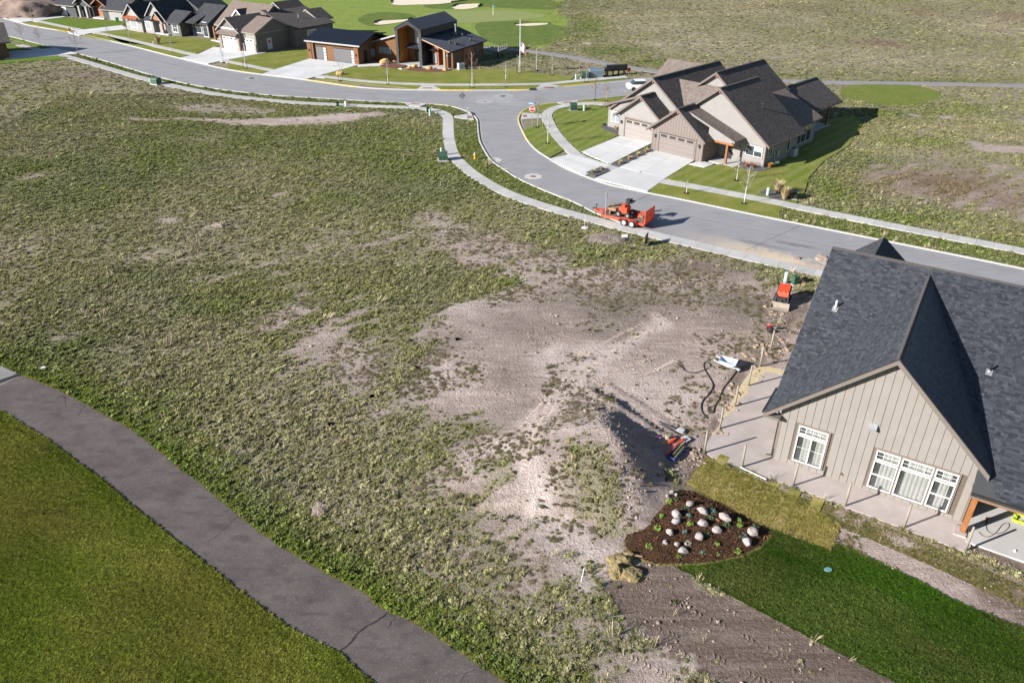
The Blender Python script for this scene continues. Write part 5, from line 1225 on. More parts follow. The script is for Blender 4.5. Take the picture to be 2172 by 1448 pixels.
mroof(md, [(TA0 - 0.05, 3.95, 6.18), (TA0 - 0.05, 16.4, 6.18), (TP, 16.4, 7.62), (TP, 3.95, 7.62)], 0.1); mroof(md, [(TA1 + 0.05, 3.95, 6.18), (TA1 + 0.05, 16.4, 6.18), (TP, 16.4, 7.62), (TP, 3.95, 7.62)], 0.1)
window(md, 6.88, 19.3, 21.7, 3.3, 5.7, M_dark, M_glass2, None, 3, 1)
window(md, 6.88, 20.3, 21.6, 0.15, 2.3, M_dark, M_glass2, None, 2, 1)
MB().bx(19.2, 20.1, 6.84, 6.88, 0.1, 2.3).build('front_door', M_void, md)
roof(md, [(18.2, 5.2, 2.85), (24.5, 5.2, 2.85), (24.5, 6.85, 3.25), (18.2, 6.85, 3.25)], M_seam, 0.12, 'entry_awning')
mb = MB(); mb.bx(17.66, 17.70, 5.0, 5.14, 1.3, 1.9); mb.build('wall_lamp', M_yellow, md)
# right wing under one long slope
mroof(md, [(28.95, 3.9, 3.15), (28.95, 16.6, 3.15), (22.62, 16.6, 5.05), (22.62, 3.9, 5.05)])
mb = MB(); mb.prism([(22.65, 7.2, 0), (28.3, 7.2, 0), (28.3, 7.2, 3.05), (22.65, 7.2, 4.75)], (0, 8.9, 0)); mb.build('wall', M_ochre, md)
mb = MB(); mb.prism([(26.6, 5.0, 0), (28.38, 5.0, 0), (28.38, 5.0, 3.05), (26.6, 5.0, 3.55)], (0, 2.2, 0)); mb.build('front_bay', M_ochre, md)
MB().bx(28.38, 28.42, 5.0, 8.6, 0, 3.0).build('side_wall', M_umber, md)
MB().bx(28.38, 28.55, 8.6, 11.9, 0, 3.0).build('rust_panel', M_rust, md)
MB().bx(28.38, 28.44, 11.9, 16.0, 0, 3.0).build('side_wall', M_umber, md)
MB().bx(23.6, 24.9, 5.9, 7.2, 0, 3.3).build('entry_box', M_rust, md)
window(md, 5.9, 23.7, 24.6, 0.4, 2.2, M_dark, M_glass2, None, 1, 1)
window(md, 5.0, 26.9, 28.0, 1.9, 2.4, M_dark, M_glass2, None, 2, 1)
window(md, 28.44, 13.6, 14.1, 0.9, 2.5, M_dark, M_glass2, None, 1, 1, axis='a', out=1)
for b in (9.4, 10.8): MB().bx(28.55, 28.68, b, b + 0.3, 1.3, 1.7).build('wall_lamp', M_dark, md)
MB().bx(27.0, 27.4, 4.1, 4.5, 0, 3.5).build('porch_post', plain('tan_post', (0.26, 0.18, 0.12, 1), 0.7), md)
mb = MB(); beam(mb, (22.62, 4.2, 4.8), (28.3, 4.2, 3.1), 0.15, 0.25); mb.build('porch_beam', plain('tan_beam', (0.42, 0.27, 0.17, 1), 0.7), md)
MB().bx(17.7, 28.2, 3.6, 7.2, 0, 0.14).build('porch_floor', M_conc, md)
mb = MB(); mb.cyl((24.6, 12.5, 4.3), (24.6, 12.5, 6.0), 0.12, 0.12, 10); mb.cyl((24.6, 12.5, 6.0), (24.6, 12.5, 6.25), 0.2, 0.2, 10); mb.build('chimney_flue', M_galv, md)
mb = MB(); [mb.bx(a, a + 0.3, b, b + 0.3, z - 0.1, z + 0.3) for a, b, z in ((25.4, 13.2, 4.3), (24.3, 11.4, 4.6), (26.3, 7.2, 4.0), (27.2, 7.6, 3.75), (27.4, 12.6, 3.7))]; mb.build('roof_vent', M_dark, md)
mb = MB(); mb.bx(28.5, 31.6, 16.2, 19.4, 1.35, 1.55); mb.build('deck', plain('grey_deck', (0.2, 0.2, 0.2, 1), 0.8), md); MB().bx(31.1, 31.4, 16.4, 16.7, -0.3, 1.35).build('deck_post', M_dark, md)
mb = MB(); [mb.bx(31.55, 31.6, 16.2 + 0.8 * k, 16.26 + 0.8 * k, 1.55, 2.4) for k in range(5)]; [mb.bx(28.6 + 0.7 * k, 28.65 + 0.7 * k, 16.2, 16.25, 1.55, 2.4) for k in range(5)]; mb.build('deck_railing', M_galv, md)

# ------------------------------------------------------------------ brown-roofed house with two white garage doors
M_grey = lap_mat('grey_lap_siding', (0.13, 0.12, 0.112, 1), (0.15, 0.14, 0.13, 1))
M_beige = lap_mat('beige_lap_siding', (0.21, 0.20, 0.175, 1), (0.24, 0.225, 0.2, 1))
M_stone = NT('stacked_stone'); vs_ = M_stone.voro(3.2, out='Color'); M_stone = M_stone.out(M_stone.mix(0.55, (0.30, 0.24, 0.19, 1), vs_, 'MULTIPLY'), 0.9)
M_wdoor = plain('white_garage_door', (0.74, 0.74, 0.74, 1), 0.5, var=0.03)
M_tan2 = shingle_mat('warm_brown_shingle_cover', (0.135, 0.105, 0.09, 1), (0.19, 0.155, 0.135, 1))
h2 = house('brown_roof_house', 'grey house with brown shingle roof and two white garage doors', (470.3, 102.4), (512.3, 109.9))
gable(h2, 0, 6.27, 0.05, 7.5, 3.13, 6.0, 0.68, 0.68, M_grey, M_tan2, M_beige, ovf=0.4, ovl=0.5, ovr=0.5, back=False)
mb = MB(); mb.bx(0.15, 6.1, -0.03, 0.03, 3.85, 4.1); mb.build('gable_trim', M_white, h2)
roof(h2, [(0.0, -0.9, 2.95), (6.3, -0.9, 2.95), (6.3, 0.05, 3.5), (0.0, 0.05, 3.5)], M_tan2, 0.14, 'pent_roof')
for x in (0.4, 5.8): mb = MB(); beam(mb, (x, -0.75, 2.8), (x, 0.05, 2.2), 0.12, 0.12); mb.build('bracket', M_wood, h2)
for x0, x1 in ((0, 0.75), (5.6, 6.3)): MB().bx(x0, x1, -0.25, 0.05, 0, 2.3).build('stone_pier', M_stone, h2)
garage_door(h2, 0.9, 5.5, 0.02, M_wdoor, M_void, 4, 2.45)
gable(h2, 0.75, 10.2, 6.2, 10.3, 5.2, 5.95, 0.48, 0.48, M_grey, M_tan2, M_beige, axis='a', ovf=0.2, ovb=0.3, ovl=0.35, ovr=0.3, front=False)
MB().bx(6.35, 10.15, 0.72, 0.755, 0.02, 3.3).build('garage_front', M_beige, h2)
MB().bx(6.3, 6.9, 0.35, 0.75, 0, 1.6).build('stone_pier', M_stone, h2); MB().bx(9.75, 10.35, 0.5, 0.8, 0, 1.6).build('stone_pier', M_stone, h2)
garage_door(h2, 7.1, 9.6, 0.72, M_wdoor, M_void, 2, 2.45)
mb = MB(); mb.bx(10.28, 10.34, 0.8, 10.2, 3.35, 3.55); mb.bx(10.28, 10.36, 0.72, 0.95, 0, 3.4); mb.bx(10.28, 10.36, 10.05, 10.2, 0, 3.4); mb.build('corner_trim', M_beige, h2)
MB().bx(10.3, 10.36, 3.3, 4.4, 0.35, 2.4).build('side_door', plain('pale_blue_door', (0.42, 0.47, 0.52, 1), 0.6), h2)
MB().bx(10.36, 10.40, 3.55, 4.05, 1.5, 2.05).build('red_door_sign', plain('red_notice', (0.5, 0.05, 0.04, 1), 0.6), h2)
gable(h2, 6.2, 16.0, -8.6, 3.6, 11.0, 7.1, 0.72, 0.72, M_grey, M_tan2, M_beige, axis='a', ovf=0.4, ovb=0.4, ovl=0.9, ovr=0.6)
MB().bx(3.0, 12.0, 9.0, 19.0, 0, 3.6).build('wall', M_grey, h2)
roof(h2, [(12.4, 8.6, 3.6), (12.4, 19.4, 3.6), (2.8, 19.4, 6.3), (2.8, 8.6, 6.3)], M_roof_brown)
gable(h2, -3.5, 7.0, 13.0, 18.8, 1.6, 7.3, 0.6, 0.6, M_grey, M_roof_brown, M_beige, ovf=0.1)
gable(h2, 4.0, 9.5, 17.0, 20.6, 6.6, 5.9, 0.5, 0.5, M_grey, M_roof_brown, M_beige, ovf=0.1)
gable(h2, -4.6, -1.6, 7.2, 11.0, -3.1, 6.2, 0.8, 0.8, M_grey, M_roof_brown, M_white, ovf=0.2, ovl=0.3, ovr=0.3)
window(h2, 12.0, 12.2, 14.4, 1.6, 2.8, M_white, M_glass2, M_white, 2, 1, axis='a', out=1)
for x in (-7.2, -1.0): MB().bx(x, x + 0.35, 3.6, 3.95, 0, 2.9).build('porch_post', M_wood, h2)
MB().bx(-8.2, 0, 3.4, 6.2, 0, 0.3).build('porch_floor', M_conc, h2)
mb = MB(); mb.cyl((8.2, 13.5, 4.6), (8.2, 13.5, 5.5), 0.1, 0.1, 8); mb.build('flue_pipe', M_galv, h2)

# ------------------------------------------------------------------ white gabled house beyond it
M_pale = lap_mat('pale_grey_siding', (0.25, 0.242, 0.235, 1), (0.28, 0.272, 0.265, 1))
M_slate = lap_mat('slate_lap_siding', (0.05, 0.053, 0.058, 1), (0.065, 0.068, 0.073, 1))
M_rustroof = plain('rust_awning_metal', (0.26, 0.085, 0.035, 1), 0.6, 0.2, var=0.2)
h1 = house('pale_gable_house', 'pale grey house with charcoal roof, timber entry gable and rust awning', (270.9, 64.8), (304.8, 69.9))
gable(h1, 0, 5.78, 0, 11, 3.0, 5.7, 0.86, 0.86, M_pale, M_roof_char, M_pale, ovf=0.5, ovl=0.3, ovr=0.4, back=False)
MB().bx(0.15, 5.6, -0.02, 0.02, 3.15, 3.3).build('gable_trim', M_pale, h1)
roof(h1, [(0.2, -1.0, 2.7), (5.4, -1.0, 2.7), (5.2, 0.0, 3.25), (0.5, 0.0, 3.25)], M_rustroof, 0.1, 'awning')
for x in (0.6, 5.1): mb = MB(); beam(mb, (x, -0.85, 2.6), (x, 0.02, 1.9), 0.12, 0.12); mb.build('bracket', M_wood, h1)
window(h1, 0, 1.9, 4.0, 0.9, 2.6, M_white, M_glass2, M_white, 2, 1)
gable(h1, 5.5, 13.5, 1.5, 15, 9.2, 6.4, 0.92, 0.92, M_pale, M_roof_char, M_pale, ovf=0.5, ovl=0.1, ovr=0.2, back=False)
MB().bx(5.9, 9.1, 0.5, 1.5, 0, 2.7).build('front_bay', M_pale, h1)
roof(h1, [(5.6, 0.1, 2.75), (9.3, 0.1, 2.75), (9.3, 3.4, 4.3), (5.6, 3.4, 4.3)], M_roof_char)
window(h1, 0.5, 6.6, 8.2, 0.8, 2.4, M_white, M_glass2, M_white, 2, 1)
gable(h1, 8.2, 12.0, 2.4, 4.5, 10.1, 4.5, 0.9, 0.9, M_pale, M_roof_char, M_pale, ovf=1.8, ovl=0.4, ovr=0.4, back=False)
mb = MB(); mb.prism([(8.6, 0.75, 2.75), (11.6, 0.75, 2.75), (10.1, 0.75, 4.1)], (0, 0.12, 0)); mb.build('timber_truss', M_wood, h1)
for x in (8.2, 11.6): MB().bx(x, x + 0.35, 0.75, 1.1, 0, 2.8).build('porch_post', M_wood, h1)
for x in (8.1, 11.5): MB().bx(x, x + 0.6, 0.62, 1.2, 0, 1.0).build('stone_pier', M_pale, h1)
MB().bx(8.8, 11.2, 2.3, 2.38, 0.2, 2.6).build('entry_shade_sheet', M_void, h1); MB().bx(12.2, 13.3, 2.2, 2.28, 0.2, 2.4).build('front_door', M_wood, h1)  # flat dark panel; the entry's shade is only its colour
MB().bx(8.0, 13.6, 0.6, 2.4, 0, 0.25).build('porch_floor', M_conc, h1)
MB().bx(14.0, 17.3, 1.3, 8, 0, 2.7).build('front_bay', M_pale, h1)
window(h1, 1.3, 14.7, 16.3, 0.8, 2.5, M_white, M_glass, M_white, 2, 2)
gable(h1, 1.3, 8.0, 12.2, 17.3, 4.6, 4.7, 0.55, 0.55, M_slate, M_roof_char, M_slate, axis='a', ovf=0, ovb=0.3, ovl=0.4, ovr=0.4, front=False)
gable(h1, 3.6, 14.0, 17.0, 23.6, 8.8, 5.9, 0.55, 0.55, M_slate, M_roof_char, M_slate, axis='a', ovf=0, ovb=0.3, ovl=0.4, ovr=0.4, front=False)
gable(h1, -0.5, 18, 9.5, 17.0, 9, 6.6, 0.5, 0.5, M_slate, M_roof_char, M_slate, axis='b', ovf=0, back=False)
roof(h1, [(15.5, 2.2, 2.9), (21, 2.2, 2.9), (21, 5.6, 4.2), (15.5, 5.6, 4.2)], M_roof_char)
window(h1, 3.6, 18.6, 21.2, 0.8, 2.4, M_beige, M_glass, M_white, 2, 1)
window(h1, 3.6, 21.8, 23.2, 0.2, 3.0, M_beige, M_glass, M_white, 1, 3)
mb = MB(); mb.cyl((17.4, 5.5, 4.4), (17.4, 5.5, 5.4), 0.1, 0.1, 8); mb.build('flue_pipe', M_dark, h1)

# ------------------------------------------------------------------ far-left house cut by the frame, and the one at the left edge
h0 = house('slate_roof_house', 'house with slate grey hipped roofs and white garage doors, far left', (104, 31.1), (236.5, 45))
gable(h0, 0.5, 7.8, 0, 10, 4.2, 4.9, 0.55, 0.55, M_slate, M_roof_char, M_beige, axis='a', ovf=0.5, ovb=0.3)
for a in (0.6, 3.9): garage_door(h0, a, a + 2.6, 0.45, M_wdoor, M_void, 2, 2.4, wins=False)
gable(h0, 9.5, 15, 1.5, 9, 12, 4.8, 0.6, 0.6, M_slate, M_roof_char, M_beige, ovf=0.8)
gable(h0, 14.8, 20, 2.4, 10, 17.4, 4.6, 0.6, 0.6, M_rustroof, M_roof_char, M_wood, ovf=1.2)
gable(h0, 1.0, 10, 19, 26.5, 5.2, 5.0, 0.55, 0.55, M_slate, M_roof_char, M_beige, axis='a', ovf=0.4, ovb=0.6)
MB().bx(21.2, 25.6, 0.93, 0.985, 0, 2.6).build('white_wall', M_pale, h0)
gable(h0, -2.0, 26, 6.0, 14, 12, 5.6, 0.25, 0.25, M_slate, M_roof_char, M_beige, ovf=0.2)
for a in (10.8, 13.4): MB().bx(a, a + 0.6, 0.5, 1.1, 0, 2.6).build('porch_pier', M_pale, h0)
MB().bx(16.2, 18.0, 2.32, 2.38, 0, 2.3).build('front_door', M_wood, h0); MB().bx(15.5, 19.5, 0.6, 2.4, 0, 0.3).build('porch_floor', M_conc, h0)
he = house('dark_house', 'dark shingled house at the left edge, its shadow across the drive', (27, 124), (9, 84))
gable(he, 0.0, 11, 0.4, 14, 5.5, 5.6, 0.42, 0.42, M_umber, M_roof_brown, M_trim2, axis='b', ovf=0.8, ovl=0.7, ovr=0.7)
MB().bx(3, 8.5, 0.33, 0.39, 0, 2.3).build('garage_door', M_void, he)
# ------------------------------------------------------------------ grass and weeds of the open field
def foot(root, a0, a1, b0, b1):
    M = Matrix.Translation(root.location) @ Matrix.Rotation(root.rotation_euler.z, 4, 'Z')
    EXCL.append(np.array([((M @ Vector((a, b, 0))).x, (M @ Vector((a, b, 0))).y) for a, b in ((a0, b0), (a1, b0), (a1, b1), (a0, b1))]))
foot(nh, -0.3, 22, -0.3, 19.8); foot(nh, 9.8, 19, -1.9, 1); foot(dx, -0.2, 13.6, -0.1, 12); foot(dx, -10.6, 12.7, 4, 19); foot(dx, 2, 11, 19, 27)
foot(md, -0.2, 28.6, 0, 16.5); foot(h2, -9, 12.5, 0, 20); foot(h1, 0, 24, 0, 18); foot(h0, -1, 27, 0, 14); foot(he, -1, 12, 0, 15)
fw = TURF_[0]; TURF = [fw]
KEEP = arr(GL([(1640, 1030), (1690, 1040), (1800, 1085), (1920, 1130), (2055, 1185), (2300, 1290), (2500, 1500), (2172, 1340), (1900, 1210), (1760, 1140)]))
EXCL += [arr(N_ + list(reversed(swC))), arr(cut(B_, (1103, 242), (1645, 466)) + list(reversed(cut(swB, (1159.5, 243), (1660, 434)))))]
EXCL += [arr(road_poly), arr(path_poly), arr(bed_poly), arr(sod_poly), arr(lawn_sw_poly), arr(lawn_se_poly)]
SW = [(arr(swA), 0.82), (arr(swB), 0.82), (arr(swC), 0.8), (arr(bpath_c), 1.2), (arr(A_), 0.15), (arr(B_), 0.15), (arr(N_), 0.15)]
def free(x, y):
    ok = np.ones(x.shape, bool)
    for P in EXCL: ok &= ~inside(P, x, y)
    for P in TURF:
        m = inside(P, x, y)
        if m.any(): ok[m] &= nrng.random(m.sum()) < 0.9 * np.exp(-dist_line(np.vstack([P, P[:1]]), x[m], y[m])[0] / 2.2)
    return ok & off_walks(x, y)
def off_walks(x, y):
    ok = np.ones(x.shape, bool)
    for L, d in SW:
        m = (x > L[:, 0].min() - 2) & (x < L[:, 0].max() + 2) & (y > L[:, 1].min() - 2) & (y < L[:, 1].max() + 2)
        if m.any(): ok[m] &= dist_line(L, x[m], y[m])[0] > d
    return ok
def in_view(x, y, mu=1.12):
    dep = y * cP + CAM_H * sP; u = F_PX * x / dep; v = F_PX * (-y * sP + CAM_H * cP) / dep
    return (np.abs(u) < 1086 * mu + 30) & (np.abs(v) < 724 * mu + 30) & (dep > 0)

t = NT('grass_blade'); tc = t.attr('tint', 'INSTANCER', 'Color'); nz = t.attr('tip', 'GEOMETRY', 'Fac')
c = t.mix(nz, t.mix(1.0, tc, (0.42, 0.40, 0.34, 1), 'MULTIPLY'), t.mix(1.0, tc, (1.15, 1.1, 1.0, 1), 'MULTIPLY'))  # shade at the blade base and highlight at the tip, mixed into colour
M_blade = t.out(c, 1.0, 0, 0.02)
def tuft_mesh(name, seed, n, R, H, wid, core=True):
    r = random.Random(seed); v = []; f = []; tip = []
    for i in range(n):
        a = r.random() * 6.283; q = R * math.sqrt(r.random()) * 0.6; b = Vector((math.cos(a) * q, math.sin(a) * q, -0.02))
        lean = r.uniform(0.3, 1.0) * R * 0.75; h = H * r.uniform(0.5, 1.0) * (1.15 - 0.5 * q / R)
        aa = a + r.uniform(-0.9, 0.9); tp = b + Vector((math.cos(aa) * lean, math.sin(aa) * lean, h))
        s = Vector((-math.sin(aa), math.cos(aa), 0)) * wid * r.uniform(0.7, 1.3); mid = b.lerp(tp, 0.55) + Vector((0, 0, h * 0.16))
        k = len(v); v += [b - s * 0.7, b + s * 0.7, mid + s, mid - s, tp]; f += [(k, k + 1, k + 2, k + 3), (k + 3, k + 2, k + 4)]; tip += [0, 0, 0.6, 0.6, 1]
    # opaque dark core, added so each clump casts a solid shadow
    k = len(v); q = 7 if core else 0; v += [Vector((math.cos(6.283 * i / q) * R * r.uniform(.5, .75), math.sin(6.283 * i / q) * R * r.uniform(.5, .75), -0.03)) for i in range(q)] + [Vector((math.cos(6.283 * i / q + .4) * R * .42, math.sin(6.283 * i / q + .4) * R * .42, H * r.uniform(.42, .6))) for i in range(q)] + ([Vector((0, 0, H * 0.68))] if core else [])
    for i in range(q): f += [(k + i, k + (i + 1) % q, k + q + i), (k + (i + 1) % q, k + q + (i + 1) % q, k + q + i), (k + q + i, k + q + (i + 1) % q, k + 2 * q)]
    tip += [0] * q + [0.12] * q + ([0.2] if core else [])
    m = bpy.data.meshes.new(name); m.from_pydata([tuple(p) for p in v], [], f); m.update()
    at = m.attributes.new('tip', 'FLOAT', 'POINT'); at.data.foreach_set('value', tip); m.materials.append(M_blade); return m
def scatter(name, proto, P, scl, rot, tint, mat=None):
    """one object whose geometry nodes set copies of proto on the points P"""
    m = bpy.data.meshes.new(name); n = len(P)
    m.vertices.add(n); m.vertices.foreach_set('co', np.asarray(P, np.float32).ravel())
    a = m.attributes.new('scl', 'FLOAT_VECTOR', 'POINT'); a.data.foreach_set('vector', np.asarray(scl, np.float32).ravel())
    a = m.attributes.new('rot', 'FLOAT_VECTOR', 'POINT'); a.data.foreach_set('vector', np.asarray(rot, np.float32).ravel())
    a = m.attributes.new('tint', 'FLOAT_COLOR', 'POINT'); a.data.foreach_set('color', np.concatenate([tint, np.ones((n, 1))], 1).astype(np.float32).ravel())
    o = bpy.data.objects.new(name, m); COL.objects.link(o)
    g = bpy.data.node_groups.new(name, 'GeometryNodeTree')
    g.interface.new_socket('Geometry', in_out='INPUT', socket_type='NodeSocketGeometry'); g.interface.new_socket('Geometry', in_out='OUTPUT', socket_type='NodeSocketGeometry')
    gi = g.nodes.new('NodeGroupInput'); go = g.nodes.new('NodeGroupOutput'); ip = g.nodes.new('GeometryNodeInstanceOnPoints'); oi = g.nodes.new('GeometryNodeObjectInfo')
    oi.inputs['Object'].default_value = proto; oi.inputs['As Instance'].default_value = True
    na = g.nodes.new('GeometryNodeInputNamedAttribute'); na.data_type = 'FLOAT_VECTOR'; na.inputs['Name'].default_value = 'scl'
    nb = g.nodes.new('GeometryNodeInputNamedAttribute'); nb.data_type = 'FLOAT_VECTOR'; nb.inputs['Name'].default_value = 'rot'
    L = g.links; L.new(gi.outputs[0], ip.inputs['Points']); L.new(oi.outputs['Geometry'], ip.inputs['Instance']); L.new(na.outputs['Attribute'], ip.inputs['Scale']); L.new(nb.outputs['Attribute'], ip.inputs['Rotation']); L.new(ip.outputs[0], go.inputs[0])
    md_ = o.modifiers.new('scatter', 'NODES'); md_.node_group = g
    return tag(o, kind='stuff')
def field(n, x0, x1, y0, y1, power=1.0):
    x = nrng.uniform(x0, x1, n); y = y0 + (y1 - y0) * nrng.random(n) ** power
    k = in_view(x, y); return x[k], y[k]
GREEN = np.array([0.14, 0.205, 0.040]); OLIVE = np.array([0.215, 0.232, 0.092]); STRAW = np.array([0.42, 0.375, 0.275]); SAGE = np.array([0.19, 0.215, 0.14]); BROWN = np.array([0.21, 0.15, 0.12])
def tints(x, y, lush, straw, brown, amp=0.28):
    n = len(x); w = np.clip(lush + nrng.normal(0, 0.14, n), 0, 1)[:, None]; s = np.clip(straw * 0.7 + nrng.normal(0, 0.2, n), 0, 1)[:, None]
    c = OLIVE * (1 - s) + STRAW * s; c = c * (1 - w) + GREEN * w
    sg = (np.clip(fnoise(x, y, 7.0) * 2.4 - 1.15, 0, 1) * 0.7)[:, None]; c = c * (1 - sg) + SAGE * sg
    b = np.clip(brown + nrng.normal(0, 0.15, n), 0, 0.9)[:, None]; c = c * (1 - b) + BROWN * b
    return c * np.exp(np.clip(nrng.normal(0.06, amp * 1.2, n), -0.7, 0.55))[:, None]
TUFTS = []
for k, (n, R, H, wd) in enumerate([(36, 0.27, 0.17, 0.016), (30, 0.25, 0.14, 0.018), (40, 0.31, 0.15, 0.015), (26, 0.22, 0.19, 0.015)]):
    o = link('grass_tuft', tuft_mesh('grass_tuft', 60 + k, n, R, H, wd), None, None, G(700 + 90 * k, 900 - 60 * k)); TUFTS.append(tag(o, kind='stuff'))
def grow(n, x0, x1, y0, y1, size, thr, keepfn=None, sparse=1.0, hs=1.0):
    x, y = field(n, x0, x1, y0, y1)
    gr, lu, st, br, soi, tr = masks(x, y)
    cl = fnoise(x, y, 0.75, 2) * 0.6 + fnoise(x + 9, y, 4.5, 2) * 0.4
    p = np.clip((gr * 1.22 + 0.3 * lu - 0.04) * sparse - (1 - np.clip((cl - thr) * 6, 0, 1)) * 0.5, 0.0 , 1)
    p = np.where(gr < 0.5, p * 0.55, p); p = np.where(soi > 0.4, 0.02, p)
    k = nrng.random(len(x)) < p
    x, y, lu, st, br, gr = x[k], y[k], lu[k], st[k], br[k], gr[k]
    k = free(x, y) & ~inside(KEEP, x, y); x, y, lu, st, br, gr = x[k], y[k], lu[k], st[k], br[k], gr[k]
    z = height(x, y); n = len(x)
    s = size * np.exp(np.clip(nrng.normal(-0.06, 0.42, n), -1.1, 0.8)) * (0.7 + 0.35 * gr)
    scl = np.stack([s, s, s * nrng.uniform(0.6, 1.15, n) * hs * (0.75 + 0.35 * lu)], 1); rot = np.stack([nrng.normal(0, 0.15, n), nrng.normal(0, 0.15, n), nrng.uniform(0, 6.28, n)], 1)
    tn = tints(x, y, lu, st, br); P = np.stack([x, y, z], 1); w = nrng.integers(0, 4, n)
    for q in range(4):
        m = w == q
        if m.any(): scatter('field_grass', TUFTS[q], P[m], scl[m], rot[m], tn[m])
    return n
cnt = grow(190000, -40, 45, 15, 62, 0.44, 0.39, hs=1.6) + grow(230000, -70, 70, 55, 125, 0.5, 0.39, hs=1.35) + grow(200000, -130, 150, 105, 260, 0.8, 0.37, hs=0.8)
# tall dry stalks standing here and there
STK = tag(link('dry_stalk', tuft_mesh('dry_stalk', 77, 12, 0.2, 0.5, 0.008, False), None, None, G(620, 980)), kind='stuff')
x, y = field(26000, -45, 45, 16, 95); gr, lu, st, br, soi, tr = masks(x, y); k = (nrng.random(len(x)) < np.clip(st * 1.2 - 0.25, 0, 1) * gr * np.clip(fnoise(x, y, 6.0) * 2.6 - 0.8, 0, 1)); x, y = x[k], y[k]; k = free(x, y) & ~inside(KEEP, x, y); x, y = x[k], y[k]; n = len(x); s = np.exp(nrng.normal(-0.1, 0.35, n))
scatter('dry_stalks', STK, np.stack([x, y, height(x, y)], 1), np.stack([s, s, s], 1), np.stack([nrng.normal(0, .25, n), nrng.normal(0, .25, n), nrng.uniform(0, 6.28, n)], 1), np.array([0.44, 0.385, 0.28]) * np.exp(nrng.normal(0, 0.25, (n, 1))))
# flattened dead grass over the disturbed ground
def dead(n):
    x, y = field(n, -20, 40, 22, 75); gr, lu, st, br, soi, tr = masks(x, y)
    p = np.where((gr < 0.6) & (soi < 0.3), np.clip((fnoise(x, y, 4.0, 3) - 0.5) * 5 + st * 0.8 - 0.05, 0, 1) * 0.8, 0); k = nrng.random(len(x)) < p; x, y = x[k], y[k]; k = free(x, y); x, y = x[k], y[k]; n = len(x)
    s = 0.6 * np.exp(nrng.normal(0, 0.3, n)); tn = np.array([0.20, 0.17, 0.125]) * np.exp(nrng.normal(0, 0.3, (n, 1))); g = (nrng.random(n) < 0.15)[:, None]; tn = np.where(g, np.array([[0.14, 0.15, 0.07]]), tn); P = np.stack([x, y, height(x, y)], 1); w = nrng.integers(0, 4, n)
    for q in range(4): m = w == q; scatter('dead_grass', TUFTS[q], P[m], np.stack([s, s, s * 0.3], 1)[m], np.stack([0 * s, 0 * s, nrng.uniform(0, 6.28, n)], 1)[m], tn[m])
dead(60000)
# the mown edge beside the cart path, thick and low
def edge_grass(line, lo, hi, n, size, tint, z0=0.0, chk=True):
    L = arr(line); seg = np.hypot(*(L[1:] - L[:-1]).T); cum = np.concatenate([[0], np.cumsum(seg)]); d = nrng.uniform(0, cum[-1], n); i = np.clip(np.searchsorted(cum, d) - 1, 0, len(seg) - 1); f = (d - cum[i]) / seg[i]
    p = L[i] + (L[i + 1] - L[i]) * f[:, None]; t_ = (L[i + 1] - L[i]) / seg[i][:, None]; nn = np.stack([-t_[:, 1], t_[:, 0]], 1); o = lo + (hi - lo) * nrng.random(n) ** 1.4
    p = p + nn * o[:, None]; x, y = p[:, 0], p[:, 1]; k = in_view(x, y)
    x, y = x[k], y[k]
    if chk: k = free(x, y); x, y = x[k], y[k]
    n = len(x)
    s = size * np.exp(nrng.normal(0, 0.25, n)); scl = np.stack([s, s, s * 0.8], 1); rot = np.stack([np.zeros(n), np.zeros(n), nrng.uniform(0, 6.28, n)], 1)
    tn = np.array(tint) * np.exp(nrng.normal(0, 0.25, (n, 1))) * (0.8 + 0.5 * fnoise(x, y, 2.0))[:, None]; w = nrng.integers(0, 4, n); P = np.stack([x, y, height(x, y) * 0 + z0], 1)
    for q in range(4):
        m = w == q
        if m.any(): scatter('edge_grass', TUFTS[q], P[m], scl[m], rot[m], tn[m])
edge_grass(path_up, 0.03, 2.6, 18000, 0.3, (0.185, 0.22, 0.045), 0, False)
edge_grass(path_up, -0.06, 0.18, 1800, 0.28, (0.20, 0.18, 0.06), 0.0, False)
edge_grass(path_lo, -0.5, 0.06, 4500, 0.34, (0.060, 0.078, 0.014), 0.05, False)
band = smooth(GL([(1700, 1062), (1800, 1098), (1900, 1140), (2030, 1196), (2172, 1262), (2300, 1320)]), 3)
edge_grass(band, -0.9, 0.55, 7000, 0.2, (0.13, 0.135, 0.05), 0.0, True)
edge_grass(band, -0.9, 0.9, 2500, 0.22, (0.26, 0.21, 0.12), 0.0, True)
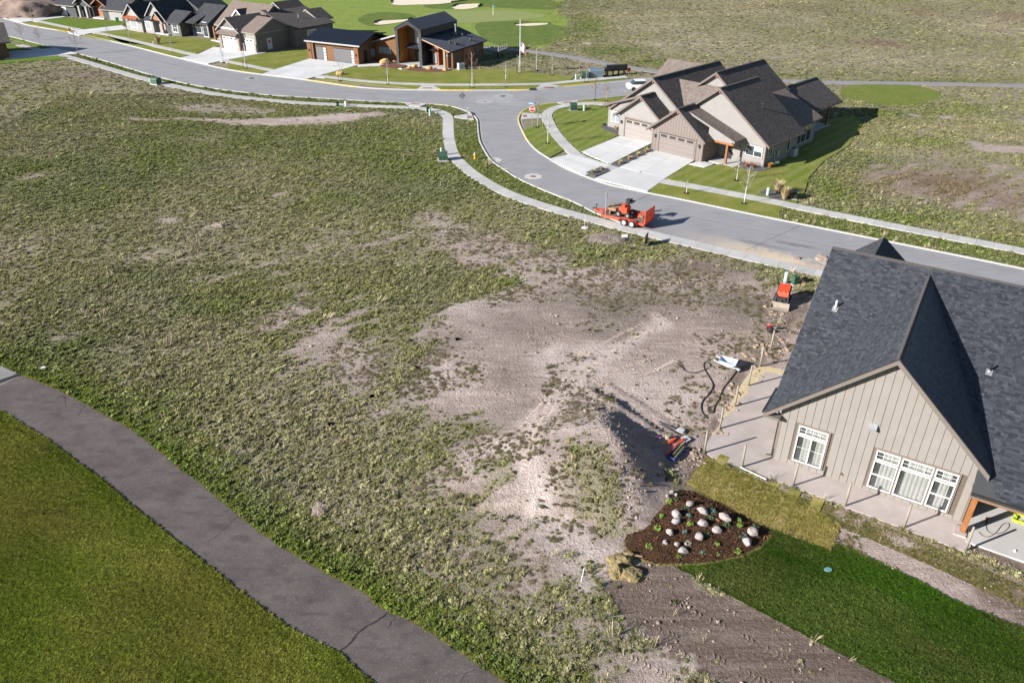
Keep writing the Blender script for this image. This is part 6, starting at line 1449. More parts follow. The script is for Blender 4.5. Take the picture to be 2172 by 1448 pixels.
# weedy verges
for P, z in WILD:
    ar_ = 0.5 * abs(np.dot(P[:, 0], np.roll(P[:, 1], 1)) - np.dot(P[:, 1], np.roll(P[:, 0], 1))); far = P[:, 1].mean() > 115
    n = int(ar_ * (14 if not far else 5)); nb = int(n * (np.ptp(P[:, 0]) * np.ptp(P[:, 1])) / max(ar_, 1)); nb = min(nb, 400000)
    x = nrng.uniform(P[:, 0].min(), P[:, 0].max(), nb); y = nrng.uniform(P[:, 1].min(), P[:, 1].max(), nb); k = inside(P, x, y) & in_view(x, y); x, y = x[k], y[k]; k = off_walks(x, y); x, y = x[k], y[k]; n = len(x)
    if n == 0: continue
    lu = np.clip(0.72 + 0.5 * (fnoise(x, y, 6) - 0.5) * 2, 0, 1); st = np.clip(fnoise(x + 5, y, 5) * 1.3 - 0.35, 0, 1); s = (0.48 if not far else 0.85) * np.exp(nrng.normal(0, 0.3, n))
    scl = np.stack([s, s, s * nrng.uniform(0.7, 1.2, n)], 1); rot = np.stack([np.zeros(n), np.zeros(n), nrng.uniform(0, 6.28, n)], 1); tn = tints(x, y, lu, st, 0 * x); w = nrng.integers(0, 4, n); Q = np.stack([x, y, np.full(n, z)], 1)
    for q in range(4):
        m = w == q
        if m.any(): scatter('verge_weeds', TUFTS[q], Q[m], scl[m], rot[m], tn[m])
# short blades on the near lawns
SHORT = [tag(link('lawn_tuft', tuft_mesh('lawn_tuft', 80 + k, 14, 0.11, 0.055, 0.009, False), None, None, G(200 + 60 * k, 1250)), kind='stuff') for k in range(2)]
def lawn_blades(poly, n, z, col, tan, size=1.0, bias=1.1):
    P = arr(poly); x = nrng.uniform(max(P[:, 0].min(), -34), min(P[:, 0].max(), 32), n); y = nrng.uniform(max(P[:, 1].min(), 12), P[:, 1].max(), n); k = in_view(x, y); x, y = x[k], y[k]; k = inside(P, x, y); x, y = x[k], y[k]; n = len(x)
    u_ = x * 0.82 - y * 0.57; v_ = x * 0.57 + y * 0.82; f = np.clip(fnoise(u_ / 3.5, v_, 1.6) * 1.9 + fnoise(x, y, 6.0) * 1.2 - bias, 0, 1)[:, None] * 0.85; tn = (np.array(col) * (1 - f) + np.array(tan) * f) * np.exp(nrng.normal(0, 0.25, (n, 1))) * (0.62 + 0.75 * fnoise(x + 31, y, 5.5, 3))[:, None]; s = size * np.exp(nrng.normal(0, 0.25, n))
    scl = np.stack([s, s, s], 1); rot = np.stack([np.zeros(n), np.zeros(n), nrng.uniform(0, 6.28, n)], 1); w = nrng.integers(0, 2, n); Q = np.stack([x, y, np.full(n, z)], 1)
    for q in range(2):
        m = w == q
        if m.any(): scatter('lawn_grass', SHORT[q], Q[m], scl[m], rot[m], tn[m])
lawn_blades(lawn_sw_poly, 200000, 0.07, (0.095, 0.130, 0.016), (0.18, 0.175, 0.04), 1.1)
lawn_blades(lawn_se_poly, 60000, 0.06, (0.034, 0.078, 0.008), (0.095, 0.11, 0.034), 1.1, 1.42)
lawn_blades([Vector((p.x, p.y, 0)) for p in GL([(1448, 1037), (1497, 969), (1541, 990), (1700, 1060), (1783, 1112), (1763, 1171), (1632, 1124), (1520, 1064)])], 5000, 0.07, (0.15, 0.15, 0.035), (0.36, 0.28, 0.11), 0.8)

# clods and stones on the bare ground
M_clod = NT('soil_clod'); n1 = M_clod.noise(6, 3, 0.6); tcl = M_clod.attr('tint', 'INSTANCER', 'Color'); M_clod = M_clod.out(M_clod.mix(n1, M_clod.mix(1.0, tcl, (0.7, 0.7, 0.7, 1), 'MULTIPLY'), M_clod.mix(1.0, tcl, (1.2, 1.2, 1.2, 1), 'MULTIPLY')), 0.95, 0, 0.1)
CL = []
for k in range(2):
    mb = MB(); mb.blob((0, 0, 0.02), (0.1, 0.08, 0.06), 90 + k, 0.4, 1); CL.append(tag(mb.build('soil_clod', M_clod, None, False, G(1250 + 60 * k, 700)), kind='stuff'))
x, y = field(60000, -30, 40, 18, 70); gr, lu, st, br, soi, tr = masks(x, y)
k = nrng.random(len(x)) < np.clip((1 - gr) * 0.55 * np.clip(fnoise(x, y, 2.5) * 3 - 1.1, 0.04, 1) + 0.2 * soi * np.clip(fnoise(x, y, 1.2) * 3 - 1.3, 0.05, 1), 0, 1); x, y = x[k], y[k]; k = free(x, y); x, y, = x[k], y[k]; n = len(x)
s = 0.36 * np.exp(nrng.normal(0, 0.5, n)); rot = nrng.uniform(0, 6.28, (n, 3)) * np.array([0.1, 0.1, 1]); tn = np.array([0.27, 0.215, 0.185]) * np.exp(nrng.normal(0, 0.2, (n, 1))); w = nrng.integers(0, 2, n); Q = np.stack([x, y, height(x, y)], 1)
for q in range(2):
    m = w == q; scatter('soil_clods', CL[q], Q[m], np.stack([s, s, s * 0.8], 1)[m], rot[m], tn[m])
# ------------------------------------------------------------------ things standing about
def ground(u, v, z=None):
    p = G(u, v); p.z = hz(p) if z is None else z; return p
# bare fence posts round the patio
M_post = plain('weathered_post', (0.24, 0.21, 0.165, 1), 0.85, var=0.2, scale=9)
mb = MB(); mb.cyl((0, 0, -0.1), (0, 0, 1.6), 0.066, 0.06, 12); mb.blob((0, 0, 1.6), (0.07, 0.07, 0.03), 1, 0.05, 1)
post0 = mb.build('fence_post', M_post, None, True)
names = ['in front of the patio corner, standing left of the single window', 'below the single window of the gable', 'between the single window and the triple window', 'in front of the triple window', 'at the patio corner beside the timber porch post']
spots = [(1494, 960, 'at the outer corner of the patio near the orange tools'), (1573.5, 990.7, names[0]), (1681.8, 1030, names[1]), (1792, 1073, names[2]), (1916.8, 1119, names[3]), (2047, 1168, names[4]),
         (1526.8, 908.9, 'on the left patio edge, next after the corner post'), (1558.5, 862, 'on the left patio edge facing the roof corner'), (1587, 818, 'on the left patio edge nearest the wheelbarrow'), (1612, 777, 'on the left patio edge just above the wheelbarrow'), (1634, 742, 'farthest up the left patio edge, near the red auger')]
for k, (u, v, l) in enumerate(spots):
    p = G(u, v, 0.03); o = post0 if k == 0 else post0.copy()
    if k: COL.objects.link(o)
    o.location = p; o.rotation_euler = (rnd.uniform(-.015, .015), rnd.uniform(-.015, .015), k)
    tag(o, 'bare round wooden post ' + l, 'fence post', 'bare fence posts round the patio')

# utility boxes
M_pgreen = plain('pale_green_plastic', (0.30, 0.42, 0.36, 1), 0.6, var=0.08)
M_dgreen = plain('utility_green_paint', (0.035, 0.085, 0.055, 1), 0.5, var=0.15)
M_bluegrey = plain('blue_grey_steel', (0.13, 0.18, 0.22, 1), 0.5, var=0.12)
def pedestal(u, v, label, mat=None, h=0.95, r=0.17, square=False):
    p = ground(u, v); t_ = thing('utility_pedestal', label, 'utility pedestal', p, 0.3, 'utility pedestals')
    mb = MB()
    if square: mb.bx(-r, r, -r, r, 0, h * 0.8)
    else: mb.cyl((0, 0, 0), (0, 0, h * 0.8), r, r, 12)
    mb.build('body', mat or M_pgreen, t_)
    mb = MB()
    if square: mb.bx(-r - .03, r + .03, -r - .03, r + .03, h * 0.8, h)
    else: mb.cyl((0, 0, h * 0.8), (0, 0, h * 0.96), r * 1.08, r * 1.08, 12); mb.cyl((0, 0, h * 0.96), (0, 0, h), r * 1.05, r * 0.8, 12)
    mb.build('cap', mat or M_pgreen, t_); MB().bx(-r - .08, r + .08, -r - .08, r + .08, -0.05, 0.05).build('base', M_conc, t_)
pedestal(912.5, 246, 'pale green round utility pedestal beside the curved sidewalk corner')
pedestal(908, 239, 'dark green square pedestal behind the pale green one at the bend', M_dgreen, 0.8, 0.2, True)
pedestal(937, 330, 'pale green pedestal standing behind the green transformer box')
pedestal(1665, 601, 'pale cylindrical pedestal behind the orange mini loader', None, 1.05)
pedestal(1684.5, 603, 'short dark green pedestal beside the mini loader', M_dgreen, 0.8, 0.2, True)
pedestal(1627.5, 416.5, 'pale green pedestal beside two plumes of tan grass')
pedestal(1221.5, 170, 'pale pedestal left of the blue grey cabinets')
pedestal(1239, 236.5, 'pale green pedestal on the striped lawn of the twin house')
pedestal(321, 178, 'pale green pedestal beside the transformer by the long sidewalk', None, 0.9)
pedestal(716.5, 226, 'small dark green pedestal on the field side of the sidewalk', M_dgreen, 0.75, 0.18, True)
pedestal(734, 226, 'small white capped pedestal on the field side of the sidewalk', plain('white_plastic', (0.7, 0.7, 0.7, 1), 0.5), 0.75, 0.15)
pedestal(345 - 19, 96, 'small white pedestal beside the tan grass clump on a lawn', plain('white_plastic', (0.7, 0.7, 0.7, 1), 0.5), 0.7, 0.13, True)
def cabinet(u, v, label, w, d, h, mat, rz=0.0, domed=False, cat='transformer box'):
    p = ground(u, v); t_ = thing('transformer_box', label, cat, p, rz, 'transformer boxes')
    MB().bx(-w / 2 - .12, w / 2 + .12, -d / 2 - .12, d / 2 + .12, -0.05, 0.14).build('pad', M_conc, t_)
    mb = MB(); poly = [(-w / 2, -d / 2, 0.14), (-w / 2, d / 2, 0.14), (-w / 2, d / 2, h), (-w / 2, -d / 2 * 0.7, h), (-w / 2, -d / 2, h * 0.8)]
    if domed: poly = [(-w / 2, -d / 2, 0.14), (-w / 2, d / 2, 0.14), (-w / 2, d / 2, h * 0.8), (-w / 2, d / 4, h), (-w / 2, -d / 4, h), (-w / 2, -d / 2, h * 0.8)]
    mb.prism(poly, (w, 0, 0)); mb.build('body', mat, t_)
    MB().bx(-w / 2 - .03, w / 2 + .03, -d / 2 * 0.5, d / 2 + .03, h, h + 0.05).build('lid', mat, t_)
    mb = MB(); mb.bx(-0.02, 0.02, -d / 2 - .03, -d / 2, h * 0.4, h * 0.6); mb.build('latch', M_galv, t_)
cabinet(940, 340.5, 'dark green transformer box on a pad beside the curved sidewalk', 1.05, 0.9, 0.9, M_dgreen, 0.1)
cabinet(332, 179, 'dark green transformer box near the long left sidewalk', 1.3, 1.1, 1.0, M_dgreen, -0.4)
cabinet(1216, 235.5, 'green domed box on a pad on the striped lawn', 0.95, 0.8, 1.1, M_dgreen, 0.2, True)
cabinet(1240.5, 167.5, 'small dark green utility box between pedestal and cabinet', 1.2, 0.9, 1.1, M_dgreen, 0.15, True)
cabinet(1263, 165, 'wide blue grey steel cabinet behind the far sidewalk', 2.3, 1.2, 1.45, M_bluegrey, 0.15)
cabinet(1678, 421, 'low white and black box behind the tan grass plumes', 1.0, 0.9, 0.75, M_dark, -0.4)

# hydrants
M_hyd = plain('hydrant_yellow', (0.62, 0.33, 0.03, 1), 0.5, var=0.1); M_hyb = plain('hydrant_bonnet', (0.2, 0.32, 0.42, 1), 0.5)
def hydrant(u, v, label, bonnet):
    p = ground(u, v, 0.1); t_ = thing('fire_hydrant', label, 'fire hydrant', p)
    mb = MB(); mb.cyl((0, 0, 0), (0, 0, 0.06), 0.2, 0.2, 10); mb.cyl((0, 0, 0.06), (0, 0, 0.62), 0.12, 0.12, 10); mb.cyl((0, 0, 0.56), (0, 0, 0.62), 0.17, 0.17, 10); mb.build('barrel', M_hyd, t_)
    mb = MB(); mb.cyl((-0.22, 0, 0.45), (0.22, 0, 0.45), 0.065, 0.065, 8); mb.cyl((0, -0.24, 0.42), (0, 0, 0.42), 0.085, 0.085, 8); mb.build('outlet', M_hyd, t_)
    mb = MB(); mb.cyl((0, 0, 0.62), (0, 0, 0.74), 0.14, 0.1, 10); mb.cyl((0, 0, 0.74), (0, 0, 0.86), 0.06, 0.03, 8); mb.build('bonnet', bonnet, t_)
hydrant(1007.5, 339, 'yellow fire hydrant with blue top on the weedy verge', M_hyb)
hydrant(147, 67, 'yellow fire hydrant beside the white yellow kerb far left', M_hyd)

# signs
M_galvp = plain('sign_post_steel', (0.36, 0.38, 0.4, 1), 0.45, 0.5, var=0.1); M_signback = plain('sign_back_aluminium', (0.42, 0.45, 0.48, 1), 0.4, 0.5, var=0.08)
M_red = plain('sign_red', (0.48, 0.012, 0.02, 1), 0.45, var=0.05); M_signwhite = plain('sign_white', (0.8, 0.8, 0.8, 1), 0.45, var=0.03); M_signblue = plain('street_sign_blue', (0.10, 0.42, 0.60, 1), 0.45, var=0.05)
def text(body, size, mat, parent, loc, rot, ext=0.003, name='lettering'):
    cu = bpy.data.curves.new(name, 'FONT'); cu.body = body; cu.size = size; cu.align_x = 'CENTER'; cu.align_y = 'CENTER'; cu.extrude = ext; cu.offset = 0.006
    o = bpy.data.objects.new(name, cu); COL.objects.link(o); bpy.context.view_layer.update()
    me = bpy.data.meshes.new_from_object(o.evaluated_get(bpy.context.evaluated_depsgraph_get())); bpy.data.objects.remove(o)
    r = link(name, me, mat, parent, loc); r.rotation_euler = rot; return r
p = ground(1128.5, 271.5, 0.1); ss = thing('stop_sign', 'red octagonal STOP sign under a blue street name sign', 'stop sign', p, math.radians(-4))
mb = MB(); mb.bx(-0.03, 0.03, -0.03, 0.03, 0, 3.05); mb.build('post', M_galvp, ss)
def octo(r, y0, y1): return [(math.cos(math.pi / 8 + k * math.pi / 4) * r, y0, 2.42 + math.sin(math.pi / 8 + k * math.pi / 4) * r) for k in range(8)]
mb = MB(); mb.prism(octo(0.43, -0.04, 0), (0, -0.006, 0)); mb.build('white_rim', M_signwhite, ss)
mb = MB(); mb.prism(octo(0.385, -0.047, 0), (0, -0.004, 0)); mb.build('red_face', M_red, ss)
text('STOP', 0.31, M_signwhite, ss, (0, -0.055, 2.42), (math.radians(90), 0, 0))
MB().bx(-0.52, 0.52, -0.012, 0.012, 3.06, 3.26).build('street_name_blade', M_signblue, ss)
mb = MB(); r = random.Random(4); x = -0.42
while x < 0.42: w = r.choice((0.05, 0.07, 0.03)); mb.bx(x, x + w, -0.018, -0.012, 3.1 + r.choice((0, 0.02)), 3.22); x += w + r.choice((0.02, 0.02, 0.07))
mb.build('street_name_lettering', M_signwhite, ss)
MB().bx(-0.012, 0.012, -0.4, 0.4, 3.27, 3.45).build('street_name_blade', M_signblue, ss)
p = ground(982, 243, 0.1); sg = thing('diamond_sign', 'back of a diamond road sign on a tall post at the junction', 'road sign', p, math.radians(20))
MB().bx(-0.03, 0.03, -0.03, 0.03, 0, 3.0).build('post', M_galvp, sg)
mb = MB(); mb.prism([(0, 0.045, 3.05), (0.53, 0.045, 2.52), (0, 0.045, 1.99), (-0.53, 0.045, 2.52)], (0, 0.006, 0)); mb.build('panel', M_signback, sg)
p = ground(1283, 466, 0.1); sg = thing('parking_sign', 'narrow white sign on a steel post beside the orange trailer', 'road sign', p, math.radians(65))
MB().bx(-0.035, 0.035, -0.035, 0.035, 0, 2.7).build('post', M_galvp, sg); MB().bx(-0.23, 0.23, -0.05, -0.042, 2.05, 2.68).build('panel', M_signwhite, sg)
p = ground(992, 259, 0.05); dl = thing('marker_post', 'thin pale blue marker post beside the red pad at the corner', 'marker post', p, 0.2)
MB().bx(-0.05, 0.05, -0.01, 0.01, 0, 2.0).build('blade', plain('pale_blue_marker', (0.3, 0.4, 0.55, 1), 0.5), dl); MB().bx(-0.045, 0.045, -0.016, -0.01, 1.6, 1.95).build('reflector', M_signwhite, dl)
p = ground(1370, 520); ys = thing('lot_sign', 'black lot sign standing on the weeds below the sidewalk', 'sign', p, math.radians(65)); 
MB().bx(-0.45, 0.45, -0.02, 0.02, 0.1, 1.15).build('panel', M_dark, ys)
mb = MB(); mb.bx(-0.42, -0.37, -0.03, 0.03, -0.1, 1.1); mb.bx(0.37, 0.42, -0.03, 0.03, -0.1, 1.1); mb.build('leg', M_dark, ys)
p = ground(1323.5, 516); ys = thing('lot_marker', 'small white sign on a thin rod beside the brush heap', 'sign', p, 0.1); mb = MB(); mb.cyl((0, 0, 0), (0, 0, 0.75), 0.012, 0.012, 6); mb.build('rod', M_galvp, ys); MB().bx(-0.28, 0.28, -0.02, 0.0, 0.6, 0.9).build('panel', M_signwhite, ys)
p = ground(1242, 484); MBx = MB(); MBx.blob((0, 0, 0.06), (0.42, 0.34, 0.1), 3, 0.1, 2); o = MBx.build('valve_pad', M_conc, None, True, p); tag(o, 'round white concrete pad in weeds with a rod behind it', 'valve pad')
p = ground(1240, 480); mb = MB(); mb.cyl((0, 0, 0), (0, 0, 1.2), 0.012, 0.01, 6); tag(mb.build('marker_rod', M_signwhite, None, False, p), 'thin white rod standing over the round concrete pad', 'marker rod')
# survey stakes and pipe stubs in the field
M_stake = plain('white_stake', (0.75, 0.74, 0.70, 1), 0.6, var=0.05)
for u, v, h, tl, l in [(1233, 1234, 0.95, 0.14, 'tall white stake beside the tan burlap heap'), (453, 723, 0.75, -0.2, 'white leaning stake in dry grass left of centre'), (29, 474, 0.6, 0.1, 'white stake in the field at the left edge'), (857, 342, 0.9, 0, 'thin white stake in the green field left of the transformer'), (935, 393, 0.5, 0, 'thin pale green stake below the transformer'), (917, 463, 0.5, 0.5, 'dark tilted stake on the bare ground'), (310, 164, 0.7, 0, 'thin white stake beside the long left sidewalk'), (1229, 153, 0.8, 0.0, 'short white post beside the far cart path')]:
    p = ground(u, v); mb = MB(); mb.box((0, 0, h / 2 - 0.03), (0.045, 0.03, h)); o = mb.build('stake', M_stake if 'dark' not in l else M_dark, None, False, p); o.rotation_euler = (0, tl, 0.4); tag(o, l, 'stake')
p = ground(92, 782); mb = MB(); mb.cyl((0, 0, 0.02), (0, 0, 0.1), 0.17, 0.17, 14); tag(mb.build('pipe_cap', M_stake, None, False, p), 'round white cap in the green strip above the cart path', 'pipe cap')
p = G(1756, 1208, 0.08); mb = MB(); mb.cyl((0, 0, 0), (0, 0, 0.05), 0.19, 0.19, 18); o = mb.build('ground_box', plain('teal_lid', (0.11, 0.24, 0.25, 1), 0.6), None, False, p); o.scale = (1, 0.7, 1); tag(o, 'teal oval valve lid set in the new lawn', 'valve lid')
for u, v, l in [(2152, 1168, 'small white cap on the porch slab near the right edge')]:
    p = G(u, v, 0.1); mb = MB(); mb.cyl((0, 0, 0), (0, 0, 0.07), 0.06, 0.05, 10); tag(mb.build('slab_cap', M_stake, None, False, p), l, 'cap')

# mailboxes, flagpole, hole flag
p = ground(1306, 160); mx = thing('mailbox_cluster', 'row of black cluster mailboxes at the end of the far sidewalk', 'mailboxes', p, math.radians(12))
for k in range(4):
    MB().bx(-2.0 + k * 1.0, -1.04 + k * 1.0, -0.25, 0.25, 0.75, 1.75).build('mailbox', M_dark, mx); MB().bx(-1.62 + k * 1.0, -1.42 + k * 1.0, -0.1, 0.1, 0, 0.75).build('leg', M_dark, mx)
    mb = MB(); [mb.bx(-1.95 + k * 1.0 + 0.3 * i, -1.70 + k * 1.0 + 0.3 * i, -0.27, -0.25, 0.8 + 0.18 * j, 0.95 + 0.18 * j) for i in range(3) for j in range(5)]; tag(mb.build('mail_door', plain('mail_door_black', (0.03, 0.03, 0.032, 1), 0.35, 0.3), mx), kind='stuff')
p = ground(1284.5, 163); pb = thing('parcel_post', 'narrow dark post unit beside the mailboxes', 'parcel box', p, 0.2); MB().bx(-0.1, 0.1, -0.1, 0.1, 0, 1.0).build('pedestal', M_bluegrey, pb); MB().bx(-0.22, 0.22, -0.22, 0.22, 0.9, 1.6).build('box', M_dark, pb); MB().cyl((0, 0, 1.6), (0, 0, 2.1), 0.12, 0.12, 8).build('cap', M_bluegrey, pb)
p = ground(1333, 161); rs = thing('red_sign', 'small red round sign right of the black mailboxes', 'sign', p, 0.4); MB().bx(-0.03, 0.03, -0.03, 0.03, 0, 0.9).build('post', M_galvp, rs); mb = MB(); mb.cyl((0, -0.03, 1.0), (0, -0.05, 1.0), 0.36, 0.36, 8); mb.build('panel', M_red, rs)
p = ground(1102.8, 156); fp = thing('flagpole', 'white flagpole on the lawn of the modern house', 'flagpole', p); mb = MB(); mb.cyl((0, 0, 0), (0, 0, 8.6), 0.06, 0.04, 10); mb.build('pole', M_signwhite, fp); mb = MB(); mb.blob((0, 0, 8.68), (0.1, 0.1, 0.1), 1, 0.0, 2); mb.build('finial', M_yellow, fp)
fl = thing('flag', 'american flag hanging half way down the white pole', 'flag', (p.x, p.y, 0), math.radians(-20))
M_fr = plain('flag_red', (0.5, 0.02, 0.04, 1), 0.8); M_fb = plain('flag_blue', (0.02, 0.03, 0.15, 1), 0.8)
def fpt(s, q):   # s along the fly, q down the hoist; hangs in folds
    return (0.08 + s * 0.95, 0.16 * math.sin(s * 7 + q) * s, 5.25 - q * 1.55 - 0.75 * s * s - 0.1 * s)
for k in range(13):
    mb = MB(); n = 8; v = []; s0 = 0.42 if k < 7 else 0.0
    for i in range(n + 1): s = s0 + (1 - s0) * i / n; v += [fpt(s, k / 13), fpt(s, (k + 1) / 13)]
    mb.add(v, [(2 * i, 2 * i + 2, 2 * i + 3, 2 * i + 1) for i in range(n)]); mb.build('stripe', M_fr if k % 2 == 0 else M_signwhite, fl)
mb = MB(); v = []; n = 5
for i in range(n + 1): v += [fpt(0.42 * i / n, 0), fpt(0.42 * i / n, 7 / 13)]
mb.add(v, [(2 * i, 2 * i + 2, 2 * i + 3, 2 * i + 1) for i in range(n)]); mb.build('canton', M_fb, fl)
mb = MB()
for i in range(5):
    for j in range(4): x, y, z = fpt(0.05 + 0.08 * i, 0.06 + 0.12 * j); mb.box((x, y - 0.012, z), (0.04, 0.006, 0.045))
tag(mb.build('star', M_signwhite, fl), kind='stuff')
p = ground(1046, 33, 0.06); hf = thing('hole_flag', 'golf flagstick with small flag on the putting green', 'golf flag', p); MB().cyl((0, 0, 0), (0, 0, 2.3), 0.045, 0.04, 6).build('stick', M_signwhite, hf); mb = MB(); mb.prism([(0, 0, 2.3), (0.5, 0.1, 2.15), (0.5, 0.1, 1.85), (0, 0, 1.8)], (0, 0.01, 0)); mb.build('flag', M_signblue, hf)

# ------------------------------------------------------------------ orange trailer with its machine
M_orange = plain('machine_orange', (0.56, 0.062, 0.02, 1), 0.5, var=0.12, scale=5); M_orange2 = plain('trailer_orange', (0.52, 0.058, 0.025, 1), 0.6, var=0.3, scale=3)
M_tyre = plain('tyre_rubber', (0.025, 0.024, 0.023, 1), 0.9, var=0.3); M_rim = plain('white_rim', (0.7, 0.7, 0.69, 1), 0.45, var=0.05); M_bed = plain('worn_timber_bed', (0.13, 0.095, 0.075, 1), 0.9, var=0.35, scale=4); M_mtan = plain('dusty_tan_steel', (0.24, 0.16, 0.09, 1), 0.7, var=0.3)
pa, pb_ = G(1289, 457.5, 0.5), G(1366, 476, 0.5); dtr = pb_ - pa
tr_ = thing('trailer', 'orange tandem axle utility trailer with raised mesh ramp', 'trailer', ((G(1350, 475)).x, G(1350, 475).y, 0.012), math.atan2(dtr.y, dtr.x))
# local +x runs to the ramp at the rear; the kerb side is -y
LB = 4.6; X0 = -3.35; HW = 0.98
mb = MB(); [mb.bx(X0 + LB * k / 10 + 0.01, X0 + LB * (k + 1) / 10 - 0.01, -HW, HW, 0.50, 0.55) for k in range(1)]
for k in range(8): MB().bx(X0 + 0.03, X0 + LB, -HW + 0.245 * k + 0.008, -HW + 0.245 * (k + 1) - 0.008, 0.50, 0.55).build('bed_plank', M_bed if k < 6 else M_orange2, tr_)
mb = MB(); [mb.bx(X0, X0 + LB, y - 0.04, y + 0.04, 0.38, 0.62) for y in (-HW - 0.04, HW + 0.04)]; mb.bx(X0 - 0.04, X0 + 0.04, -HW - 0.08, HW + 0.08, 0.38, 0.62); mb.bx(X0 + LB - 0.04, X0 + LB + 0.04, -HW - 0.08, HW + 0.08, 0.38, 0.6); mb.build('frame', M_orange2, tr_)
mb = MB(); [mb.bx(X0, X0 + LB, y - 0.03, y + 0.03, 0.86, 0.92) for y in (HW + 0.04,)]; [mb.bx(X0 + k * LB / 5 - 0.03, X0 + k * LB / 5 + 0.03, HW + 0.01, HW + 0.07, 0.62, 0.86) for k in range(6)]; mb.bx(X0 - 0.03, X0 + 0.03, -HW, HW, 0.86, 0.92); mb.build('side_rail', M_orange2, tr_)
mb = MB(); beam(mb, (X0, -0.7, 0.55), (X0 - 1.35, 0, 0.6), 0.1, 0.16); beam(mb, (X0, 0.7, 0.55), (X0 - 1.35, 0, 0.6), 0.1, 0.16); mb.build('tongue', M_orange2, tr_)
mb = MB(); mb.cyl((X0 - 1.2, 0, 0.05), (X0 - 1.2, 0, 1.05), 0.045, 0.045, 8); mb.bx(X0 - 1.6, X0 - 1.25, -0.06, 0.06, 0.5, 0.64); mb.bx(X0 - 1.26, X0 - 1.0, -0.03, 0.03, 1.02, 1.08); mb.build('jack', M_dark, tr_)
for y, s in ((-HW - 0.22, -1), (HW + 0.22, 1)):
    for x in (-0.78, 0.06):
        mb = MB()
        for i in range(20):
            a, b = 2 * math.pi * i / 20, 2 * math.pi * (i + 1) / 20
            for r0, y0, r1, y1 in ((0.20, -0.09, 0.33, -0.115), (0.33, -0.115, 0.37, -0.06), (0.37, -0.06, 0.37, 0.06), (0.37, 0.06, 0.33, 0.115), (0.33, 0.115, 0.20, 0.09)):
                mb.add([(x + r0 * math.cos(a), y + y0, 0.37 + r0 * math.sin(a)), (x + r0 * math.cos(b), y + y0, 0.37 + r0 * math.sin(b)), (x + r1 * math.cos(b), y + y1, 0.37 + r1 * math.sin(b)), (x + r1 * math.cos(a), y + y1, 0.37 + r1 * math.sin(a))], [(0, 1, 2, 3)])
        w = mb.build('tyre', M_tyre, tr_, True)
        mb = MB(); mb.cyl((x, y - 0.07, 0.37), (x, y + 0.07, 0.37), 0.215, 0.215, 18); mb.build('rim', M_rim, w)
        mb = MB(); mb.cyl((x, y + s * 0.07, 0.37), (x, y + s * 0.11, 0.37), 0.05, 0.04, 8); mb.build('hub', M_dark, w)
    mb = MB(); yy0, yy1 = y - 0.14, y + 0.14
    prof = [(-1.45, 0.44), (-1.22, 0.72), (-0.9, 0.82), (0.2, 0.82), (0.5, 0.72), (0.74, 0.44)]
    for (xa, za), (xb, zb) in zip(prof, prof[1:]): mb.prism([(xa, yy0, za), (xb, yy0, zb), (xb, yy1, zb), (xa, yy1, za)], (0, 0, -0.03))
    mb.build('mudguard', M_orange2, tr_)
mb = MB(); mb.cyl((-0.78, -HW, 0.37), (-0.78, HW, 0.37), 0.04, 0.04, 8); mb.cyl((0.06, -HW, 0.37), (0.06, HW, 0.37), 0.04, 0.04, 8); mb.build('axle', M_dark, tr_)
XR = X0 + LB + 0.05
rg = MB(); [rg.bx(XR - 0.03, XR + 0.03, y - 0.035, y + 0.035, 0.5, 1.85) for y in (-HW, HW)]; [rg.bx(XR - 0.03, XR + 0.03, -HW, HW, z - 0.035, z + 0.035) for z in (0.55, 1.2, 1.82)]; rgo = rg.build('ramp_gate', M_orange2, tr_)
for k in range(15): MB().bx(XR - 0.035, XR + 0.035, -HW + 0.125 * (k + 1) - 0.02, -HW + 0.125 * (k + 1) + 0.035, 0.585, 1.785).build('ramp_bar', M_orange2, rgo)
# the walk-behind trencher chained on the bed
tm = thing('trencher', 'orange and black walk behind trencher carried on the trailer', 'trencher', tuple(tr_.matrix_basis @ Vector((0, 0, 0))) if False else tr_.location, tr_.rotation_euler.z)
ZB = 0.57
mb = MB(); mb.bx(-1.75, -0.95, -0.45, 0.45, ZB + 0.35, ZB + 0.95); mb.bx(-1.6, -1.2, -0.3, 0.3, ZB + 0.95, ZB + 1.15); mb.build('engine_cover', M_orange, tm)
mb = MB(); mb.box((-1.05, 0.05, ZB + 1.55), (0.42, 0.5, 0.34)); mb.cyl((-1.05, 0.05, ZB + 1.1), (-1.05, 0.05, ZB + 1.45), 0.12, 0.14, 10); mb.cyl((-0.85, 0.3, ZB + 1.4), (-0.85, 0.3, ZB + 1.75), 0.09, 0.09, 8); mb.build('engine', M_tyre, tm)
mb = MB(); mb.tube([(-1.3, -0.3, ZB + 0.9), (-1.1, -0.35, ZB + 1.35), (-0.85, -0.35, ZB + 1.55)], 0.035); mb.tube([(-1.3, 0.35, ZB + 0.9), (-1.0, 0.4, ZB + 1.4), (-0.6, 0.4, ZB + 1.6)], 0.035); mb.bx(-0.7, -0.5, -0.4, 0.45, ZB + 1.48, ZB + 1.56); mb.build('handlebar', M_tyre, tm)
for y in (-0.55, 0.55):
    for x in (-1.75, -0.75):
        mb = MB(); mb.cyl((x, y - 0.12, ZB + 0.28), (x, y + 0.12, ZB + 0.28), 0.28, 0.28, 16); w = mb.build('wheel', M_tyre, tm)
        mb = MB(); mb.cyl((x, y - 0.125, ZB + 0.28), (x, y + 0.125, ZB + 0.28), 0.13, 0.13, 10); mb.build('hub', M_galv, w)
mb = MB(); mb.prism([(-3.1, -0.12, ZB + 0.25), (-1.7, -0.12, ZB + 0.75), (-1.7, -0.12, ZB + 0.95), (-3.15, -0.12, ZB + 0.5)], (0, 0.2, 0)); mb.build('trench_boom', M_mtan, tm)
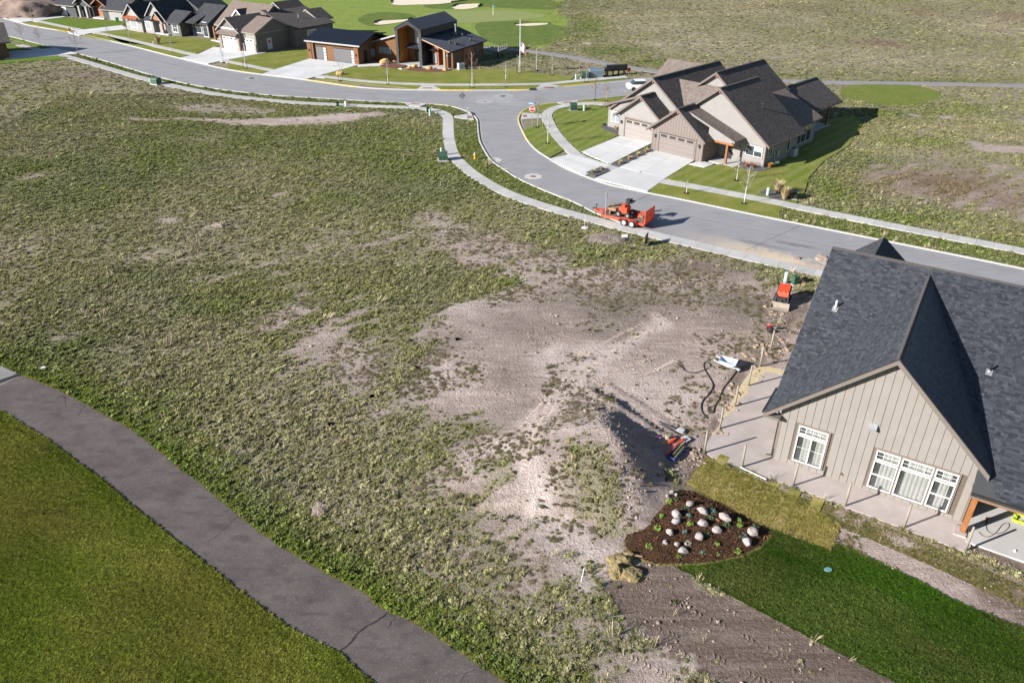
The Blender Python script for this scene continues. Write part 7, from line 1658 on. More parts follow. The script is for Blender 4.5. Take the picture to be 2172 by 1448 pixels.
for k in range(9): x = -3.1 + k * 0.16; MB().box((x, -0.02, ZB + 0.55 + 0.055 * k), (0.09, 0.34, 0.09), 0, Matrix.Rotation(0.3, 3, 'Y')).build('digging_tooth', M_tyre, tm)
mb = MB(); mb.bx(-2.9, -2.2, 0.2, 0.7, ZB + 0.55, ZB + 0.75); mb.bx(-2.6, -2.0, -0.75, -0.25, ZB + 0.5, ZB + 0.78); mb.bx(-2.75, -2.65, -0.6, 0.6, ZB, ZB + 0.5); mb.build('guard_plate', M_mtan, tm)
mb = MB(); mb.tube([(-2.4, 0.5, ZB + 0.7), (-2.1, 0.4, ZB + 1.0), (-1.7, 0.2, ZB + 1.05), (-1.5, 0.1, ZB + 0.9)], 0.03); mb.tube([(-2.0, -0.4, ZB + 0.7), (-1.8, -0.3, ZB + 1.0), (-1.5, -0.2, ZB + 0.95)], 0.03); mb.build('hydraulic_hose', M_tyre, tm)
at_ = thing('auger_attachment', 'small orange tined attachment lying at the rear of the trailer bed', 'machine attachment', tr_.location, tr_.rotation_euler.z)
mb = MB(); mb.bx(0.05, 0.55, 0.1, 0.6, ZB + 0.25, ZB + 0.42); mb.bx(0.2, 0.4, -0.35, 0.1, ZB + 0.25, ZB + 0.35); mb.build('frame', M_orange, at_)
for k in range(4): mb = MB(); mb.cyl((0.75, -0.35 + 0.3 * k, ZB), (0.62, -0.35 + 0.3 * k, ZB + 0.5), 0.035, 0.03, 6); mb.build('tine', M_mtan, at_)
mb = MB(); mb.bx(0.45, 0.8, -0.45, 0.7, ZB + 0.38, ZB + 0.48); mb.build('crossbar', M_mtan, at_)

# ------------------------------------------------------------------ orange mini loader by the house
p = ground(1648, 668); q = ground(1668, 614); d = (p - q).normalized(); ml = thing('mini_loader', 'orange tracked mini loader with dusty bucket by the house corner', 'mini loader', (p.lerp(q, 0.45).x, p.lerp(q, 0.45).y, 0), math.atan2(d.y, d.x))
mb = MB(); mb.prism([(-1.0, -0.42, 0.6), (0.25, -0.42, 0.6), (0.42, -0.42, 0.8), (0.3, -0.42, 1.15), (-0.9, -0.42, 1.32), (-1.05, -0.42, 1.2)], (0, 0.84, 0)); mb.build('hood', M_orange, ml)
for k in (-0.2, 0.2): mb = MB(); mb.cyl((0.28, k, 1.12), (0.3, k, 1.17), 0.05, 0.05, 8); mb.build('hood_latch', M_dark, ml)
for y in (-0.52, 0.52):
    mb = MB(); prof = [(-0.85, 0.0), (0.45, 0.0), (0.72, 0.2), (0.68, 0.42), (0.2, 0.5), (-0.7, 0.55), (-1.0, 0.4), (-1.02, 0.18)]; mb.prism([(x, y - 0.12, z) for x, z in prof], (0, 0.24, 0)); tk = mb.build('track', M_tyre, ml)
    for x in (-0.6, -0.2, 0.2): mb = MB(); mb.cyl((x, y - 0.13, 0.2), (x, y + 0.13, 0.2), 0.13, 0.13, 10); mb.build('track_wheel', M_galv, tk)
for y in (-0.46, 0.46): mb = MB(); beam(mb, (-0.9, y, 1.25), (0.45, y, 0.95), 0.09, 0.16); beam(mb, (0.45, y, 0.95), (0.95, y, 0.35), 0.09, 0.16); mb.build('lift_arm', M_dark, ml)
mb = MB(); mb.bx(0.4, 0.62, -0.35, 0.35, 0.25, 0.75); mb.cyl((0.55, 0, 0.7), (0.9, 0, 0.4), 0.05, 0.04, 8); mb.cyl((0.6, 0.25, 0.8), (0.6, 0.25, 0.55), 0.1, 0.1, 10); mb.build('hydraulics', M_tyre, ml)
M_bucket = plain('dusty_steel', (0.30, 0.25, 0.21, 1), 0.75, 0.2, var=0.25, scale=5)
mb = MB(); mb.prism([(0.95, -0.68, 0.05), (1.38, -0.68, 0.02), (1.40, -0.68, 0.06), (1.02, -0.68, 0.1), (1.0, -0.68, 0.5), (0.94, -0.68, 0.52)], (0, 1.36, 0)); [mb.prism([(0.95, y, 0.05), (1.38, y, 0.02), (1.1, y, 0.42), (0.95, y, 0.52)], (0, 0.03, 0)) for y in (-0.7, 0.67)]; mb.build('bucket', M_bucket, ml)
mb = MB(); mb.tube([(-1.05, -0.3, 1.1), (-1.25, -0.3, 1.25), (-1.25, 0.3, 1.25), (-1.05, 0.3, 1.1)], 0.035); mb.bx(-1.3, -1.05, -0.38, 0.38, 0.25, 0.32); mb.build('operator_rail', M_dark, ml)
# red auger machine lying by the posts
p = ground(1632, 705); ra = thing('earth_drill', 'small red and black engine drill lying in dug soil', 'earth drill', (p.x, p.y, 0.05), 0.5); mb = MB(); mb.blob((0, 0, 0.22), (0.3, 0.25, 0.22), 3, 0.1, 2); mb.build('engine', M_tyre, ra); mb = MB(); mb.box((0.05, 0.1, 0.42), (0.3, 0.25, 0.12)); mb.build('fuel_tank', M_red, ra); mb = MB(); mb.tube([(-0.5, 0, 0.35), (-0.2, 0.1, 0.45), (0.4, -0.1, 0.45), (0.6, 0.2, 0.35)], 0.03); mb.build('handle', M_dark, ra); mb = MB(); mb.tube([(0.2, 0, 0.15), (1.2, -0.5, 0.05)], 0.05); mb.build('auger_shaft', M_galv, ra)

# ------------------------------------------------------------------ wheelbarrow and hand tools
p = ground(1541, 782); wb = thing('wheelbarrow', 'pale blue wheelbarrow with white handles beside the trench', 'wheelbarrow', p, math.radians(-28)); M_tray = plain('pale_blue_tray', (0.42, 0.52, 0.66, 1), 0.45, var=0.1)
mb = MB(); T_ = [(-0.55, -0.36, 0.72), (0.62, -0.42, 0.66), (0.62, 0.42, 0.66), (-0.55, 0.36, 0.72)]; B__ = [(-0.3, -0.24, 0.38), (0.3, -0.26, 0.34), (0.3, 0.26, 0.34), (-0.3, 0.24, 0.38)]
mb.add(T_ + B__, [(4, 5, 6, 7), (0, 1, 5, 4), (1, 2, 6, 5), (2, 3, 7, 6), (3, 0, 4, 7)]); tray = mb.build('tray', M_tray, wb); sm_ = tray.modifiers.new('thickness', 'SOLIDIFY'); sm_.thickness = 0.02
for y in (-0.27, 0.27): mb = MB(); mb.tube([(0.75, y * 0.4, 0.3), (0.1, y, 0.34), (-0.9, y * 1.1, 0.62)], 0.03); mb.build('handle', M_stake, wb)
for y in (-0.25, 0.25): mb = MB(); mb.tube([(-0.2, y, 0.36), (-0.3, y, 0.02), (-0.1, y, 0.02), (-0.05, y, 0.34)], 0.018); mb.build('leg', M_dark, wb)
mb = MB(); mb.cyl((0.78, -0.05, 0.2), (0.78, 0.05, 0.2), 0.2, 0.2, 16); wh = mb.build('wheel', M_tyre, wb); mb = MB(); mb.cyl((0.78, -0.055, 0.2), (0.78, 0.055, 0.2), 0.1, 0.1, 10); mb.build('rim', M_tray, wh)
M_blade_ = plain('shovel_steel', (0.62, 0.62, 0.64, 1), 0.4, 0.3, var=0.1)
def lying_tool(name, label, cat, a, b, head, hw, hl, hm, shaft=None, r=0.028, za=0.12, zb=0.12):
    A, B = ground(*a), ground(*b); d = B - A; t_ = thing(name, label, cat, (A.x, A.y, A.z + za), math.atan2(d.y, d.x)); L = Vector((d.x, d.y, 0)).length; dz = (B.z + zb) - (A.z + za)
    mb = MB(); mb.cyl((0, 0, 0), (L, 0, dz), r, r, 8); mb.build('handle', shaft or M_dark, t_)
    mb = MB()
    if head == 'shovel': mb.prism([(L - 0.02, -hw * 0.6, dz), (L + hl * 0.2, -hw, dz + 0.04), (L + hl, -hw, dz + 0.03), (L + hl, hw, dz + 0.03), (L + hl * 0.2, hw, dz + 0.04), (L - 0.02, hw * 0.6, dz)], (0, 0, 0.02))
    elif head == 'rake': mb.bx(L, L + 0.05, -hw, hw, dz, dz + 0.05); [mb.bx(L, L + 0.1, -hw + 0.06 * k, -hw + 0.06 * k + 0.015, dz - 0.05, dz) for k in range(int(hw * 2 / 0.06))]
    mb.build('blade', hm, t_); return t_
lying_tool('shovel', 'long handled shovel with square white blade, upper of two', 'shovel', (1392, 896), (1436, 915), 'shovel', 0.2, 0.42, M_blade_)
lying_tool('shovel', 'long handled shovel with pointed white blade, lower of two', 'shovel', (1397, 901), (1447, 931), 'shovel', 0.22, 0.48, M_blade_)
lying_tool('string_line_level', 'long white board with orange tip on the sod edge by the patio', 'level', (1570, 994), (1625, 1020), 'rake', 0.08, 0.1, M_dark, M_stake, 0.035)
p = ground(1415, 933); mb = MB(); mb.cyl((0, 0, 0), (0.02, 0, 0.24), 0.14, 0.15, 12); tag(mb.build('pail', plain('olive_pail', (0.3, 0.27, 0.17, 1), 0.7), None, False, (p.x, p.y, p.z)), 'olive pail standing among the hand tools', 'pail')
for (a, b, l) in [((1411, 972), (1450, 937), 'longer orange level lying beside the blue tool bag'), ((1417, 944), (1432, 934), 'short orange level lying above the long orange level')]:
    A, B = ground(*a), ground(*b); d = B - A; mb = MB(); mb.bx(0, d.length, -0.07, 0.07, 0.02, 0.13); mb.bx(d.length * 0.2, d.length * 0.5, -0.12, -0.07, 0.02, 0.1); tag(mb.build('spirit_level', M_orange, None, False, A, math.atan2(d.y, d.x)), l, 'level')
A, B = ground(1422, 979), ground(1452, 945); d = B - A; tb_ = thing('tool_bag', 'blue open tool bag with yellow handled tools inside', 'tool bag', A, math.atan2(d.y, d.x)); M_blue = plain('navy_canvas', (0.025, 0.05, 0.14, 1), 0.8, var=0.3)
mb = MB(); mb.bx(0, 1.5, -0.22, 0.22, 0, 0.06); mb.bx(0, 1.5, -0.25, -0.2, 0, 0.2); mb.bx(0, 1.5, 0.2, 0.25, 0, 0.2); mb.bx(-0.03, 0.02, -0.25, 0.25, 0, 0.22); mb.build('body', M_blue, tb_)
M_tyel = plain('tool_yellow', (0.5, 0.42, 0.04, 1), 0.5)
for k in range(4): mb = MB(); mb.cyl((0.15 + 0.1 * k, -0.14 + 0.09 * k, 0.12), (1.45 + 0.08 * k, -0.12 + 0.09 * k, 0.14), 0.022, 0.02, 6); mb.build('tool_handle', (M_tyel, M_dark, M_tyel, M_galv)[k], tb_)
p = ground(1406, 945); mb = MB(); mb.blob((0, 0, 0.08), (0.13, 0.1, 0.08), 4, 0.1, 1); tag(mb.build('work_glove', M_tyel, None, True, p), 'yellow work glove lying by the pail', 'glove')
p = ground(1394, 934); mb = MB(); mb.bx(-0.18, 0.18, -0.07, 0.07, 0, 0.1); tag(mb.build('marking_can', plain('pink_white_can', (0.7, 0.25, 0.4, 1), 0.5), None, False, p, -0.4), 'pink and white paint can lying on the slope', 'paint can')
# hoses
def hose(name, label, pts, r, mat, z=0.03):
    P = smooth([ground(u, v) + Vector((0, 0, z)) for u, v in pts], 6); mb = MB(); mb.tube(P, r, 6); tag(mb.build(name, mat, None, True), label, 'hose')
hose('garden_hose', 'black hose looping over the bare soil by the wheelbarrow', [(1445, 777), (1455, 788), (1475, 791), (1497, 784), (1507, 776), (1500, 769), (1493, 772), (1495, 785), (1505, 802), (1512, 818), (1505, 834), (1492, 848), (1487, 862), (1490, 876), (1500, 888)], 0.035, M_dark)
hose('garden_hose', 'black hose lying straight along the trench below the wheelbarrow', [(1562, 787), (1548, 806), (1533, 826), (1526, 846), (1516, 862), (1512, 876), (1502, 870), (1504, 864), (1514, 862)], 0.035, M_dark)
hose('power_cord', 'thin brown cord curled on the porch slab', [(2074, 1131), (2082, 1139), (2095, 1141), (2110, 1133), (2124, 1116), (2136, 1112), (2138, 1120), (2126, 1131), (2105, 1135), (2092, 1128), (2090, 1118)], 0.016, plain('brown_cord', (0.2, 0.12, 0.08, 1), 0.7), 0.12)
M_lime = plain('lime_hose', (0.42, 0.62, 0.02, 1), 0.5, var=0.05); P = []
c0 = G(2170, 1103, 0.12)
for k in range(90): a = k * 0.42; r_ = 0.42 + 0.14 * math.sin(k * 1.7) ; P.append(c0 + Vector((math.cos(a) * r_ * 1.1, math.sin(a) * r_ * 0.8, 0.03 + 0.02 * (k % 7) * 0.6)))
mb = MB(); mb.tube(P, 0.035, 6); tag(mb.build('coiled_hose', M_lime, None, True), 'bright lime green hose coiled on the porch slab', 'hose')
p = G(2092, 1106, 0.12); o = thing('angle_tool', 'small orange and dark power tool lying on the shaded slab', 'power tool', p, 1.0); mb = MB(); mb.cyl((-0.22, 0, 0.05), (0.12, 0, 0.05), 0.05, 0.05, 8); mb.build('body', M_dark, o); mb = MB(); mb.box((0.2, 0, 0.06), (0.14, 0.12, 0.1)); mb.build('head', M_orange, o)

# ------------------------------------------------------------------ mulch bed, boulders and young plants
t = NT('dark_mulch'); n1 = t.noise(1.2, 4, 0.65); n2 = t.noise(22, 4, 0.8); n3 = t.noise(60, 2, 0.8)
c = t.mix(t.ramp(n1, 0.3, 0.7), (0.034, 0.017, 0.010, 1), (0.078, 0.041, 0.024, 1)); c = t.mix(t.ramp(n2, 0.5, 0.8, 0, 0.6), c, (0.12, 0.075, 0.05, 1)); c = t.mix(t.ramp(n3, 0.68, 0.75, 0, 0.5), c, (0.3, 0.24, 0.18, 1)); t.bump(n2, 1.0, 0.08); M_mulch = t.out(c, 0.95, 0, 0.1)
bp = arr(bed_poly); bc = bp.mean(0)
def bed_z(x, y):
    x = np.atleast_1d(x).astype(float); y = np.atleast_1d(y).astype(float); d = dist_line(np.vstack([bp, bp[:1]]), x, y)[0]; d = np.where(inside(bp, x, y), d, 0)
    return 0.05 + 0.42 * (1 - np.exp(-(d / 1.1) ** 1.3)) + 0.06 * (fnoise(x, y, 0.7, 2) - 0.5) * np.clip(d, 0, 1)
rings = 16; vs = []; N = len(bp)
for k in range(rings + 1):
    s = 1 - k / rings; q = bc + (bp - bc) * (s if k < rings else 0.001); z = bed_z(q[:, 0], q[:, 1])
    if k == 0: z = np.full(N, 0.0)
    vs += [(a, b, c_) for (a, b), c_ in zip(q, z)]
mb = MB(); mb.add(vs, [(k * N + i, k * N + (i + 1) % N, (k + 1) * N + (i + 1) % N, (k + 1) * N + i) for k in range(rings) for i in range(N)])
tag(mb.build('mulch_bed', M_mulch, smooth=True), kind='structure')
M_chip = NT('mulch_chip'); tcc = M_chip.attr('tint', 'INSTANCER', 'Color'); M_chip = M_chip.out(tcc, 0.95, 0, 0.1)
mb = MB(); mb.box((0, 0, 0.01), (0.07, 0.02, 0.012)); chip = tag(mb.build('mulch_chip', M_chip, None, False, (bc[0], bc[1], 0.46)), kind='stuff')
x = nrng.uniform(bp[:, 0].min(), bp[:, 0].max(), 16000); y = nrng.uniform(bp[:, 1].min(), bp[:, 1].max(), 16000); k = inside(bp, x, y); x, y = x[k], y[k]; n = len(x); s = np.exp(nrng.normal(-0.1, 0.4, n)); rot = nrng.uniform(-1, 1, (n, 3)) * np.array([0.4, 0.4, 3.14])
scatter('mulch_chips', chip, np.stack([x, y, bed_z(x, y)], 1), np.stack([s, s, s], 1), rot, np.array([0.072, 0.04, 0.024]) * np.exp(nrng.normal(0, 0.45, (n, 1))))
# straw-coloured cut edge of the lawn round the bed
edge_grass([Vector((a, b, 0)) for a, b in bp[22:56]], -0.02, 0.06, 900, 0.22, (0.28, 0.24, 0.11), 0.05, False)
t = NT('granite_boulder'); n1 = t.noise(2.5, 5, 0.7); n2 = t.noise(14, 4, 0.7); oi = t.node('ShaderNodeObjectInfo').outputs['Random']
c = t.mix(oi, (0.27, 0.255, 0.262, 1), (0.35, 0.285, 0.262, 1)); c = t.mix(t.ramp(n1, 0.35, 0.7, 0, 0.6), c, (0.19, 0.172, 0.165, 1)); c = t.mix(t.ramp(n2, 0.5, 0.8, 0, 0.5), c, (0.40, 0.365, 0.35, 1)); t.bump(n2, 0.5, 0.04); M_rock = t.out(c, 0.85, 0, 0.25)
def c5(x, y): return 1200 + x * 0.2625, 880 + y * 0.2625
ROCKS = [(857, 620, 44, 44, 'small upright pale boulder at the top corner of the mulch bed'), (893, 643, 38, 30, 'small grey boulder tucked beside the upright one at the top'), (820, 655, 50, 32, 'small oval white boulder nearest the shaded berm'), (1000, 715, 88, 52, 'long pale boulder at the upper middle of the bed'), (1102, 768, 104, 66, 'large rounded grey boulder, upper pair, right'), (890, 795, 112, 80, 'triangular pale boulder with a pointed right corner'), (896, 855, 86, 52, 'wedge boulder just below the triangular one'), (1287, 825, 112, 56, 'pinkish flat boulder near the sod edge'), (1106, 872, 106, 58, 'smooth white oval boulder in the middle of the bed'), (1216, 922, 100, 60, 'pink mottled boulder right of the middle oval one'), (843, 945, 72, 58, 'grey lopsided boulder left of centre'), (1082, 980, 94, 56, 'mauve boulder below the middle of the bed'), (1512, 945, 124, 62, 'long slanting boulder at the right tip of the bed'), (1467, 1025, 96, 82, 'roundest tan boulder near the right tip of the bed'), (896, 1043, 52, 34, 'small white boulder touching a larger one below'), (945, 1090, 88, 58, 'large white boulder at the lower middle of the bed')]
for k, (x, y, w, h, l) in enumerate(ROCKS):
    u, v = c5(x, y); p = G(u, v + 3, 0.4); z = float(bed_z(p.x, p.y)[0]); p = G(u, v + 3, z); r_ = w * 0.2625 / 2 * 0.0262 * 1.02; mb = MB(); asp = h / w
    mb.blob((0, 0, 0.1), (r_, r_ * (0.62 + 0.5 * (asp - 0.5)), max(0.12, r_ * asp * 0.72)), 7 * k + 2, 0.3, 3, 1.0)
    rk = random.Random(k + 40); cuts = [(Vector((rk.uniform(-1, 1), rk.uniform(-1, 1), rk.uniform(-.1, 1))).normalized(), rk.uniform(.5, .78)) for _ in range(13)]
    def chip_(q):
        w_ = Vector((q[0] / r_, q[1] / r_, (q[2] - 0.1) / r_))
        for n_, d_ in cuts:
            e_ = w_.dot(n_) - d_ * 0.9
            if e_ > 0: w_ -= n_ * e_ * 0.9
        return (w_.x * r_, w_.y * r_, w_.z * r_ + 0.1)
    mb.v = [chip_(q) for q in mb.v]; o = mb.build('boulder', M_rock, None, False, (p.x, p.y, z + 0.02), (k * 1.7) % 1.3 - 1.0); tag(o, l, 'boulder', 'boulders in the mulch bed')
M_lime2 = plain('lime_leaf', (0.15, 0.24, 0.03, 1), 0.8, var=0.4, scale=12); M_leaf = plain('young_leaf_green', (0.05, 0.11, 0.04, 1), 0.8, var=0.4, scale=12); M_grey2 = plain('blue_green_leaf', (0.10, 0.17, 0.13, 1), 0.75, var=0.3, scale=12); M_paleleaf = plain('pale_leaf', (0.42, 0.40, 0.36, 1), 0.75, var=0.2, scale=12)
def bush_mesh(seed, n, R, H, leaf):
    r = random.Random(seed); v = []; f = []
    for i in range(n):
        a = r.random() * 6.28; q = R * math.sqrt(r.random()); z = H * r.random() * (1 - 0.5 * (q / R) ** 2); c = Vector((math.cos(a) * q, math.sin(a) * q, z)); d1 = Vector((r.uniform(-1, 1), r.uniform(-1, 1), r.uniform(-.3, .6))).normalized() * leaf; d2 = d1.cross(Vector((r.uniform(-1, 1), r.uniform(-1, 1), 1))).normalized() * leaf * 0.5
        k = len(v); v += [c - d1, c + d2, c + d1, c - d2]; f.append((k, k + 1, k + 2, k + 3))
    return v, f
def plant(x, y, label, mat, R=0.2, H=0.28, n=90, seed=0, xyz=None):
    if xyz is None: u, v = c5(x, y); p = G(u, v + 3, 0.4); p = G(u, v + 3, float(bed_z(p.x, p.y)[0]))
    else: p = xyz
    t_ = thing('young_plant', label, 'plant', p, seed, 'young plants in the mulch bed'); v, f = bush_mesh(seed, n, R, H, 0.06); mb = MB(); mb.add(v, f); mb.build('leaves', mat, t_); mb = MB(); [mb.cyl((0, 0, -0.02), (0.1 * math.cos(k * 2.1), 0.1 * math.sin(k * 2.1), H * 0.6), 0.012, 0.006, 5) for k in range(3)]; mb.build('stems', M_wood, t_)
PL = [(890, 672, 'low green plant below the small boulders at the top', M_leaf), (836, 695, 'tiny green plant at the top left of the bed', M_lime2), (968, 742, 'dull green plant below the long pale boulder', M_leaf), (775, 812, 'pale green plant left of the triangular boulder', M_lime2), (1170, 825, 'broad green plant right of the upper grey boulder', M_leaf), (1182, 772, 'blue green plant in shade beside the upper grey boulder', M_grey2), (996, 802, 'blue green plant in the shade of the triangular boulder', M_grey2), (1008, 873, 'lime green plant between the wedge and oval boulders', M_lime2), (741, 908, 'bright lime plant above the lower left of the bed', M_lime2), (963, 940, 'grey green feathery plant near the bed centre', M_grey2), (1138, 955, 'dark leafy plant under the pink mottled boulder', M_leaf), (1300, 882, 'green white edged plant right of the pink boulder', M_leaf), (1400, 840, 'tiny yellow plant close to the sod edge', M_lime2), (1403, 887, 'lime green plant below the tiny yellow one', M_lime2), (1432, 968, 'silvery plant left of the long slanting boulder', M_grey2), (1220, 1034, 'yellow green spreading plant at the lower middle', M_lime2), (1098, 1100, 'rounded blue green tuft near the lower edge', M_grey2), (1386, 1096, 'small green plant near the lower right edge', M_lime2), (1232, 1118, 'tiny lime plant near the lower lawn edge', M_lime2), (910, 1136, 'small green plant under the large white boulder', M_lime2), (678, 1052, 'bright lime tuft alone at the left of the bed', M_lime2), (797, 1027, 'pale whitish plant left of the small white boulder', M_paleleaf), (985, 1026, 'pale whitish plant right of the small white boulder', M_paleleaf), (1526, 905, 'green sprig above the long slanting boulder', M_leaf)]
for k, (x, y, l, m) in enumerate(PL): plant(x, y, l, m, 0.13 + 0.04 * (k % 3), 0.14 + 0.05 * (k % 2), 60, 200 + k)

# burlap heap
M_burlap = plain('tan_burlap', (0.19, 0.145, 0.066, 1), 0.95, var=0.4, scale=4, bump=0.6)
p = ground(1328, 1208); bh = thing('burlap_heap', 'crumpled heap of tan burlap sacks beside the mulch bed', 'burlap heap', (p.x, p.y, 0)); r = random.Random(5)
def crumple(mb, c, R, sd):
    bm = bmesh.new(); bmesh.ops.create_icosphere(bm, subdivisions=4, radius=1.0); vs = []
    for v in bm.verts:
        q = v.co.copy(); k = 0.78 + 0.3 * noise.noise(q * 1.1 + Vector((sd, 0, 3))) + 0.3 * (0.5 - abs(noise.noise(q * 2.0 + Vector((0, sd, 1))))) + 0.12 * (0.5 - abs(noise.noise(q * 5 + Vector((4, sd, 1))))); w = Vector((q.x * R[0], q.y * R[1], q.z * R[2])) * k; w.z = max(w.z, -0.02); vs.append(w + Vector(c))
    bm.verts.index_update(); fs = [tuple(v.index for v in f.verts) for f in bm.faces]; bm.free(); mb.add(vs, fs)
for c_, R_, sd in (((-0.25, 0.45, 0.0), (0.75, 0.5, 0.4), 1), ((0.25, -0.35, 0.0), (0.75, 0.55, 0.32), 2), ((-0.45, -0.2, 0.0), (0.5, 0.5, 0.5), 3), ((0.2, 0.8, 0.0), (0.45, 0.3, 0.35), 4)): mb = MB(); crumple(mb, c_, R_, sd); mb.build('sack', M_burlap, bh, False)
mb = MB(); mb.tube([(0.0, 0.9, 0.2), (0.9, 0.75, 0.12)], 0.06); mb.tube([(-0.1, 1.05, 0.12), (0.75, 0.95, 0.07)], 0.05); mb.build('wooden_stick', M_mtan, bh)
# soil heaps and brush
M_heap = plain('heaped_soil', (0.235, 0.185, 0.155, 1), 0.95, var=0.4, scale=5, bump=0.8)
def heap(u, v, R, label, sd, mat=M_heap, cat='soil heap', name='soil_heap'):
    p = ground(u, v); mb = MB()
    bm = bmesh.new(); bmesh.ops.create_icosphere(bm, subdivisions=4, radius=1.0); vs = []
    for w in bm.verts:
        q = w.co.copy(); k = 1 + 0.35 * noise.noise(q * 1.4 + Vector((sd, 2, 0))) + 0.22 * noise.noise(q * 4 + Vector((0, sd, 0))) + (0.1 if R[0] < 5 else 0.03) * noise.noise(q * 9 + Vector((0, sd, 4))); e = Vector((q.x * R[0], q.y * R[1], q.z * R[2])) * k; e.z = max(e.z, -0.1); vs.append(e)
    bm.verts.index_update(); fs = [tuple(x.index for x in f.verts) for f in bm.faces]; bm.free(); mb.add(vs, fs); tag(mb.build(name, mat, None, R[0] > 5, p), label, cat)
heap(678, 1082, (0.36, 0.55, 0.16), 'crumbling mound of bare soil in the grass near the cart path', 3)
heap(1744, 552, (0.5, 0.9, 0.4), 'pinkish soil heap at the kerb behind the dark roof', 6)
heap(1690, 548, (0.35, 0.3, 0.16), 'small lump of soil lying on the sandy road', 8)
heap(62, 33, (9, 6.0, 4.0), 'great pink brown soil heap beyond the houses, far left', 10, plain('far_soil', (0.20, 0.145, 0.12, 1), 0.95, var=0.3, scale=0.6))
heap(468, 478, (0.7, 0.5, 0.22), 'small bare soil mound in the left field', 12)
p = ground(1288, 508); br_ = thing('brush_heap', 'grey heap of dead brush on weeds below the trailer', 'brush heap', p); r = random.Random(9)
mb = MB()
for k in range(420):
    a = r.random() * 6.28; q = 1.9 * math.sqrt(r.random()); c_ = Vector((math.cos(a) * q * 1.25, math.sin(a) * q * 0.75, 0.55 * (1 - (q / 1.9) ** 2) * r.random())); d = Vector((r.uniform(-1, 1), r.uniform(-1, 1), r.uniform(-.2, .5))).normalized() * r.uniform(0.2, 0.5); w = d.cross(Vector((0, 0, 1))).normalized() * 0.02
    k_ = [c_ - d - w, c_ - d + w, c_ + d]; mb.add(k_, [(0, 1, 2)])
mb.build('twigs', plain('dead_twig', (0.25, 0.21, 0.185, 1), 0.9, var=0.3), br_); mb = MB(); mb.blob((0, 0, -0.05), (2.0, 1.2, 0.42), 4, 0.35, 3); mb.build('litter', plain('dead_litter', (0.19, 0.155, 0.13, 1), 0.95, var=0.35, scale=6, bump=0.8), br_)
# rip-rap and roots thrown up along the trench
M_root = plain('dug_soil', (0.27, 0.20, 0.15, 1), 0.95, var=0.35, scale=5, bump=0.8)
for k, (u, v, a, b) in enumerate([(1648, 690, .5, .9), (1618, 735, .4, .7), (1590, 790, .45, .8), (1545, 850, .4, .8), (1520, 905, .35, .6), (1560, 825, .3, .5), (1575, 755, .6, .4), (1655, 735, .5, .9), (1650, 660, .6, .7), (1462, 985, .7, .5), (1478, 965, .5, .4)]):
    p = ground(u, v); mb = MB()
    for j in range(26):
        q = rnd.random() ** 2; mb.blob((rnd.uniform(-a, a) * 1.5, rnd.uniform(-b, b) * 1.5, 0.0), (.05 + .17 * q, .05 + .17 * q * rnd.uniform(.5, 1), .03 + .1 * q), k * 31 + j, 0.6, 1, 2.2)
    tag(mb.build('trench_spoil', M_root, None, False, p), kind='stuff')
# gravel beds with their plants, by the twin house
M_gravel = NT('dark_gravel'); vg = M_gravel.voro(9, out='Color'); M_gravel.bump(M_gravel.voro(9), 0.8, 0.04); M_gravel = M_gravel.out(M_gravel.mix(0.35, (0.10, 0.095, 0.095, 1), vg, 'MULTIPLY'), 0.9)
for q in ([(1294, 350), (1314.6, 356), (1387, 320.4), (1382, 314.5)], [(1241, 368), (1273, 356.5), (1294.5, 363.5), (1263, 376)], [(1566, 352), (1582, 341), (1618, 352), (1640, 350), (1634, 360), (1608, 366), (1580, 361)], [(1276, 273), (1283, 266), (1312, 273), (1311, 286), (1296, 283)], [(1612, 412), (1632, 404), (1672, 412), (1680, 424), (1650, 426)]): sheet('gravel_bed', smooth(GL(q), 3, True) if len(q) > 4 else GL(q), 0.132, M_gravel, edge=0.1)
M_dryg = plain('dry_ornamental_grass', (0.38, 0.30, 0.16, 1), 0.85, var=0.3, scale=9)
def grass_clump(u, v, R, H, label, mat=None, n=130, sd=0, z=0.13, group='dry ornamental grasses', name='ornamental_grass', cat='ornamental grass', wid=0.02):
    p = ground(u, v, z); r = random.Random(sd + 3); vs = []; fs = []
    for i in range(n):
        a = r.random() * 6.28; b = Vector((math.cos(a), math.sin(a), 0)) * R * 0.25 * r.random(); lean = R * r.uniform(0.3, 1.0); tp = b + Vector((math.cos(a) * lean, math.sin(a) * lean, H * r.uniform(0.6, 1))); s = Vector((-math.sin(a), math.cos(a), 0)) * wid; m_ = b.lerp(tp, 0.6) + Vector((0, 0, H * 0.15)); k = len(vs); vs += [b - s, b + s, m_ + s, m_ - s, tp]; fs += [(k, k + 1, k + 2, k + 3), (k + 3, k + 2, k + 4)]
    m = bpy.data.meshes.new(name); m.from_pydata([tuple(v_) for v_ in vs], [], fs); m.update(); o = link(name, m, mat or M_dryg, None, p); tag(o, label, cat, group)
names_ = ['nearest the road', 'second from the road', 'third from the road', 'nearest the garages']
for k, (x, y) in enumerate([(1165, 690), (1272, 642), (1372, 598), (1465, 555)]): grass_clump(1100 + x * .1842, 220 + (y + 14) * .1842, 0.42, 0.5, 'dry grass clump in the long gravel strip, ' + names_[k], n=80, sd=k)
for k, (x, y) in enumerate([(857, 798), (958, 762)]): grass_clump(1100 + x * .1842, 220 + (y + 10) * .1842, 0.42, 0.45, 'dry grass clump in the small gravel patch, ' + ('left one' if k == 0 else 'right one'), n=80, sd=k + 6)
grass_clump(1648, 412, 0.85, 1.5, 'tall tan grass plume beside the pale green pedestal', sd=11, n=260); grass_clump(1663, 425, 0.75, 1.45, 'tall tan grass plume in front of the low black box', sd=12, n=240)
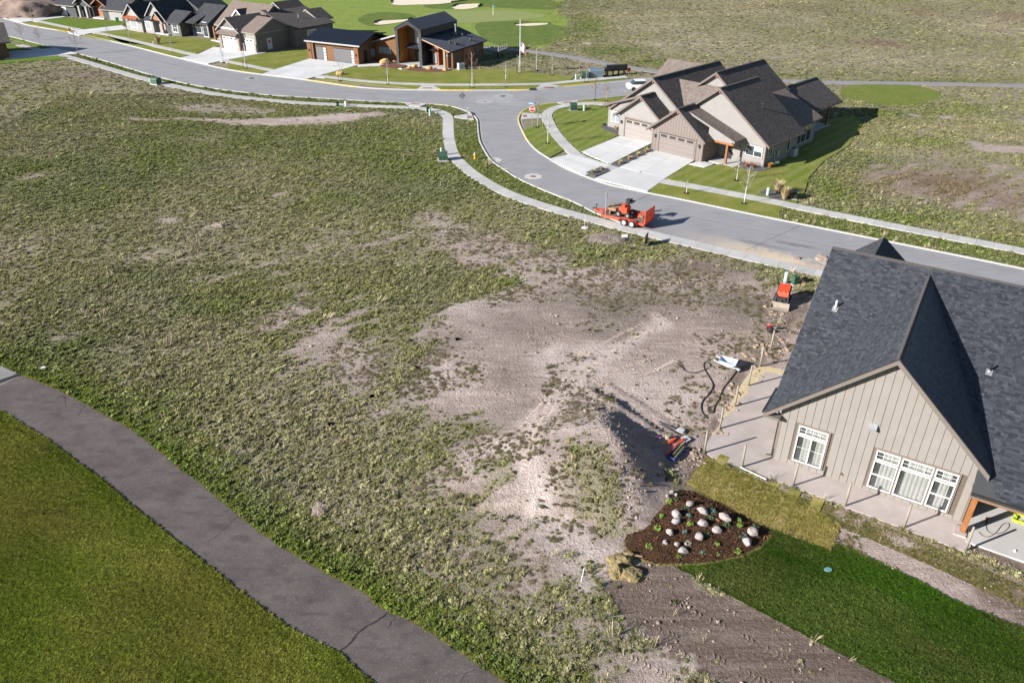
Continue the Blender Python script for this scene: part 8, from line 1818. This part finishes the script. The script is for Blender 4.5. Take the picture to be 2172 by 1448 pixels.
grass_clump(336, 94, 0.9, 1.7, 'tall tan grass clump on the lawn of the pale house', sd=13, n=200, wid=0.03)
grass_clump(398, 76, 0.7, 1.5, 'tan grass clump against the dark wall of the pale house', sd=14, n=160, wid=0.03)
M_redt = plain('red_twig', (0.24, 0.075, 0.045, 1), 0.8, var=0.3); M_oleaf = plain('orange_leaf', (0.45, 0.19, 0.03, 1), 0.8, var=0.3)
for k, (u, v, R, H, l, m) in enumerate([(1582, 356, 0.9, 0.8, 'red twig shrub under the window of the twin house', M_redt), (1597, 358, 0.7, 0.8, 'second red twig shrub, right of the first under the window', M_redt), (1632, 357, 0.45, 0.55, 'orange leaved shrub at the corner of the twin house', M_oleaf), (1643, 355, 0.55, 0.6, 'grey green shrub right of the orange one', M_grey2), (1305, 262, 0.7, 0.9, 'pale tan shrub between the two garage walls', M_dryg), (1308, 278, 0.5, 0.6, 'low olive shrub beside the left garage', M_dryg), (1281, 268, 0.3, 0.35, 'small dark shrub at the left corner of the twin house', M_leaf)]): grass_clump(u, v, R, H, l, m, 70 if 'red' in l else 150, 20 + k, 0.12, 'shrubs round the twin house', 'shrub', 'shrub', 0.014 if 'red' in l else 0.022)
# AC unit
def ac(u, v, label, rz, s=1.0):
    p = ground(u, v, 0.05); t_ = thing('air_conditioner', label, 'air conditioner', p, rz); w = 0.48 * s; MB().bx(-w - .1, w + .1, -w - .1, w + .1, 0, 0.1).build('pad', M_conc, t_); MB().bx(-w, w, -w, w, 0.1, 0.95 * s).build('casing', plain('light_grey_casing', (0.40, 0.42, 0.44, 1), 0.5), t_); mb = MB(); mb.cyl((0, 0, 0.95 * s), (0, 0, 0.97 * s), w * 0.8, w * 0.8, 16); mb.build('fan_grille', M_dark, t_); mb = MB(); [mb.bx(-w - .01, w + .01, -w - .012, -w, 0.16 + 0.1 * k, 0.2 + 0.1 * k) for k in range(7)]; mb.build('louvre', M_galv, t_)
ac(1679, 331, 'pale air conditioner on the shaded side of the twin house', math.atan2(-.71, .704)); ac(978, 148, 'pale air conditioner by the rust panel of the modern house', 0.4, 1.1)
# boulders and mulch in front of the modern house
for k, (pts) in enumerate([[(806, 140), (830, 137), (860, 139), (858, 144), (840, 147), (815, 145)], [(862, 150), (880, 146), (930, 148), (960, 150), (940, 154), (900, 154)]]): sheet('mulch_border', smooth(GL(pts), 3, True), 0.125, plain('red_brown_mulch', (0.12, 0.045, 0.025, 1), 0.95, var=0.3, scale=2), edge=0.1)
M_sand2 = plain('sandstone_block', (0.52, 0.33, 0.13, 1), 0.9, var=0.25, scale=2)
for k, (u, v, s, l) in enumerate([(817, 136.5, 1.15, 'large sandstone block left of the portal of the modern house'), (837, 135, 0.6, 'small sandstone block touching the portal leg'), (721, 160, 0.85, 'sandstone block on the lawn by the far driveway'), (880, 144.5, 0.7, 'sandstone block at the walk edge below the portal'), (911, 148, 0.7, 'grey sandstone block below the awning'), (945, 151, 0.55, 'yellow sandstone block beside the porch post'), (868, 146.5, 0.5, 'low yellow shrub like stone beside the walk')]):
    p = ground(u, v, 0.1); mb = MB(); mb.blob((0, 0, 0.25 * s), (0.9 * s, 0.6 * s, 0.5 * s), 30 + k, 0.3, 2); tag(mb.build('landscape_stone', M_sand2, None, False, p, 0.4), l, 'stone', 'sandstone blocks at the modern house')
# pale car parked behind the twin house
p = ground(1360, 191, 0.02); cr = thing('parked_car', 'white car roof showing behind the twin house', 'car', p, 0.1); M_car = plain('white_car_paint', (0.75, 0.76, 0.78, 1), 0.25, var=0.03)
mb = MB(); mb.prism([(-2.3, -0.9, 0.35), (2.2, -0.9, 0.35), (2.25, -0.9, 0.8), (1.3, -0.9, 0.98), (-2.1, -0.9, 1.0), (-2.35, -0.9, 0.8)], (0, 1.8, 0)); mb.build('body', M_car, cr); mb = MB(); mb.prism([(-1.7, -0.78, 1.0), (1.2, -0.78, 0.98), (0.5, -0.78, 1.45), (-1.2, -0.78, 1.5)], (0, 1.56, 0)); mb.build('cabin', M_glass, cr); MB().bx(-1.15, 0.5, -0.75, 0.75, 1.5, 1.54).build('roof', M_car, cr)
for x in (-1.5, 1.4):
    for y in (-0.85, 0.85): mb = MB(); mb.cyl((x, y - 0.1, 0.33), (x, y + 0.1, 0.33), 0.33, 0.33, 14); mb.build('wheel', M_tyre, cr)
# orange excavator parts at the far left edge
p = ground(6, 24); ex = thing('excavator', 'orange digging machine beside the far soil heap', 'excavator', p, 0.5); MB().bx(-1.8, 1.2, -1.2, 1.2, 0.9, 2.2).build('body', plain('digger_orange', (0.6, 0.25, 0.05, 1), 0.6), ex); MB().bx(-2, 2, -1.5, -0.9, 0, 0.9).build('track', M_tyre, ex); MB().bx(-2, 2, 0.9, 1.5, 0, 0.9).build('track', M_tyre, ex); mb = MB(); beam(mb, (1, 0, 2.0), (3.5, 0, 3.6), 0.4, 0.5); beam(mb, (3.5, 0, 3.6), (5, 0, 1.0), 0.35, 0.4); mb.build('arm', plain('digger_orange', (0.6, 0.25, 0.05, 1), 0.6), ex)
# green trash cart and blue bins by the far houses
p = ground(250, 48); bn = thing('wheeled_bin', 'green wheeled bin beside the slate roofed house', 'bin', p, 0.3); MB().bx(-0.3, 0.3, -0.35, 0.35, 0, 1.0).build('body', plain('bin_green', (0.03, 0.3, 0.08, 1), 0.5), bn); MB().bx(-0.33, 0.33, -0.4, 0.38, 1.0, 1.08).build('lid', plain('bin_green', (0.03, 0.3, 0.08, 1), 0.5), bn)
p = ground(415, 77); bn = thing('wheeled_bin', 'navy wheeled bin against the dark wall of the pale house', 'bin', p, 0.3); MB().bx(-0.3, 0.3, -0.35, 0.35, 0, 1.0).build('body', M_blue, bn); MB().bx(-0.33, 0.33, -0.4, 0.38, 1.0, 1.08).build('lid', M_blue, bn)
# cleat marks pressed by the tracks of the loader
M_dent = plain('pressed_soil', (0.36, 0.29, 0.25, 1), 0.95, var=0.25, scale=3)
def tracks(pts, w, gap, step=0.2, v=False, mat=None):
    P = resample(smooth([G(a, b) for a, b in pts], 6), step); nr = normals2(P); mb = MB(); r = random.Random(len(P))
    for side in (-gap / 2, gap / 2):
        for i in range(len(P) - 1):
            if r.random() < 0.3: continue
            d = (P[i + 1] - P[i]).normalized(); c_ = P[i] + nr[i] * (side + r.uniform(-.02, .02)); z = hz(c_)
            for s in ((-1, 1) if v else (0,)):
                ww = w / 2 if v else w; cc = c_ + nr[i] * (s * w / 4); ang = math.atan2(nr[i].y, nr[i].x) + (s * 0.6 if v else 0) + r.uniform(-.08, .08)
                mb.box((cc.x, cc.y, z + 0.005), (ww * r.uniform(.6, 1), 0.05, 0.05), ang, Matrix.Rotation(r.uniform(-.2, .2), 3, 'X'))
    tag(mb.build('track_marks', mat or M_dent), kind='stuff')
tracks([(1130, 1075), (1140, 1000), (1160, 930), (1190, 850), (1230, 785), (1300, 730), (1380, 690)], 0.36, 1.1)
tracks([(1400, 745), (1330, 765), (1250, 800), (1180, 850), (1120, 930)], 0.34, 1.1)
tracks([(1030, 985), (1000, 975), (965, 985)], 0.4, 0.9, 0.2, True)
tracks([(1360, 1290), (1450, 1325), (1560, 1380), (1700, 1450)], 0.42, 1.7, 0.22, True, plain('pressed_dark_soil', (0.19, 0.15, 0.12, 1), 0.95, var=0.25, scale=3))
tracks([(1325, 1360), (1400, 1395), (1480, 1440)], 0.36, 1.4, 0.2, True)
tracks([(1430, 765), (1380, 790), (1340, 800)], 0.3, 0.0001, 0.14)
# coarse clods on the shaded side of the berm
cp = arr(crest); x = nrng.uniform(-2, 16, 16000); y = nrng.uniform(26, 44, 16000); d_, s_, a_ = dist_line(cp, x, y); k = (s_ < 0) & (nrng.random(len(x)) < 0.45 * np.exp(-(d_ / 2.2) ** 2)) & free(x, y); x, y = x[k], y[k]; n = len(x); s = 0.4 * np.exp(nrng.normal(0, 0.5, n)); w = nrng.integers(0, 2, n); Q = np.stack([x, y, height(x, y)], 1); tn = np.array([0.28, 0.225, 0.195]) * np.exp(nrng.normal(0, 0.2, (n, 1))); rot = nrng.uniform(0, 6.28, (n, 3)) * np.array([.1, .1, 1])
for q in range(2): m = w == q; scatter('berm_clods', CL[q], Q[m], np.stack([s, s, s], 1)[m], rot[m], tn[m])

text('2700', 0.2, M_void, dx, (10.05, 3.425, 1.9), (math.radians(90), 0, 0), name='house_number')
# ------------------------------------------------------------------ bare young trees
M_bark = plain('pale_bark', (0.33, 0.30, 0.27, 1), 0.85, var=0.2, scale=8); M_white_bark = plain('white_birch_bark', (0.62, 0.60, 0.57, 1), 0.8, var=0.12, scale=8); M_twig = plain('reddish_twig', (0.20, 0.11, 0.09, 1), 0.85, var=0.2); M_twig2 = plain('grey_twig', (0.26, 0.235, 0.21, 1), 0.85, var=0.2)
def sapling(u, v, h, label, bark, twig, spread=0.35, sd=0, stakes=False, z=0.11, n=16, mulch=True):
    p = ground(u, v, z); t_ = thing('sapling', label, 'tree', p, sd * 1.3, 'bare young trees'); r = random.Random(sd * 7 + 1)
    tr = [Vector((0, 0, -0.05))]; 
    for k in range(1, 7): tr.append(tr[-1] + Vector((r.uniform(-.03, .03), r.uniform(-.03, .03), h * 0.92 / 6)))
    mb = MB(); mb.tube(tr, [0.042 * (1 - 0.13 * k) * (0.7 + h / 10) for k in range(7)], 7); mb.build('trunk', bark, t_, True)
    mb = MB(); vs = []
    for i in range(n):
        q = 0.32 + 0.63 * i / n; s = tr[min(5, int(q * 6))].lerp(tr[min(6, int(q * 6) + 1)], q * 6 - int(q * 6)); a = i * 2.4 + r.random(); L = h * spread * (1.05 - q * 0.6) * r.uniform(0.7, 1.15); up = r.uniform(0.5, 1.0)
        e1 = s + Vector((math.cos(a) * L * 0.5, math.sin(a) * L * 0.5, L * up * 0.55)); e2 = s + Vector((math.cos(a + .2) * L * 0.8, math.sin(a + .2) * L * 0.8, L * up * 1.2)); mb.tube([s, e1, e2], [0.026, 0.017, 0.008], 5)
        for j in range(3): b = e1.lerp(e2, 0.25 * j); a2 = a + r.uniform(-1.2, 1.2); L2 = L * 0.4; mb.tube([b, b + Vector((math.cos(a2) * L2 * .6, math.sin(a2) * L2 * .6, L2 * r.uniform(.4, 1)))], [0.013, 0.006], 4)
    mb.build('crown', twig, t_)
    if mulch: mb = MB(); mb.cyl((0, 0, -0.02), (0, 0, 0.03), 0.38, 0.3, 12); mb.build('mulch_ring', M_mulch, t_)
    if stakes:
        for k in range(2): a = k * math.pi + 0.4; mb = MB(); mb.cyl((0.45 * math.cos(a), 0.45 * math.sin(a), 0), (0.45 * math.cos(a), 0.45 * math.sin(a), 1.3), 0.03, 0.03, 6); mb.build('support_stake', M_dark, t_)
TR = [(49, 87, 3.6, 'bare reddish tree on the left verge, leftmost of three', M_bark, M_twig, 0.4, 0), (86, 97.5, 3.6, 'bare reddish tree on the left verge, middle of three', M_bark, M_twig, 0.4, 0), (166.5, 115.5, 4.8, 'bare reddish tree by the shaded drive, rightmost of three', M_bark, M_twig, 0.42, 0),
      (69, 43, 3.0, 'thin sapling beside the farthest driveway', M_bark, M_twig2, 0.3, 0), (277, 93.5, 4.4, 'thin sapling on the verge before the pale house', M_bark, M_twig2, 0.25, 0), (367, 112.5, 3.0, 'short sapling on the verge right of the tan grass clump', M_bark, M_twig2, 0.25, 0), (231, 79, 3.0, 'thin sapling beside the drive of the pale house', M_bark, M_twig2, 0.25, 0),
      (474, 134, 3.6, 'thin sapling on the drive edge of the brown roofed house', M_bark, M_twig2, 0.25, 0), (521, 147, 3.6, 'staked sapling on the verge of the brown roofed house', M_white_bark, M_twig2, 0.25, 1),
      (723, 173, 5.2, 'staked leaning sapling before the far double garage', M_bark, M_twig2, 0.25, 1), (823, 180.3, 4.2, 'staked white stemmed sapling before the portal', M_white_bark, M_twig2, 0.22, 1), (1001.5, 187.5, 6.0, 'white birch sapling with red twigs on the far verge', M_white_bark, M_twig, 0.32, 1), (1072.5, 186, 4.4, 'thin staked sapling on the far verge right of the birch', M_white_bark, M_twig2, 0.22, 1),
      (1101, 157, 3.2, 'staked sapling beside the flagpole base', M_white_bark, M_twig2, 0.3, 1), (1137.6, 151, 4.0, 'pale staked sapling right of the flagpole', M_white_bark, M_twig2, 0.34, 1), (1171, 161.5, 3.6, 'staked sapling on the lawn nearest the far cart path', M_bark, M_twig2, 0.35, 1), (1244, 176, 4.0, 'reddish staked sapling before the utility cabinets', M_bark, M_twig, 0.3, 1),
      (1262, 213.5, 4.2, 'reddish sapling on the verge behind the twin house lawn', M_dark, M_twig, 0.28, 0), (1286, 216, 3.0, 'small reddish sapling close to the twin house eave', M_bark, M_twig, 0.35, 0), (1139.6, 271.5, 4.6, 'slim sapling right of the stop sign', M_bark, M_twig, 0.22, 0), (1161.7, 306, 4.2, 'grey sapling between kerb and curved walk below the stop sign', M_white_bark, M_twig2, 0.3, 0),
      (1562, 384.5, 3.0, 'white stemmed tree on the lawn below the porch', M_white_bark, M_twig2, 0.3, 0), (1455.5, 411.5, 1.6, 'short white trunk on the verge right of the driveway', M_white_bark, M_twig2, 0.2, 0), (1578, 433.5, 4.4, 'white stemmed tree on the near verge of the twin house', M_white_bark, M_twig2, 0.3, 0)]
for k, (u, v, h, l, b, tw, spd, stk) in enumerate(TR): sapling(u, v, h, l, b, tw, spd, k + 1, bool(stk))
bpy.context.view_layer.update()
